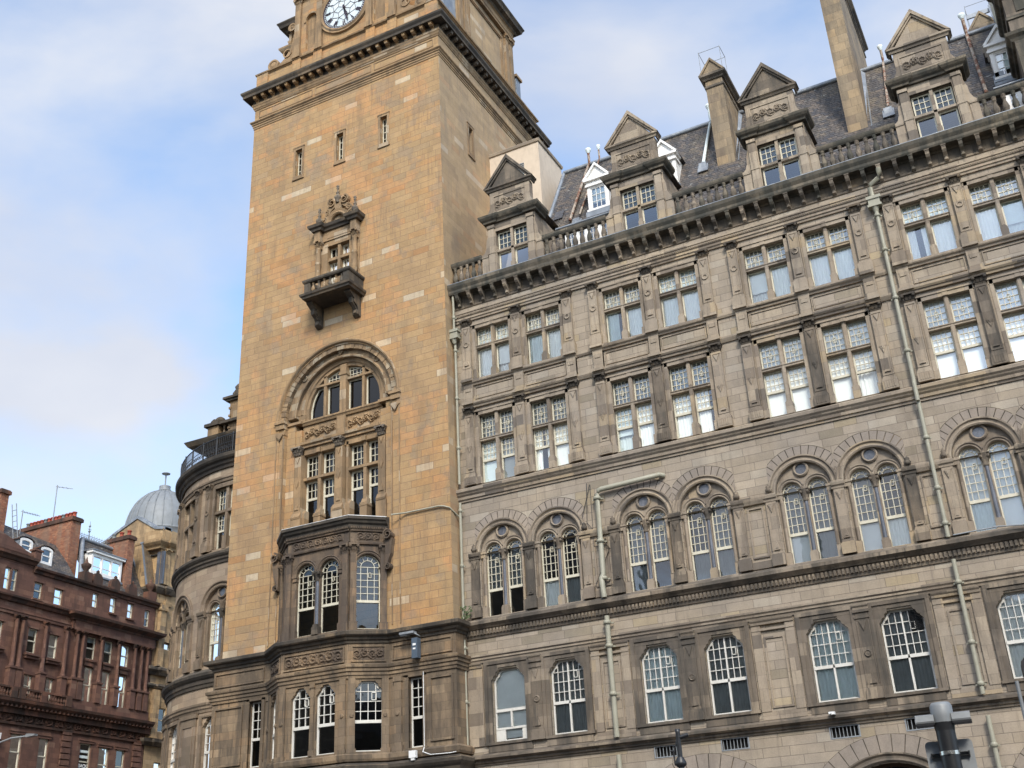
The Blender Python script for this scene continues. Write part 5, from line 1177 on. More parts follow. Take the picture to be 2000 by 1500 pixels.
nm_ = M(BF); ng = M(BF); nsr = M(BF)
for c in (nl, nr):
    a, b = c-.29, c+.29; frame(nm_, a, b, 6.97, flat(a, b, 9.4), -.16, .055); glazing(ng, a, b, 6.97, flat(a, b, 9.4), -.2); rail(nm_, a+.03, b-.03, -.16, 8.0, .1)
    grid(nm_, a+.05, b-.05, flat(a, b, 9.4), -.165, 8.05, 9.36, 2, 4, .024)
    for q in (-1, 1): p, t_ = sorted((c+q*.3, c+q*.44)); nsr.box(p, t_, -.05, .05, 6.93, 9.5)
    nsr.box(c-.44, c+.44, -.05, .05, 9.42, 9.52); nsr.box(c-.5, c+.5, 0, .07, 6.86, 6.95)
tp('narrow_window_surround', nsr, 'tower_low'); w_ = tp('narrow_window', nm_, 'white'); tp('pane', ng, 'glassd', parent=w_)
m = M(BF)
for a, b in ((bx0+.15, nl-.62), (nr+.6, bx1-.12)):
    for (p, q, r_, t_) in ((a, b, 7.1, 7.16), (a, b, 9.26, 9.32), (a, a+.06, 7.16, 9.26), (b-.06, b, 7.16, 9.26)): m.box(p, q, 0, .06, r_, t_)
for a, b in ((bx0+.1, -BC-.35), (BC+.2, bx1-.12)):
    for (p, q, r_, t_) in ((a, b, 10.12, 10.17), (a, b, 10.62, 10.67), (a, a+.05, 10.17, 10.62), (b-.05, b, 10.17, 10.62)): m.box(p, q, 0, .05, r_, t_)
for u in (nl+.72, nr-.72): m.box(u-.15, u+.15, 0, .1, 6.9, 9.5); m.box(u-.2, u+.2, 0, .14, 6.86, 7.1); m.arc(u, 8.2, [(0, .1), (.09, .1), (.08, .14), (0, .15)], 0, 2*pi, 12); m.box(u-.18, u+.18, 0, .13, 9.32, 9.5)
tp('base_panelling', m, 'tower_low')
lb = tp('lower_bay', M(BF), 'tower_low') if False else None
bpath2 = [(-BC-.05, 0), (-BU-.05, BBD), (BU+.05, BBD), (BC+.05, 0)]
for i in range(3):
    (u0, d0_), (u1, d1_) = bpath2[i], bpath2[i+1]; xf = line_xf(TC+(u0+u1)/2, YB-(d0_+d1_)/2, u1-u0, -(d1_-d0_)); h_ = hypot(u1-u0, d1_-d0_)/2
    cs = [-.56, .56] if i == 1 else [0]; hw = .43 if i == 1 else .54
    cvs = [(c-hw, c+hw, 6.95, shoulder(c, hw, 9.42)) for c in cs]
    m = M(xf); m.wall(-h_, h_, 0, 11.0, 0, cvs, .22); pw = tp('lower_bay_wall', m, 'tower_low')
    wm = M(xf); wg = M(xf); s_ = M(xf)
    for a, b, c, cv in cvs:
        cu = (a+b)/2; frame(wm, a, b, c, cv, -.12, .06, .08); glazing(wg, a, b, c, cv, -.17); rail(wm, a+.04, b-.04, -.12, 8.0, .11)
        bars(wm, a+.05, b-.05, cv, -.125, div(a, b, 3 if i == 1 else 4), [8.36, 8.71, 9.06], .026, 8.05, 9.42)
        q = cu+.12; 
        for (p, t_, r1_, r2_) in ((q, q+.18, 8.74, 8.77), (q, q+.18, 9.0, 9.03), (q, q+.025, 8.74, 9.03), (q+.155, q+.18, 8.74, 9.03)): wm.box(p, t_, -.15, -.09, r1_, r2_)
        s_.box(a-.06, b+.06, -.2, .1, 6.84, 6.95)
    tp('bay_sash', wm, 'white', parent=pw); tp('pane', wg, 'glassd', parent=pw)
    if i == 1: s_.box(-.07, .07, 0, .05, 6.95, 9.5); s_.box(-.11, .11, 0, .08, 6.95, 7.15); s_.box(-.1, .1, 0, .08, 9.36, 9.5)
    for u in (-h_+.16, h_-.16): s_.box(u-.13, u+.13, 0, .08, 6.9, 9.5); s_.box(u-.17, u+.17, 0, .12, 6.86, 7.05); s_.arc(u, 8.2, [(0, .08), (.08, .08), (.07, .12), (0, .13)], 0, 2*pi, 10)
    for (p, q, r_, t_) in ((-h_+.12, h_-.12, 10.1, 10.15), (-h_+.12, h_-.12, 10.64, 10.69), (-h_+.12, -h_+.18, 10.15, 10.64), (h_-.18, h_-.12, 10.15, 10.64)): s_.box(p, q, 0, .05, r_, t_)
    tp('dressings', s_, 'tower_low', parent=pw)
    m = M(xf); carve(m, -h_+.2, h_-.2, 10.17, 10.62, .0, 7 if i == 1 else 4, .07); tp('carved_frieze', m, 'tower_mid', parent=pw)
m = M(BF); m.box(bx0-.05, bx1+.05, 0, .3, 0, .6); tp('plinth', m, 'tower_low')

# ---- beige lift-motor box against the tower
m = M(); m.ext_z(ring(-20.27, -17.65, 4.0, 6.6), 25.4, 34.75); bx = tp('lift_motor_room', m, 'render')
m = M(); m.mould([(0, 34.68), (.06, 34.7), (.08, 34.84), (0, 34.92)], ring(-20.27, -17.65, 4.0, 6.6), True); m.ext_z(ring(-20.27, -17.65, 4.0, 6.6), 34.74, 34.9); tp('coping', m, 'trim', parent=bx)
m = M(); 
for k in range(9): m.box(-18.95, -18.45, -3.99, -3.95, 32.9+k*.1, 32.95+k*.1)
tp('louvre', m, 'grey', parent=bx)

# ================================================================== HOTEL ROOF
RY0, RZ0, RY1, RZ1 = 1.0, 26.2, 5.0, 33.1
def rz_(y): return RZ0+1.725*(y-RY0)
m = M(); L_ = -16.85; R_ = 8.2
m.add([(L_-.25, -.3, 25.45), (R_, -.3, 25.45), (R_, -RY0, 25.45), (L_-.25, -RY0, 25.45)], [(0, 1, 2, 3)])
m.ext_u([(-RY0, 25.4), (-RY0, RZ0), (-RY1, RZ1), (-RY1-.6, RZ1), (-9.5, 28), (-9.5, 25.4)], L_, R_)
m.add([(L_, -RY0, RZ0), (L_-.35, -RY0, 25.45), (L_-.35, -9, 25.45), (L_, -RY1, RZ1)], [(0, 1, 2, 3)])
roof = hp('roof', m, 'slate')
m = M(); m.tube([(L_, -RY1+.02, RZ1+.05), (R_, -RY1+.02, RZ1+.05)], .11, 10); m.ext_u([(-RY1+.12, RZ1-.25), (-RY1-.02, RZ1+.04), (-RY1-.05, RZ1+.02), (-RY1+.08, RZ1-.28)], L_, R_); m.box(L_-.1, R_, -RY1-.7, -RY1-.02, RZ1-.1, RZ1+.06)
m.tube([(L_, -1.0, 26.2), (L_, -RY1, RZ1+.05)], .09, 8); put('ridge_lead', m, 'lead', roof)
m = M(); m.box(L_, -12.2, -RY1-1.6, -RY1-.8, 33.2, 33.55); m.box(L_, -12.2, -RY1-1.6, -RY1-.7, 33.5, 33.62); put('ridge_walkway', m, 'timber', roof)
# chimneys
def chimney(x0, x1, y0, y1, zt, tall=False):
    m = M(); m.ext_z(ring(x0, x1, y0, y1), 26.0, zt); c = hp('chimney', m, 'chim')
    p = M(); rg = ring(x0, x1, y0, y1)
    p.mould([(0, zt-.55), (.05, zt-.5), (.05, zt-.4), (0, zt-.36)], rg, True); p.mould([(-.1, zt-.12), (.06, zt-.12), (.1, zt-.04), (.2, zt+.04), (.22, zt+.14), (-.1, zt+.2)], rg, True)
    p.ext_z(ring(x0-.05, x1+.05, y0, y1), zt-.02, zt+.2)
    put('cap', p, 'trimd', c); p = M(); w2 = (x1-x0)/2; xc_ = (x0+x1)/2
    if not tall:
        for yy in (y0-.1, y1-.5): p.ext_d([(xc_-w2-.15, zt+.18), (xc_+w2+.15, zt+.18), (xc_, zt+.85)], -yy-.5, -yy); p.ext_d([(xc_-w2-.22, zt+.16), (xc_, zt+.98), (xc_+w2+.22, zt+.16), (xc_+w2+.12, zt+.14), (xc_, zt+.84), (xc_-w2-.12, zt+.14)], -yy-.5, -yy+.06)
        p.ext_z(ring(x0+.05, x1-.05, y0+.1, y1-.1), zt+.15, zt+.6); put('gabled_head', p, 'chim', c); p = M()
        p.lathe(xc_, -y0-.6, [(.2, zt+.6), (.2, zt+.95), (.16, zt+1.05)], 10); p.lathe(xc_, -y0-1.3, [(.2, zt+.6), (.2, zt+.95), (.16, zt+1.05)], 10); put('chimney_pot', p, 'curtd', c)
        p = M(); q = [(x0-.1, -y0+.02), (x1+.1, -y0+.02), (x1+.1, -y0-.8), (x0-.1, -y0-.8)]
        for u, d in q: p.tube([(u, d, zt+.2), (u, d, zt+1.55)], .012, 5)
        for k in range(4): p.tube([q[k]+(zt+1.5,), q[(k+1) % 4]+(zt+1.5,)], .012, 5)
        put('chimney_guard', p, 'grey', c)
    p = M(); p.ext_u([(-y0+.02, rz_(y0)-.45), (-y0+.06, rz_(y0)-.42), (-y0+.04, rz_(y0)-.2), (-y0+.0, rz_(y0)-.2)], x0-.15, x1+.12)
    p.add([(x1+.01, -y0, rz_(y0)-.05), (x1+.16, -y0, rz_(y0)+.02), (x1+.16, -4.9, rz_(4.9)+.02), (x1+.01, -4.9, rz_(4.9)+.22)], [(0, 1, 2, 3)])
    put('lead_flashing', p, 'lead', c); return c
chimney(-9.02, -8.27, 2.72, 6.2, 33.7); chimney(-3.66, -2.90, 2.3, 9.6, 37.9, True); chimney(1.75, 2.5, 6.3, 8.6, 34.1)
# white timber dormers
def white_dormer(xc_, y, zb, wd=.98):
    zt = zb+1.25; h_ = wd/2; X = line_xf(xc_, y)
    m = M(X); m.wall(-h_, h_, zb-.1, zt+.05, 0, [(-h_+.14, h_-.14, zb+.12, flat(-h_+.14, h_-.14, zt-.04))], .08)
    for sg in (-1, 1): m.add([(sg*h_, 0, zb-.1), (sg*h_, 0, zt+.4), (sg*h_, -(zt+.4-rz_(y))/1.725, zt+.4), (sg*h_, -.1, rz_(y+.1)-.1)], [(0, 1, 2, 3)])
    m.box(-h_-.06, h_+.06, -.5, .08, zt+.02, zt+.12); m.box(-h_-.12, h_+.12, -.5, .14, zt+.28, zt+.38); m.box(-h_-.02, h_+.02, -.5, .03, zt+.12, zt+.28)
    m.ext_d([(-h_-.08, zt+.38), (h_+.08, zt+.38), (0, zt+1.05)], -.3, .03)
    for sg in (-1, 1): m.ext_d([(sg*(h_+.16), zt+.36), (sg*(h_+.02), zt+.38), (0, zt+1.02), (0, zt+1.16)], -.3, .14)
    m.box(-h_-.04, h_+.04, -.05, .1, zb-.02, zb+.08)
    d = hp('timber_dormer', m, 'woodw')
    r = M(X); r.ext_d([(-h_-.16, zt+.37), (h_+.16, zt+.37), (0, zt+1.17)], -(zt+1.1-rz_(y))/1.725, -.12); put('dormer_roof', r, 'slate', d)
    r = M(X); r.box(-h_-.1, h_+.1, -.05, .12, zb-.3, zb-.04); put('lead_apron', r, 'lead', d)
    wm = M(X); a, b = -h_+.14, h_-.14; frame(wm, a, b, zb+.12, flat(a, b, zt-.04), -.03, .05); grid(wm, a+.05, b-.05, flat(a, b, zt-.04), -.035, zb+.16, zt-.08, 3, 3, .022); wg = M(X); glazing(wg, a, b, zb+.12, flat(a, b, zt-.04), -.06)
    put('window', wm, 'woodw', d); put('pane', wg, 'glass', d); s_ = M(X); s_.box(a, b, -.14, -.13, zb+.45, zt); put('blind', s_, 'curtb', d)
for xx in (-14.28, -11.18, 2.35): white_dormer(xx, 2.4, 28.72)
# low flat dormers tucked behind the balustrade
for a, b in ((-15.3, -13.3), (1.9, 4.0)):
    m = M(line_xf(0, .75)); w_ = (b-a)/4; ops = [(a+w_*k+.1, a+w_*(k+1)-.1, 25.75, flat(a+w_*k+.1, a+w_*(k+1)-.1, 26.85)) for k in range(4)]
    m.wall(a, b, 25.45, 27.05, 0, ops, .06)
    for u in (a, b): m.add([(u, 0, 25.45), (u, -1.2, 25.45), (u, -1.2, 27.05), (u, 0, 27.05)], [(0, 1, 2, 3)])
    d = hp('low_dormer', m, 'woodw'); r = M(line_xf(0, .75)); r.box(a-.3, b+.15, -1.3, .2, 27.05, 27.12); r.tube([(a-.3, .22, 27.1), (b+.15, .22, 27.1)], .05, 8); put('lead_roof', r, 'lead', d)
    wm = M(line_xf(0, .75)); wg = M(line_xf(0, .75))
    for p, q, c, cv in ops: frame(wm, p, q, c, cv, -.03, .04); grid(wm, p, q, cv, -.03, c, 26.85, 2, 4, .02); glazing(wg, p, q, c, cv, -.05)
    put('window', wm, 'woodw', d); put('pane', wg, 'glass', d); s_ = M(line_xf(0, .75)); s_.box(a+.05, b-.05, -.3, -.28, 25.5, 27.0); put('blind', s_, 'blind', d)
# vent pipes lying up the slope
def vent(x, y0, y1, z1, material, r=.085, dx=0.12):
    m = M(); m.tube([(x, -y0+.1, rz_(y0)+.05), (x+dx, -y1+.1, rz_(y1)+.08), (x+dx*1.1, -y1-.02, rz_(y1)+.35), (x+dx*1.1, -y1-.02, z1)], r, 8)
    p = hp('vent_pipe', m, material); m = M(); m.lathe(x+dx*1.1, -y1-.02, [(r, z1-.05), (r*1.9, z1+.1), (r*2.1, z1+.2), (r*1.2, z1+.2)], 10); put('cowl', m, 'curtb', p)
vent(-15.62, 2.3, 4.85, 33.75, 'rust', .065); vent(-15.2, 2.45, 4.9, 33.8, 'rust', .045, .2); vent(-9.65, 3.0, 4.9, 33.9, 'curtb', .07, .1); vent(-2.05, 2.8, 4.95, 33.9, 'rust', .055, .1); vent(1.4, 2.0, 4.9, 34.0, 'rust', .07, .0); vent(2.62, 4.2, 4.9, 34.4, 'cream', .1, 0)
for xx, y in ((-9.65, 2.9), (-2.07, 2.65), (-15.25, 2.2), (2.0, 2.6)):
    m = M(); m.ext_u([(-y+.3, rz_(y)-.42), (-y+.34, rz_(y)-.4), (-y+.08, rz_(y)+.1), (-y-.05, rz_(y)+.02)], xx-.22, xx+.22); m.box(xx-.16, xx+.16, -y, -y+.2, rz_(y)-.3, rz_(y)+.12); hp('lead_slate', m, 'lead')
m = M(); yb, yt = 2.62, 2.98
m.add([(-16.55, -yb+.06, rz_(yb)+.04), (-16.12, -yb+.06, rz_(yb)+.04), (-16.12, -yt+.06, rz_(yt)+.04), (-16.55, -yt+.06, rz_(yt)+.04)], [(0, 1, 2, 3)]); hp('skylight', m, 'marble')
m = M(); m.tube([(-8.6, -6.0, 33.8), (-3.6, -7.5, 34.3), (1.9, -6.5, 34.4)], .012, 4); hp('roof_wire', m, 'grey')
# taller stone gable at the right
m = M(); X0g = 2.62
m.wall(X0g, 8.2, 25.38, 34.4, 0, [(a, a+.75, z, flat(a, a+.75, z+1.1)) for a in (3.3, 4.2, 5.6, 6.5) for z in (25.8, 27.1)], .3)
m.add([(X0g, 0, 25.38), (X0g, -3.6, 25.38), (X0g, -5.4, 34.4), (X0g, 0, 34.4)], [(0, 1, 2, 3)]); gb_ = hp('tall_gable', m, 'trimd')
m = M(); 
for z in (28.6, 30.6, 33.2): m.mould([(0, z-.3), (.08, z-.26), (.12, z-.14), (.22, z-.06), (.25, z+.06), (0, z+.14)], [(X0g, -3.4), (X0g, 0), (8.2, 0)])
for z in (29.4,): m.mould([(0, z-.1), (.05, z-.08), (.05, z+.05), (0, z+.08)], [(X0g, -3.4), (X0g, 0), (8.2, 0)])
m.box(X0g, X0g+.4, 0, .12, 25.4, 28.3); m.box(X0g+.35, 8, 0, .04, 29.6, 30.2); put('gable_moulding', m, 'gutter', gb_)
m = M(); m2 = M()
for a in (3.3, 4.2, 5.6, 6.5):
    for z in (25.8, 27.1): frame(m, a, a+.75, z, flat(a, a+.75, z+1.1), -.14, .05); glazing(m2, a, a+.75, z, flat(a, a+.75, z+1.1), -.17)
put('gable_window', m, 'cream', gb_); put('pane', m2, 'glassd', gb_)

# ---- drainpipes and cables on the facade
def pipe(pts, r, material='pipe', cols=(), hopper=None, name='drainpipe', parent=None):
    m = M(); m.tube(pts, r, 10)
    p = hp(name, m, material); c = M()
    for (u, d, z) in cols: c.lathe(u, d, [(r*1.05, z-.07), (r*1.5, z-.06), (r*1.5, z+.03), (r*1.2, z+.06)], 10); c.box(u-r*2.2, u+r*2.2, d-r*1.3, d-r*.7, z-.05, z)
    if hopper:
        u, d, z = hopper; c.box(u-.25, u+.25, d-.12, d+.16, z-.12, z); c.box(u-.2, u+.2, d-.12, d+.12, z-.34, z-.12); c.box(u-.24, u+.24, d-.12, d+.15, z-.42, z-.34)
        c.lathe(u, d, [(.07, z-.62), (.13, z-.42)], 10)
    put('pipe_collar', c, material, p)
px = -20.12
pipe([(px, .3, 25.1), (px, .3, 24.7), (px, .28, 24.3), (px, .28, 23.2)], .05, cols=[(px, .28, 23.9)], hopper=(px, .28, 23.3))
for a, b in ((22.7, 16.6), (15.85, 11.35), (10.6, 6.6), (6.0, 0)):
    pipe([(px, .22, a), (px, .22, b)], .055, cols=[(px, .22, b+(a-b)*t) for t in ((.25, .6, .95) if a-b > 4.6 else (.45, .93))])
px = -2.66
pipe([(px+.35-.72, .35, 25.0), (px-.02, .35, 24.78), (px-.02, .3, 24.6), (px-.12, .26, 24.42), (px-.42, .2, 24.28), (px-.45, .2, 24.15), (px-.42, .2, 23.66)][1:], .09, cols=[], hopper=(px-.4, .2, 23.75))
pipe([(px-.4, .2, 23.3), (px-.38, .2, 20.9), (px-.02, .2, 16.55)][:1] + [(px-.4, .2, 16.5)], .07, cols=[(px-.4, .2, z) for z in (23.0, 21.6, 19.7, 17.7)])
pipe([(px-.4, .3, 16.55), (px-.4, .3, 15.85)], .07); pipe([(px-.4, .2, 15.85), (px-.4, .2, 11.3)], .066, cols=[(px-.4, .2, z) for z in (14.6, 12.9, 11.75)])
for a, b in ((10.6, 6.6), (6.0, 0)): pipe([(px-.4, .2, a), (px-.4, .2, b)], .068, cols=[(px-.4, .2, z) for z in ((9.9, 8.1, 6.9) if a > 7 else (5.2, 3.0))])
# fatter waste pipe that runs sideways under the string course
px = -14.48
pipe([(-11.95, .02, 15.27), (-12.05, .2, 15.27), (px+.18, .2, 15.2), (px+.05, .2, 15.16), (px, .2, 15.02), (px, .2, 12.1), (px-.06, .25, 11.95), (px-.03, .3, 11.7), (px, .3, 11.25)], .095, name='waste_pipe', cols=[(px, .2, z) for z in (14.9, 13.3, 11.95)])
pipe([(px+.0, .22, 10.62), (px, .22, 6.6)], .09, cols=[(px, .22, z) for z in (10.4, 9.6, 8.0)]); pipe([(px, .2, 6.05), (px, .2, 0)], .08, cols=[(px, .2, 4.6)])
m = M(); m.tube([(-14.9, .05, 15.6), (-15.0, .06, 14.1), (-14.2, .1, 13.0), (-15.0, .08, 11.5)], .014, 4); m.tube([(-15.3, .05, 14.0), (-14.75, .12, 15.5)], .012, 4); m.tube([(-14.75, .1, 15.5), (-14.8, .06, 13.2), (-13.9, .06, 12.9)], .01, 4); hp('loose_cable', m, 'iron')
m = M(); m.tube([(-2.9, .33, 11.3), (-1.6, .36, 11.32), (.5, .6, 11.0), (6, .9, 10.2)], .022, 6); hp('loose_cable', m, 'grey')
pp = M(TF); pp.tube([(2.9, .32, 15.68), (3.4, .08, 15.72), (4.9, .07, 15.7), (5.1, .07, 15.66), (5.36, .06, 15.55), (5.40, -.3, 15.4), (5.5, -.55, 15.25)], .034, 8); tp('overflow_pipe', pp, 'pipe')
sh_ = M(); 
for k in range(60):
    a = random.random()*6.28; r = random.random()*.25; z = 11.35+random.random()*.45; u = -19.95+r*cos(a); d = .3+r*.4*sin(a); q = .035
    sh_.add([(u-q, d, z), (u, d+.02, z-q), (u+q, d, z), (u, d-.02, z+q*1.3)], [(0, 1, 2, 3)])
single('self_sown_shrub', sh_, 'leafm', 'tiny green plant sprouting beside the drainpipe at the foot of the tower corner', 'plant')
# small fittings
fl = thing('floodlight', 'small blue-grey floodlight box on a bracket at the tower base', 'lamp', (-21.55, -1.05, 10.4))
m = M(line_xf(0, 0)); m.box(-.12, .12, .06, .3, -.42, .3); put('housing', m, 'blue', fl)
m = M(); m.tube([(0, -.1, .42), (0, .25, .46), (-.1, .2, .5)], .03, 6); m.box(-.62, -.02, .1, .34, .48, .56); m.box(-.6, -.3, .08, .3, .44, .5); put('bracket', m, 'grey', fl)
m = M(); m.box(-.06, .06, .3, .32, .02, .1); m.box(-.05, .05, .3, .32, -.12, -.06); put('latch', m, 'plastic', fl)
m = M(BF); m.box(3.75, 4.02, .22, .36, 6.58, 6.82); m.box(3.82, 3.95, .24, .34, 6.5, 6.58); single('alarm_box', m, 'plastic', 'small white alarm box under the narrow window at the tower base', 'alarm box')
m = M(BF); m.tube([(4.2, .04, 9.6), (4.2, .04, 6.95), (4.26, .25, 6.75), (4.6, .3, 6.62), (5.4, .3, 6.6), (5.62, .3, 6.62)], .018, 5); tp('cable', m, 'plastic')
m = M(); m.box(-7.48, -7.3, .27, .42, 6.5, 6.58); m.tube([(-7.42, .42, 6.54), (-7.42, .5, 6.54)], .035, 8); single('security_camera', m, 'plastic', 'tiny white camera on the string course above the right grating', 'camera')

# ================================================================== ROUND CORNER BLOCK, left of the tower
RCX, RCY, RR = -31.65, 6.8, 6.7
CY = cyl_xf(RCX, RCY, RR)
rot = thing('corner_rotunda', 'round-fronted brown sandstone corner block with an iron-railed roof left of the clock tower', 'building', (RCX, RCY, 0))
def rp(name, m, material, parent=None): 
    return put(name, m, material, parent, (-RCX, -RCY, 0)) if parent is None and False else (put(name, m, material, rot, (-RCX, -RCY, 0)) if parent is None else put(name, m, material, parent))
UA, UB = -12.6, .75
CU = [-.36, -3.36, -6.36, -9.36]
def off(c): return lambda u, d, z: CY(u+c, d, z)
ops = []
for c in CU:
    ops.append((c-.6, c+.6, 6.95, shoulder(c, .6, 9.3))); ops.append((c-.93, c+.93, 11.36, semi(c, .93, 13.7))); ops.append((c-.72, c+.72, 16.35, flat(c-.72, c+.72, 19.15)))
m = M(CY, .3); m.wall(UA, UB, 0, 20.3, 0, ops, .3); rp('wall', m, 'rot')
m = M(cyl_xf(RCX, RCY, RR-1.6), .6); m.add([(0, 0, 0)], []); 
for u in range(-14, 2): m.add([(u*.72, 0, 0), ((u+1)*.72, 0, 0), ((u+1)*.72, 0, 20.2), (u*.72, 0, 20.2)], [(0, 1, 2, 3)])
rp('room_lining', m, 'dark')
def rrun(name, prof, material):
    m = M(CY, .3); m.ext_u(prof, UA, UB); return rp(name, m, material)
rrun('string_course', [(-.02, 6.05), (.06, 6.05), (.12, 6.2), (.2, 6.3), (.24, 6.45), (0, 6.6), (-.02, 6.6)], 'rottrim')
rrun('hood_band', [(-.02, 9.5), (.05, 9.5), (.08, 9.6), (.12, 9.64), (.13, 9.72), (.17, 9.78), (.17, 9.86), (.0, 9.92), (-.02, 9.92)], 'rottrim')
rrun('main_string_course', [(-.02, 10.5), (.05, 10.5), (.08, 10.62), (.12, 10.66), (.13, 10.8), (.2, 10.86), (.27, 10.95), (.29, 11.06), (0, 11.26), (-.02, 11.26)], 'soot')
rrun('string_course', [(-.02, 15.68), (.06, 15.68), (.08, 15.78), (.14, 15.84), (.15, 15.92), (.22, 15.98), (.26, 16.04), (.26, 16.14), (0, 16.3), (-.02, 16.3)], 'soot')
rrun('frieze_moulding', [(-.02, 19.4), (.06, 19.4), (.08, 19.5), (.13, 19.54), (.13, 19.62), (-.02, 19.66)], 'rottrim')
rrun('main_cornice', [(-.02, 20.02), (.08, 20.02), (.12, 20.14), (.2, 20.2), (.24, 20.3), (.34, 20.36), (.4, 20.44), (.42, 20.58), (.3, 20.62), (-6.6, 20.66), (-.02, 20.3)], 'soot')
AS2, AT2, AV2, LT2 = None, None, None, None
for c in CU[:3]:
    X = off(c); a, b, v_, lts = arch_stone(X, .3, 11.36, 13.7, 1.3); s_ = rp('arch_surround', a, 'rottrim'); rp('tympanum', b, 'rottrim', s_)
    co = M(X); co.lathe(0, -.14, [(.072, 11.7), (.062, 13.4)], 10); cl = rp('column', co, 'marble'); cc = M(X); capital(cc, 0, -.26, 13.36, 13.7, .24, .2); cc.lathe(0, -.14, [(.08, 13.32), (.16, 13.6), (.17, 13.7)], 10); rp('capital', cc, 'soot', cl)
    rd = M(X); rd.arc(0, 14.42, [(0, -.11), (.19, -.11), (.19, -.13), (0, -.13)], 0, 2*pi, 16); rp('roundel', rd, 'marble', s_)
    for l in lts:
        l = (l[0], l[1], l[2], l[3]); wm, wg = round_light(*l, xf=X, step=0, zs=13.7); w_ = rp('arched_window', wm, 'cream'); rp('pane', wg, 'glassd', w_)
    sS = M(X, .3); sS.box(-.85, -.72, -.1, .05, 16.35, 19.3); sS.box(.72, .85, -.1, .05, 16.35, 19.3); sS.box(-.85, .85, -.1, .05, 19.15, 19.3); sS.box(-.07, .07, -.25, -.02, 16.35, 19.15); sS.box(-.72, .72, -.25, -.01, 17.98, 18.1); sS.box(-.12, .12, -.25, .03, 16.3, 16.9)
    rp('window_surround', sS, 'rottrim'); wm, wg = cross_window(16.38, 18.04, 19.15, 17.2, X, .72, 3, 3, 0, False); w_ = rp('window', wm, 'cream'); rp('pane', wg, 'glass', w_)
    wm = M(X); wg = M(X); cv = shoulder(0, .58, 9.28); frame(wm, -.58, .58, 6.97, cv, -.16, .05); glazing(wg, -.58, .58, 6.97, cv, -.2); rail(wm, -.55, .55, -.16, 7.95, .1); bars(wm, -.53, .53, cv, -.165, div(-.53, .53, 4), [8.3, 8.64, 8.98], .024, 8.0, 9.3); w_ = rp('sash_window', wm, 'white'); rp('pane', wg, 'glassd', w_)
    sS = M(X, .3)
    for sg in (-1, 1): a, b = sorted((sg*.6, sg*.76)); sS.box(a, b, -.05, .06, 6.9, 9.3)
    sS.box(-.76, .76, -.05, .06, 9.3, 9.46); sS.box(-.8, .8, -.1, .1, 6.84, 6.95); rp('window_surround', sS, 'rottrim')
for c in CU[:3]:
    for o in (-1.92, -1.08):
        X = off(c+o)
        q = arcpier(.17, 11.3, 13.7); q2 = M(X); q2.v = [X(x, -y, z) for x, y, z in q.v]; q2.f = q.f; rp('arcade_pier', q2, 'rottrim')
        q = pil_m(16.3, 19.1, .32, .13, .45); q2 = M(X); q2.v = [X(x, -y, z) for x, y, z in q.v]; q2.f = q.f; p = rp('pilaster', q2, 'rottrim'); cc = M(X); capital(cc, 0, 0, 19.08, 19.4, .38, .18); rp('capital', cc, 'rottrim', p)
    X = off(c-1.5); q = M(X, .3); q.box(-.55, .55, 0, .07, 6.9, 9.4)
    for (a, b, r_, t_) in ((-.4, .4, 7.2, 7.25), (-.4, .4, 9.0, 9.06), (-.4, -.34, 7.25, 9.0), (.34, .4, 7.25, 9.0)): q.box(a, b, .07, .1, r_, t_)
    q.box(-.62, .62, 0, .12, 9.34, 9.5); rp('wall_panel', q, 'rottrim')
# iron railing on the cornice
m = M(cyl_xf(RCX, RCY, RR+.22), .3); P_ = [(u*.3, 0, 21.5) for u in range(-34, 3)]; m.tube(P_, .03, 5); m.tube([(u, d, 20.75) for u, d, z in P_], .02, 5); m.tube([(u, d, 21.15) for u, d, z in P_], .015, 5)
for u in range(-86, 6): m.tube([(u*.12, 0, 20.6), (u*.12, 0, 21.5)], .012, 4)
for u in range(-10, 1): m.tube([(u*1.0, 0, 20.6), (u*1.0, .0, 21.6)], .03, 5)
for u in range(-42, 3):
    m.arc(u*.24, 20.95, [(.07, -.008), (.09, -.008), (.09, .008), (.07, .008)], 0, 2*pi, 8)
rp('iron_railing', m, 'iron')
# set-back storey and Hope-side wing with cornice, balustrade, mansard
m = M(); m.ext_z(ring(-39.8, -31.0, 7.25, 40), 0, 25.0); up = rp('rear_block', m, 'rot')
m = M(); m.mould([(-.2, 24.4), (.06, 24.4), (.1, 24.6), (.3, 24.7), (.6, 24.9), (.8, 25.05), (.9, 25.2), (.95, 25.3), (-.2, 25.4)], [(-39.8, -40), (-39.8, -7.25), (-31.1, -7.25)]); m.ext_z(ring(-39.8, -31.1, 7.25, 40), 25.0, 25.35); rp('wing_cornice', m, 'soot')
m = M(); m.box(-39.95, -39.2, -7.9, -7.2, 25.3, 26.3); m.box(-36.9, -36.3, -7.8, -7.2, 25.3, 26.3); wp = rp('parapet_pedestal', m, 'tower_trim')
m = M(); m.box(-40.05, -31.2, -7.9, -7.1, 26.3, 26.45); m.box(-40.1, -39.1, -8, -7.05, 26.3, 26.48); m.lathe(-39.75, -7.5, [(.05, 26.45), (.2, 26.55), (.22, 26.7), (.1, 26.85)], 8); m.lathe(-39.35, -7.5, [(.05, 26.45), (.25, 26.6), (.25, 26.8), (.1, 26.9)], 8); rp('parapet_coping', m, 'soot', wp)
for k in range(22): put('baluster', baluster(25.35, .95, 1.0, -38.95+k*.34, -7.4), 'rottrim', wp)
m = M(); m.ext_u([(-7.9, 25.3), (-7.9, 26.2), (-11.5, 32.5), (-14, 32.5), (-14, 25.3)], -39.2, -31.1); rp('mansard_roof', m, 'slate')
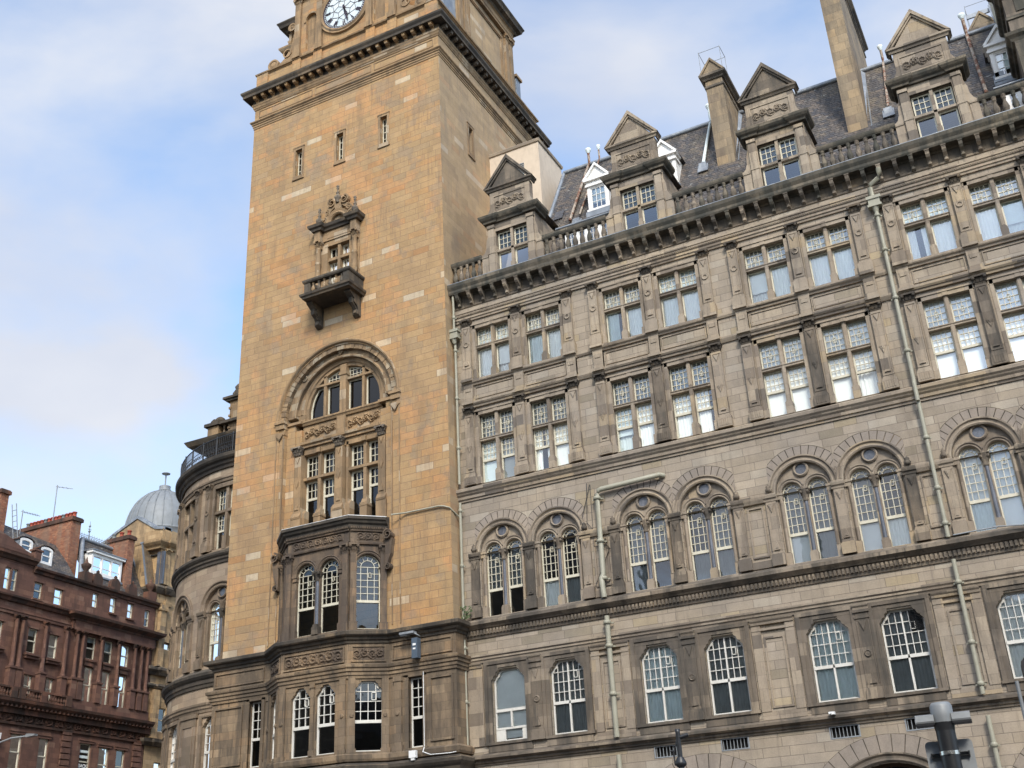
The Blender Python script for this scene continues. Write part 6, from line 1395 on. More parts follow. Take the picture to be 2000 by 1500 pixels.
m = M(); m.tube([(-39.2, -7.85, 26.2), (-37.6, -11.5, 32.6)], .12, 6); rp('hip_lead', m, 'lead')
m = M(); m.add([(-39.25, -7.88, 25.3), (-39.25, -14, 25.3), (-37.5, -14, 32.5), (-37.6, -11.5, 32.5)], [(0, 1, 2, 3)]); rp('mansard_flank', m, 'slate')
m = M(); m.box(-38.6, -37.2, -8.6, -7.35, 25.4, 27.6); md = rp('parapet_dormer', m, 'tower_trim'); m = M(); m.box(-38.8, -37.0, -8.7, -7.2, 27.6, 27.72); m.box(-38.95, -36.9, -8.8, -7.1, 27.72, 27.85); m.lathe(-38.3, -7.6, [(.25, 27.85), (.3, 28.1), (.15, 28.35), (.2, 28.5), (.05, 28.7)], 8); rp('cornice', m, 'soot', md)
m = M()
for z in (26.0, 26.7, 27.15): m.box(-38.66, -38.5, -7.6, -7.3, z, z+.12)
rp('quoin', m, 'tower_trim', md)

# ================================================================== RED SANDSTONE BUILDING across the side street (far left)
RX0 = -57.0; _ra = radians(-87.5); rdx, rdy = -cos(_ra), -sin(_ra)
RXF = line_xf(RX0, 0, rdx, rdy)                  # u runs away from the camera
def dp(s, z, e): k = (57+e)/57; return ((s+36)*k-36, z if False else 1.6+(z-1.6)*k)   # place a point set e metres behind the front
red = thing('red_sandstone_building', 'red sandstone office block with columns, balcony and tall brick chimneys at far left', 'building', (RX0, 8, 0))
def qp(name, m, material, parent=None): return put(name, m, material, red, (-RX0, -8, 0)) if parent is None else put(name, m, material, parent)
RW = []                                          # windows: ua, ub, z0, z1, meeting rail
for k in range(-1, 1):
    o = -4.6*(1-k) if False else 0
lst = [(11.87, 12.58, 17.3, 18.8), (13.56, 14.28, 17.25, 18.72), (12.0, 12.62, 14.7, 16.0), (13.72, 14.3, 14.7, 16.05), (9.5, 9.92, 20.75, 22.1), (10.05, 10.45, 20.75, 22.1), (11.85, 12.5, 20.65, 21.7), (13.52, 14.2, 20.6, 21.65),
       (9.3, 9.9, 17.3, 18.8), (9.3, 9.9, 14.7, 16.0), (8.3, 8.9, 17.3, 18.8), (6.4, 7.1, 17.3, 18.8), (4.6, 5.3, 17.3, 18.8), (6.4, 7.1, 20.65, 21.7), (4.6, 5.3, 20.65, 21.7),
       (16.72, 17.5, 17.7, 19.15), (18.3, 19.05, 17.7, 19.15), (19.88, 20.62, 17.7, 19.15), (16.78, 17.5, 14.95, 17.2), (18.35, 19.05, 14.95, 17.15), (19.92, 20.62, 14.95, 17.12),
       (16.78, 17.26, 21.1, 22.05), (18.4, 18.92, 21.05, 22.1), (20.06, 20.6, 21.0, 22.05), (21.75, 22.25, 20.75, 21.9),
       (11.62, 12.46, 10.5, 12.5), (13.78, 14.52, 10.4, 12.45), (9.3, 10.1, 10.5, 12.5), (17.12, 18.05, 10.3, 12.5), (18.75, 19.65, 10.3, 12.4), (20.3, 21.1, 10.3, 12.4), (6.6, 7.4, 10.5, 12.5), (4.2, 5.0, 10.5, 12.5)]
m = M(RXF); m.wall(-6, 22.8, 0, 22.5, 0, [(a, b, c, flat(a, b, d_)) for a, b, c, d_ in lst], .22)
m.add([(22.8, 0, 0), (22.8, -10, 0), (22.8, -10, 22.5), (22.8, 0, 22.5)], [(0, 1, 2, 3)]); m.add([(-6, 0, 0), (-6, -10, 0), (-6, -10, 22.5), (-6, 0, 22.5)], [(0, 1, 2, 3)]); qp('wall', m, 'red')
m = M(RXF); m.box(-5.9, 22.7, -3, -2.9, 0, 22.45); m.box(22.55, 22.7, -3, -.25, 0, 22.4); [m.box(-5.9, 22.7, -2.9, -.25, z, z+.1) for z in (13.4, 16.5, 20.2, 22.3)]; qp('room_lining', m, 'dark')
for a, b, c, d_ in lst:
    wm = M(RXF); wg = M(RXF); cv = flat(a, b, d_); frame(wm, a, b, c, cv, -.1, .075, .1); rail(wm, a+.05, b-.05, -.1, (c+d_)/2, .07); glazing(wg, a, b, c, cv, -.14); w_ = qp('sash_window', wm, 'cream'); qp('pane', wg, 'glass', w_)
    if random.random() < .55:
        cb_ = M(RXF); cb_.box(a+.04, b-.04, -.26, -.24, (c+d_)/2+random.uniform(-.3, .5), d_); qp('blind', cb_, random.choice(['curtb', 'curt', 'curtd']), w_)
m = M(RXF)
for a, b, c, d_ in lst:
    if c > 14.6 and (b-a) > .5 and d_-c < 1.9: m.box(a-.12, b+.12, 0, .12, c-.1, c); m.box(a-.08, b+.08, 0, .05, d_, d_+.12)
    if c > 17 and c < 18 and a < 15: m.box(a-.2, b+.2, 0, .3, c-.2, c-.08); m.box(a-.14, b+.14, 0, .2, c-.36, c-.2)
    if c < 12: m.box(a-.16, b+.16, 0, .06, d_, d_+.14); m.box(a-.2, b+.2, 0, .1, d_+.14, d_+.2)
qp('window_dressing', m, 'red')
def redrun(name, prof, a, b, material='redd'):
    m = M(RXF); m.ext_u(prof, a, b); return qp(name, m, material)
redrun('eaves_cornice', [(0, 22.2), (.1, 22.2), (.15, 22.35), (.3, 22.42), (.34, 22.55), (0, 22.62)], 11.6, 22.9); redrun('string_course', [(0, 20.1), (.12, 20.1), (.2, 20.25), (.32, 20.34), (.34, 20.44), (0, 20.52)], -6, 15.2)
redrun('eaves_cornice', [(0, 22.6), (.1, 22.6), (.2, 22.75), (.34, 22.85), (.36, 23.0), (0, 23.1)], -6, 11.7)
m = M(RXF); m.box(-6, 11.7, -.3, .02, 22.5, 23.2); m.ext_d([(8.0, 23.1), (11.7, 23.1), (11.5, 23.3), (10.8, 23.45), (9.6, 23.9), (8.6, 24.2), (8.0, 24.3)], -.3, .02); m.box(11.5, 12.0, -.3, .1, 23.0, 23.7); m.box(11.4, 12.1, -.35, .15, 23.6, 23.72); qp('parapet', m, 'red')
redrun('frieze_band', [(0, 19.36), (.08, 19.36), (.1, 19.5), (.14, 19.55), (.14, 19.62), (0, 19.66)], -6, 15.3, 'red')
m = M(RXF); m.mould([(-.1, 19.9), (.1, 19.9), (.14, 20.0), (.3, 20.1), (.46, 20.2), (.5, 20.36), (-.1, 20.5)], [(15.15, -.2), (15.15, .25), (22.85, .25), (22.85, -.2)][::1]); m.box(15.15, 22.85, -.1, .25, 19.35, 20.5); qp('great_cornice', m, 'redd')
m = M(RXF); m.box(15.3, 22.7, .02, .3, 19.3, 19.9); m.box(15.3, 22.7, .02, .26, 14.3, 15.0); qp('entablature', m, 'red')
def rcol(u, z0, z1, r=.13, d=.22, ped=None):
    m = M(RXF); m.lathe(u, d, [(r*1.3, z0), (r*1.3, z0+.08), (r*1.1, z0+.14), (r, z0+.2), (r*.88, z1-.3), (r, z1-.26)], 10); c = qp('column', m, 'red'); k = M(RXF); capital(k, u, d-r, z1-.3, z1, .34, .26); qp('capital', k, 'redd', c)
    if ped: k = M(RXF); k.box(u-.22, u+.22, 0, .36, ped, z0-.1); k.box(u-.27, u+.27, 0, .42, z0-.12, z0); qp('pedestal', k, 'red', c)
for u in (15.65, 16.17, 17.82, 19.4, 20.95, 21.6, 22.2): rcol(u, 16.3, 19.3, .12, ped=15.0)
for u in (10.75, 11.25, 13.08, 14.8, 7.7, 6.0, 4.0): rcol(u, 16.25, 19.36, .14, .16, ped=15.0)
m = M(RXF)
for u0_, z in ((16.6, 17.35), (18.2, 17.33), (19.78, 17.3)): m.box(u0_, u0_+.78, 0, .12, z-.1, z+.25); m.box(u0_-.03, u0_+.8, 0, .18, z+.18, z+.25)
qp('spandrel_band', m, 'redd')
redrun('balcony_cornice', [(0, 13.75), (.15, 13.75), (.25, 13.95), (.5, 14.1), (.62, 14.2), (.66, 14.36), (0, 14.42)], -6, 23.0)
m = M(RXF); m.box(-6, 23, 0, .25, 13.6, 14.0)
u = -5.8
while u < 22.8: m.box(u, u+.14, .2, .5, 13.93, 14.08); u += .34
qp('dentil_course', m, 'redd')
m = M(RXF); carve(m, -1, 22.6, 13.15, 13.72, .01, 30, .12, 420); qp('carved_frieze', m, 'redd')
redrun('frieze_base', [(0, 13.0), (.12, 13.0), (.14, 13.12), (0, 13.16)], -6, 22.9, 'redd')
m = M(RXF); m.box(-6, 15.5, .4, .56, 14.95, 15.06); m.box(-6, 15.5, .4, .56, 14.4, 14.5)
for u in (-3, 0, 3, 6.1, 8.2, 10.9, 11.5, 13.2, 15.2): m.box(u-.24, u+.24, .36, .6, 14.4, 15.02)
rb = qp('stone_balustrade', m, 'redd'); bb = baluster(14.5, .46, .8, 0, 0)
u = 3.2
while u < 15: 
    q = M(RXF); q.lathe(u, .48, [(r_*.8, 14.5+h_/.75*.46) for r_, h_ in BAL], 6); put('baluster', q, 'redd', rb); u += .22
m = M(RXF)                                        # rusticated strips
for c in (15.85, 22.1, 8.3):
    z = 6.0
    while z < 12.9: m.box(c-.36, c+.36, 0, .12, z, z+.29); z += .36
qp('rusticated_strip', m, 'red')
# attic gablets over the pavilion
m = M(RXF)
for u in (17.0, 18.65, 20.3): m.box(u-.42, u+.42, -.2, .1, 22.5, 23.0); m.arc(u, 23.0, [(0, -.2), (.42, -.2), (.42, .1), (0, .1)], 0, pi, 10); m.lathe(u, 0, [(.05, 23.4), (.13, 23.5), (.04, 23.62)], 8)
for u in (15.9, 22.1): m.box(u-.35, u+.35, -.3, .3, 22.5, 23.2); m.lathe(u, .0, [(.12, 23.2), (.1, 23.3), (.3, 23.55), (.34, 23.75), (.1, 23.9), (.06, 24.1), (.0, 24.3)], 10)
for u in (17.8, 19.5, 21.2): m.ext_d([(u-.4, 22.55), (u+.4, 22.55), (u+.25, 22.7), (u-.25, 22.7)], -.1, .06)
qp('attic_gablet', m, 'redd')
# roofs
def sl(pts, name, material, parent=None):         # slab from (s, z, setback) points
    v = [dp(s, z, e)+(e,) for s, z, e in pts]; m = M(RXF); n = len(v)
    m.add([(s, -e, z) for s, z, e in v]+[(s, -e-.15, z-.15) for s, z, e in v], [tuple(range(n)), tuple(range(n, 2*n))]+[(j, (j+1) % n, n+(j+1) % n, n+j) for j in range(n)]); return qp(name, m, material, parent)
sl([(2, 22.9, .4), (15.3, 22.5, .4), (13.5, 24.4, 3.2), (2, 25.0, 3.2)], 'roof', 'slate')
sl([(15.5, 22.5, .5), (22.3, 22.5, .5), (20.0, 25.3, 2.3), (15.4, 25.4, 2.3)], 'pavilion_roof', 'slate')
sl([(22.3, 22.5, .5), (22.4, 22.5, 6), (20.4, 25.3, 5.5), (20.0, 25.3, 2.3)], 'pavilion_roof', 'slate')
m = M(RXF); a_ = dp(15.5, 22.6, .5); b_ = dp(15.4, 25.4, 2.3); c_ = dp(20.0, 25.35, 2.3); d_ = dp(22.3, 22.55, .5)
m.tube([(a_[0], -.45, a_[1]), (b_[0], -2.25, b_[1])], .16, 6); m.tube([(b_[0], -2.25, b_[1]), (c_[0], -2.25, c_[1])], .12, 6); m.tube([(c_[0], -2.25, c_[1]), (d_[0], -.45, d_[1])], .12, 6); m.box(b_[0], c_[0], -5, -2.3, b_[1]-.3, b_[1]+.02); qp('roof_lead', m, 'lead')
cz_ = b_[1]+.1; m = M(RXF)
for k in range(2): m.tube([(b_[0], -2.6, cz_+.02+k*.35), (c_[0], -2.6, cz_+.02+k*.35)], .02, 4)
n_ = 20
for k in range(n_+1):
    u = b_[0]+(c_[0]-b_[0])*k/n_; m.tube([(u, -2.6, cz_), (u, -2.6, cz_+.5)], .014, 4); m.arc(u+.1, cz_+.2, [(.07, -2.61), (.1, -2.61), (.1, -2.59), (.07, -2.59)], 0, 2*pi, 8)
for u in (b_[0]+.9, c_[0]-.1): m.lathe(u, -2.6, [(.04, cz_), (.03, cz_+.6), (.1, cz_+.7), (.03, cz_+.8), (.03, cz_+1.0), (.09, cz_+1.08), (.02, cz_+1.2), (.01, cz_+1.45)], 6); m.tube([(u-.16, -2.6, cz_+.85), (u+.16, -2.6, cz_+.85)], .02, 4)
qp('iron_cresting', m, 'curtd')
# three-light box dormer
X = RXF; a_, b_ = dp(16.4, 23.4, .9)[0], dp(19.2, 23.4, .9)[0]; z0, z1 = dp(0, 23.35, .9)[1], dp(0, 24.75, .9)[1]
ops = [(a_+.1+(b_-a_-.2)*k/3+.06, a_+.1+(b_-a_-.2)*(k+1)/3-.06, z0+.15, None) for k in range(3)]
ops = [(p, q, r_, flat(p, q, z1-.25)) for p, q, r_, _ in ops]
m = M(lambda u, d, z: X(u, d-.9, z)); m.wall(a_, b_, z0-.1, z1, 0, ops, .08); m.box(a_-.15, b_+.15, -.4, .15, z1-.03, z1+.12)
for u in (a_, b_): m.add([(u, 0, z0-.1), (u, 0, z1), (u, -1.6, z1), (u, -.6, z0)], [(0, 1, 2, 3)])
bd_ = qp('box_dormer', m, 'woodw'); m = M(lambda u, d, z: X(u, d-.9, z)); m.box(a_-.2, b_+.2, -1.8, .2, z1+.12, z1+.18); m.box(a_-.1, b_+.1, 0, .1, z0-.22, z0-.1); qp('lead_roof', m, 'lead', bd_)
wm = M(lambda u, d, z: X(u, d-.96, z)); wg = M(lambda u, d, z: X(u, d-.98, z))
for p, q, r_, cv in ops: frame(wm, p, q, r_, cv, 0, .05); rail(wm, p, q, 0, r_+.35, .05); glazing(wg, p, q, r_, cv, 0)
qp('window', wm, 'woodw', bd_); qp('pane', wg, 'glass', bd_); m = M(lambda u, d, z: X(u, d-1.1, z)); m.box(a_+.1, b_-.1, -.02, 0, z0+.3, z1-.1); qp('blind', m, 'curtb', bd_)
# round-headed lead dormers on the left roof
for s0, s1, zb, zt in ((10.28, 11.32, 23.35, 24.15), (12.0, 13.0, 22.95, 24.0)):
    e = 1.0; u0_, u1_ = dp(s0, 0, e)[0], dp(s1, 0, e)[0]; b0, t0 = dp(0, zb, e)[1], dp(0, zt, e)[1]; c = (u0_+u1_)/2; R_ = (u1_-u0_)/2
    Xd = (lambda e_: (lambda u, d, z: X(u, d-e_, z)))(e)
    m = M(Xd); cv = semi(c, R_, t0-.12, 12, .35); m.ext_d(outline(u0_, u1_, b0-.3, cv), -2.2, -.02); dd = qp('round_dormer', m, 'lead'); m = M(Xd)
    frame(m, u0_, u1_, b0-.05, cv, .05, .16, .1); frame(m, u0_+.16, u1_-.16, b0+.1, semi(c, R_-.16, t0-.16, 10, .3), .02, .06, .06); rail(m, u0_+.2, u1_-.2, .02, (b0+t0)/2, .07); qp('window', m, 'woodw', dd)
    m = M(Xd); glazing(m, u0_+.16, u1_-.16, b0+.1, semi(c, R_-.16, t0-.16, 10, .3), -.012); qp('pane', m, 'glass', dd)
    m = M(Xd); m.add([(u, .09, z) for u, z in semi(c, R_+.1, t0-.1, 12, .38)]+[(u, -2.2, z) for u, z in semi(c, R_+.1, t0-.1, 12, .38)], [(k, k+1, 14+k, 13+k) for k in range(12)]); qp('lead_roof', m, 'redd', dd)
# chimneys
def rchim(x0, x1, y0, y1, z0, zt, material, pots, pn='clay_pot'):
    m = M(); m.ext_z(ring(x0, x1, y0, y1), z0, zt-.25); c = qp('chimney', m, material); m = M(); m.ext_z(ring(x0-.12, x1+.12, y0-.1, y1+.1), zt-.28, zt-.05); m.ext_z(ring(x0-.05, x1+.05, y0-.05, y1+.05), zt-.05, zt+.02); qp('chimney_cap', m, 'redd', c)
    for k in range(pots):
        m = M(); m.lathe(x0+.3+(x1-x0-.6)*k/max(1, pots-1), -(y0+y1)/2, [(.15, zt), (.17, zt+.03), (.14, zt+.1), (.13, zt+.36), (.17, zt+.38), (.17, zt+.44)], 8); qp('chimney_pot', m, 'clay' if k % 5 else 'curtd', c)
rchim(-64.6, -59.55, 15.9, 16.7, 21.5, 27.5, 'redbrick', 14); rchim(-60.7, -58.65, 20.25, 20.85, 21.5, 27.1, 'redbrick', 3); rchim(-66, -59.9, 10.3, 10.9, 21.5, 27.9, 'redbrick', 0)
# writing on the window glass
def text(name, s_, size, xf_u, z, mname, parent, d=-.1, ext=.004):
    cu = bpy.data.curves.new('t', 'FONT'); cu.body = s_; cu.size = size; cu.extrude = ext; cu.offset = .006; cu.space_character = .92
    o = bpy.data.objects.new('t', cu); sc.collection.objects.link(o); dg = bpy.context.evaluated_depsgraph_get(); me = bpy.data.meshes.new_from_object(o.evaluated_get(dg)); bpy.data.objects.remove(o)
    for v in me.vertices: v.co = RXF(xf_u+v.co.x, d+v.co.z, z+v.co.y)
    me.materials.clear(); return qp(name, me, mname, parent)
sg0 = text('window_lettering', 'BACK', .30, 17.2, 11.05, 'plastic', None); text('window_lettering', 'PAIN', .30, 17.22, 10.72, 'plastic', None)
m = M(RXF); m.box(17.22, 17.95, -.125, -.115, 11.62, 11.78); m.box(17.22, 17.95, -.125, -.115, 11.95, 12.1); m.box(18.85, 19.5, -.125, -.115, 10.6, 11.0); qp('window_sticker', m, 'curtb')
# street lamp arm and box fixed at the far left
lm = thing('street_light', 'grey wall-mounted street light on a bracket beside the red building\'s lower window', 'lamp', RXF(9.75, .0, 11.0))
p0 = RXF(9.75, 0, 11.0)
def LX(u, d, z): q = RXF(9.75+u, d, 11.0+z); return (q[0]-p0[0], q[1]-p0[1], q[2]-p0[2])
m = M(LX); m.box(.42, .62, 0, .22, .0, .9); m.tube([(.5, .2, .7), (.8, 1.2, 1.0), (1.3, 2.0, 1.1)], .05, 6); put('bracket', m, 'grey', lm); m = M(LX); m.ext_u([(1.9, 1.06), (2.0, 1.0), (2.6, 1.04), (2.62, 1.14), (2.0, 1.2)], 1.1, 1.4); put('lamp_head', m, 'grey', lm)
m = M(RXF); m.box(10.2, 10.62, 0, .3, 12.05, 12.4); single('wall_box', m, 'plastic', 'small white junction box on the red sandstone wall at far left', 'box')
# aerials
def aerial(x, y, z, h_, label, ang=0, n=5):
    t = thing('roof_aerial', label, 'aerial', (x, y, z), 'aerials on the red building roof', ang); m = M(); m.tube([(0, 0, -1.0), (0, 0, h_)], .035, 6); put('mast', m, 'grey', t)
    m = M(); m.tube([(-.1, 0, h_-.1), (1.1, 0, h_-.32)], .022, 5)
    for k in range(n): q = .1+k*.9/n; m.tube([(q, -.22, h_-.12-q*.18), (q, .22, h_-.12-q*.18)], .012, 4)
    put('antenna', m, 'grey', t)
aerial(-61.8, 16.2, 28.2, 2.1, 'tall thin aerial with a slanting arm standing above the long brick chimney', .5, 3); aerial(-60.5, 12.6, 25.2, 2.0, 'shorter multi-pronged aerial beside the long brick chimney', .9, 9)
t = thing('roof_ladder', 'leaning metal ladder against the chimney at the far left edge', 'ladder', (-59.3, 11.6, 25.0)); m = M()
for u in (-.2, .2): m.tube([(u, 0, -1.5), (u-.25, .5, 2.0)], .03, 5)
put('stile', m, 'grey', t); m = M()
for k in range(9): m.tube([(-.2-.25*(k+1)/10, .5*(k+1)/10-.02, -1.3+k*.36), (.2-.25*(k+1)/10, .5*(k+1)/10-.02, -1.3+k*.36)], .02, 4)
put('rung', m, 'grey', t)

# ================================================================== DOMED BUILDING behind it
dome = thing('domed_building', 'golden sandstone building with a grey lead dome behind the red sandstone block', 'building', (-61.5, 27, 0))
def dq(name, m, material, parent=None): return put(name, m, material, dome, (61.5, -27, 0)) if parent is None else put(name, m, material, parent)
DXF = lambda u, d, z: RXF(u, d, z)
lst = [(23.85, 24.5, 23.9, 25.5), (23.9, 24.6, 19.5, 22.0), (23.95, 24.7, 13.9, 15.5), (23.9, 24.6, 9.5, 11.9), (26.4, 27.2, 23.9, 25.5), (26.4, 27.2, 19.5, 22.0), (26.4, 27.2, 13.9, 15.5), (29, 29.8, 19.5, 22.0)]
m = M(RXF); m.wall(22.82, 36, 0, 28.2, .02, [(a, b, c, flat(a, b, d_)) for a, b, c, d_ in lst], .3); dq('wall', m, 'domestone')
m = M(); m.ext_d([(-66, 20), (-57.95, 20), (-57.95, 28.3), (-58.9, 28.45), (-60.75, 29.6), (-62.9, 28.7), (-66, 27.2)], -23.6, -23.0); dq('gable_wall', m, 'domestone')
m = M(); m.ext_d([(-57.95, 28.1), (-57.95, 28.35), (-58.9, 28.5), (-60.75, 29.68), (-62.9, 28.8), (-66, 27.3), (-66, 27.1), (-62.9, 28.6), (-60.75, 29.45), (-58.9, 28.3)], -23.7, -22.9); dq('gable_coping', m, 'lead')
m = M(); m.box(-65, -57.9, -36, -23.6, 20, 28.0); dq('upper_block', m, 'domestone')
dk = M(RXF); dk.box(22.9, 35, -1.5, -1.4, 0, 27); dk.box(34.9, 35, -1.5, -.35, 0, 27); [dk.box(22.9, 35, -1.5, -.35, z, z+.1) for z in (12.5, 17, 22.4, 26.2)]; dq('room_lining', dk, 'dark')
for a, b, c, d_ in lst:
    wm = M(RXF); wg = M(RXF); cv = flat(a, b, d_); frame(wm, a, b, c, cv, -.08, .07, .1); rail(wm, a+.05, b-.05, -.08, (c+d_)/2, .07); glazing(wg, a, b, c, cv, -.12); w_ = dq('sash_window', wm, 'cream'); dq('pane', wg, 'glass', w_)
def drun(name, prof, a=22.7, b=36, material='domestone'):
    m = M(RXF); m.mould(prof, [(a, -2.5), (a, .02), (23.5, .02), (23.5, .2), (24.0, .2), (24.0, .02), (b, .02)]); return dq(name, m, material)
drun('top_cornice', [(-.1, 26.6), (.1, 26.6), (.15, 26.75), (.3, 26.85), (.45, 27.0), (.48, 27.15), (-.1, 27.3)]); drun('attic_string', [(-.1, 23.3), (.12, 23.3), (.3, 23.5), (.42, 23.65), (.42, 23.8), (-.1, 23.95)], material='trimd')
drun('frieze_string', [(-.1, 22.5), (.08, 22.5), (.12, 22.7), (.12, 22.85), (-.1, 22.9)]); drun('mid_cornice', [(-.1, 17.6), (.12, 17.6), (.22, 17.75), (.4, 17.9), (.42, 18.05), (-.1, 18.25)], material='trimd')
drun('mid_string', [(-.1, 16.7), (.12, 16.7), (.24, 16.85), (.24, 16.98), (-.1, 17.05)], material='trimd'); drun('low_ledge', [(-.1, 12.9), (.1, 12.9), (.4, 13.1), (.48, 13.3), (-.1, 13.4)], material='trimd')
m = M(RXF)
for u in (23.35, 25.35, 27.8): 
    m.box(u-.28, u+.28, .02, .3, 18.2, 22.1); m.box(u-.34, u+.34, .02, .38, 22.1, 22.5); m.arc(u-.27, 22.2, [(0, .02), (.14, .02), (.14, .42), (0, .42)], 0, 2*pi, 10); m.arc(u+.27, 22.2, [(0, .02), (.14, .02), (.14, .42), (0, .42)], 0, 2*pi, 10)
    m.box(u-.26, u+.26, .02, .26, 24.0, 26.2); capital(m, u, .02, 26.2, 26.6, .5, .3); m.box(u-.3, u+.3, .02, .3, 13.4, 16.6)
dq('pilaster', m, 'domestone')
# sloping lead-faced dormer on the flank
m = M(); m.ext_d([(-58.4, 23.8), (-59.2, 27.1), (-60.0, 27.1), (-60.0, 23.8)], -23.0, -22.2); dq('flank_dormer', m, 'domestone'); m = M(); m.add([(-58.4, -22.95, 23.8), (-59.2, -22.95, 27.1), (-59.2, -22.0, 27.1), (-58.4, -22.0, 23.8)], [(0, 1, 2, 3)]); m.box(-59.4, -59.1, -22.9, -22.1, 27.05, 27.15); m.add([(-58.4, -22.0, 23.8), (-59.2, -22.0, 27.1), (-59.3, -22.25, 27.1), (-58.65, -22.25, 23.8)], [(0, 1, 2, 3)]); dq('lead_cheek', m, 'lead')
m = M(); m.box(-58.35, -57.7, -23.0, -22.85, 24.0, 26.4); dq('flank_window', m, 'marble')
# the dome
dcx, dcy, dcz, dr = -61.5, 26.2, 29.9, 2.72
m = M(); nb = 24; prof = [(dr+.06, 28.2), (dr+.06, 29.0), (dr+.12, 29.05), (dr, 29.15)] + [(dr*cos(t*pi/2/12), dcz-.7+dr*1.28*sin(t*pi/2/12)) for t in range(0, 12)] + [(.3, dcz-.7+dr*1.27)]
m.lathe(dcx, -dcy, prof, nb); dm = dq('dome', m, 'zinc')
m = M()
for k in range(nb):
    a = 2*pi*k/nb; m.tube([(dcx+r*cos(a)*1.005, -dcy+r*sin(a)*1.005, z) for r, z in prof[3:]], .045, 4)
for zz, rr in ((29.6, .995), (31.2, .78)): pass
dq('dome_rib', m, 'zinc', dm)
m = M(); m.lathe(dcx, -dcy, [(.3, 32.6), (.55, 32.66), (.5, 32.8), (.42, 32.9), (.45, 33.1), (.2, 33.2), (.05, 33.25), (.05, 34.05), (.32, 34.15), (.34, 34.2), (.02, 34.25)], 10); dq('finial', m, 'zinc', dm)

# ================================================================== STREET FURNITURE near the camera
sp = thing('sign_post', 'black sign post with a grey twin-lamp cap seen from behind at bottom right', 'sign', (-.88, -28.65, 0))
m = M(); m.tube([(0, 0, 0), (0, 0, 2.50)], .055, 18); put('pole', m, 'iron', sp)
fac = atan2(-28.65+36, -.88)-pi/2                 # turned square to the pavement edge
Xr = lambda a: (lambda u, d, z: (u*cos(a)+d*sin(a), u*sin(a)-d*cos(a), z))
Xs = Xr(.10)
m = M(Xs); m.box(-.205, .205, -.07, .07, 2.50, 2.56)
m = M(Xs)
for k in range(2):
    s0 = -1 if k == 0 else 1; a, b = sorted((s0*.05, s0*.155)); m.ext_u([(-.05, 2.49), (.05, 2.49), (.054, 2.50), (.048, 2.535), (.0, 2.545), (-.048, 2.535), (-.054, 2.50)], a, b)
m.lathe(0, 0, [(.062, 2.49), (.064, 2.52), (.064, 2.585), (.052, 2.605), (.0, 2.61)], 16); cp = put('lamp_cap', m, 'grey', sp)
m = M(Xs)
for s0 in (-1, 1): a, b = sorted((s0*.05, s0*.158)); m.box(a, b, -.056, .056, 2.478, 2.49)
m.lathe(0, 0, [(.055, 2.44), (.063, 2.49)], 14); put('lamp_underside', m, 'iron', sp)
m = M(Xs); q = []
W_, H0, H1, rr = .135, 1.72, 2.40, .025
for cx_, cz2, a0 in ((W_-rr, H1-rr, 0), (-W_+rr, H1-rr, pi/2), (-W_+rr, H0+rr, pi), (W_-rr, H0+rr, 1.5*pi)):
    q += [(cx_+rr*cos(a0+k*pi/8), cz2+rr*sin(a0+k*pi/8)) for k in range(5)]
m.ext_d(q, -.105, -.10); pl = put('sign_plate', m, 'grey', sp)
m = M(Xs); m.box(-.11, .11, -.10, -.075, 2.305, 2.309); m.box(-.11, .11, -.10, -.075, 2.323, 2.327); m.box(-.11, -.103, -.10, -.07, 2.30, 2.33); m.box(.103, .11, -.10, -.07, 2.30, 2.33); put('fixing_rail', m, 'iron', sp)
m = M(Xs); m.lathe(0, 0, [(.057, 2.305), (.057, 2.327)], 16); m.tube([(0.0, .058, 2.316), (0.0, .068, 2.316)], .009, 8); put('steel_clip', m, 'steel', sp)
m = M(Xs); m.box(-.09, .05, -.0985, -.096, 2.02, 2.10); put('sticker', m, 'plastic', sp)
tl = thing('traffic_light', 'black traffic signal board cut off by the right edge of the photo', 'traffic light', (-.33, -28.1, 0))
m = M(); m.tube([(.35, 0, 0), (.35, 0, 3.0)], .057, 12); put('pole', m, 'iron', tl)
m = M(Xr(.35)); q = []
for cx_, cz2, a0 in ((.27, 2.84, 0), (-.03, 2.84, pi/2), (-.03, 2.1, pi), (.27, 2.1, 1.5*pi)): q += [(cx_+.06*cos(a0+k*pi/6), cz2+.06*sin(a0+k*pi/6)) for k in range(4)]
m.ext_d(q, -.01, .01); put('backing_board', m, 'iron', tl)
m = M(Xr(.35)); m.box(.0, .24, -.2, -.01, 2.06, 2.86); 
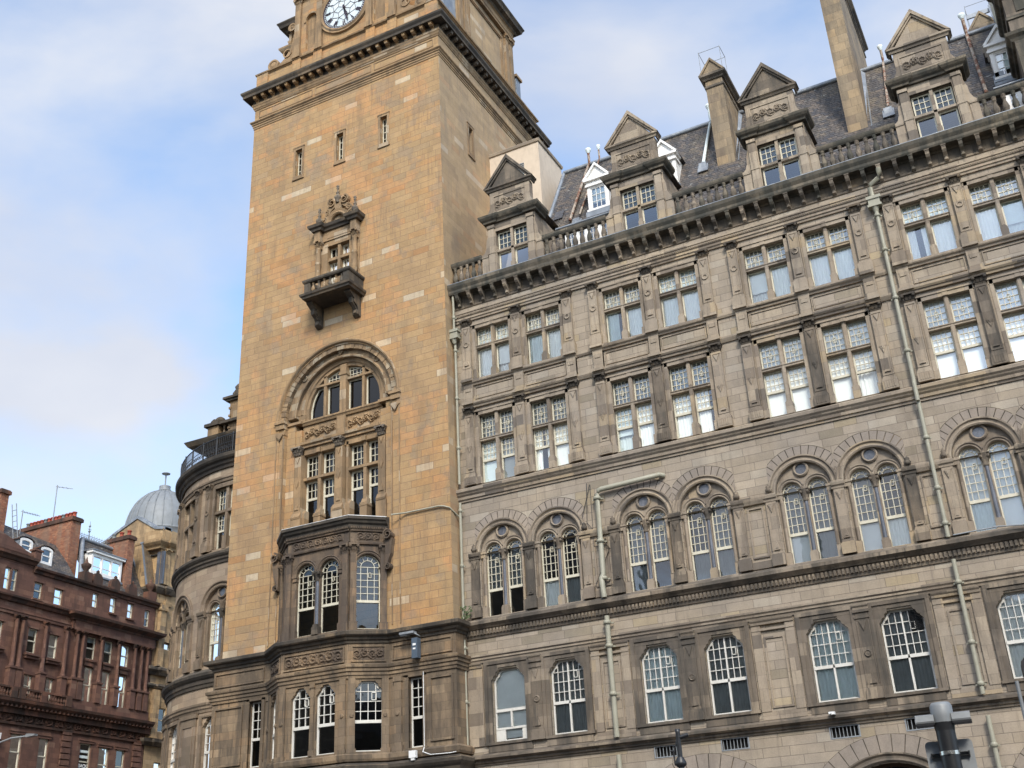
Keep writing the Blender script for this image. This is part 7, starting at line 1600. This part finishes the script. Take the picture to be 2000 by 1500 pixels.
for z in (2.2, 2.45, 2.7): m.lathe(.12, -.25, [(.09, z-.09), (.1, z), (.09, z+.09)], 10)
put('signal_head', m, 'iron', tl); m = M(); m.tube([(-.13, .05, 1.6), (-.13, .05, 2.75)], .012, 5); put('bracket', m, 'grey', tl)
lp = thing('lamp_column', 'black lamp column top with short side arms rising below the left grating', 'lamp post', (-8.2, -12.3, 0))
m = M(); m.lathe(0, 0, [(.12, 0), (.12, .9), (.08, 1.0), (.065, 3.8), (.06, 4.35)], 12); m.lathe(0, 0, [(.06, 4.15), (.12, 4.2), (.125, 4.25), (.07, 4.36)], 12); m.lathe(0, 0, [(.055, 4.3), (.05, 4.86), (.058, 4.93), (.0, 4.94)], 12); put('column', m, 'iron', lp)
m = M(Xr(.2)); m.tube([(.04, 0, 4.76), (.22, 0, 4.8)], .045, 8); m.tube([(-.03, 0, 4.72), (-.13, 0, 4.45), (-.12, 0, 4.2)], .018, 5); m.tube([(-.2, 0, 4.5), (-.1, 0, 4.5)], .014, 5); put('side_arm', m, 'iron', lp)

# ================================================================== terrace on the camera's side of the street (seen only mirrored in the glass)
op_ = thing('opposite_terrace', 'plain stone terrace on the near side of the street, mirrored in the lower windows', 'building', (-5, -53, 0))
OX = lambda u, d, z: (u+5, -d*-1, z)
m = M(lambda u, d, z: (u, d, z))
for a, b, h_ in ((-75, -33, 29), (-33, -18, 25), (-18, -3, 19), (-3, 40, 17), (40, 95, 32)): m.box(a, b, -14, 0, 0, h_)
put('wall', m, 'oppo', op_)
m = M(lambda u, d, z: (u, d, z))
for a, b, h_ in ((-75, -33, 29), (-18, -3, 19), (-3, 40, 17)): m.ext_u([(-.6, h_), (-5, h_+4.5), (-9, h_+4.5), (-13.4, h_)], a+.3, b-.3)
for u in (-30, -15, -3, 8, 27): m.box(u, u+1.2, -7, -6, 12, 30 if u < -10 else 22)
put('roof', m, 'slate', op_)
m = M(lambda u, d, z: (u, d, z)); u = -73
while u < 28:
    for z in (1.2, 5, 8.6, 12.2): m.box(u, u+1.3, 0, .05, z, z+2.1)
    u += 3.1
put('window', m, 'marble', op_)
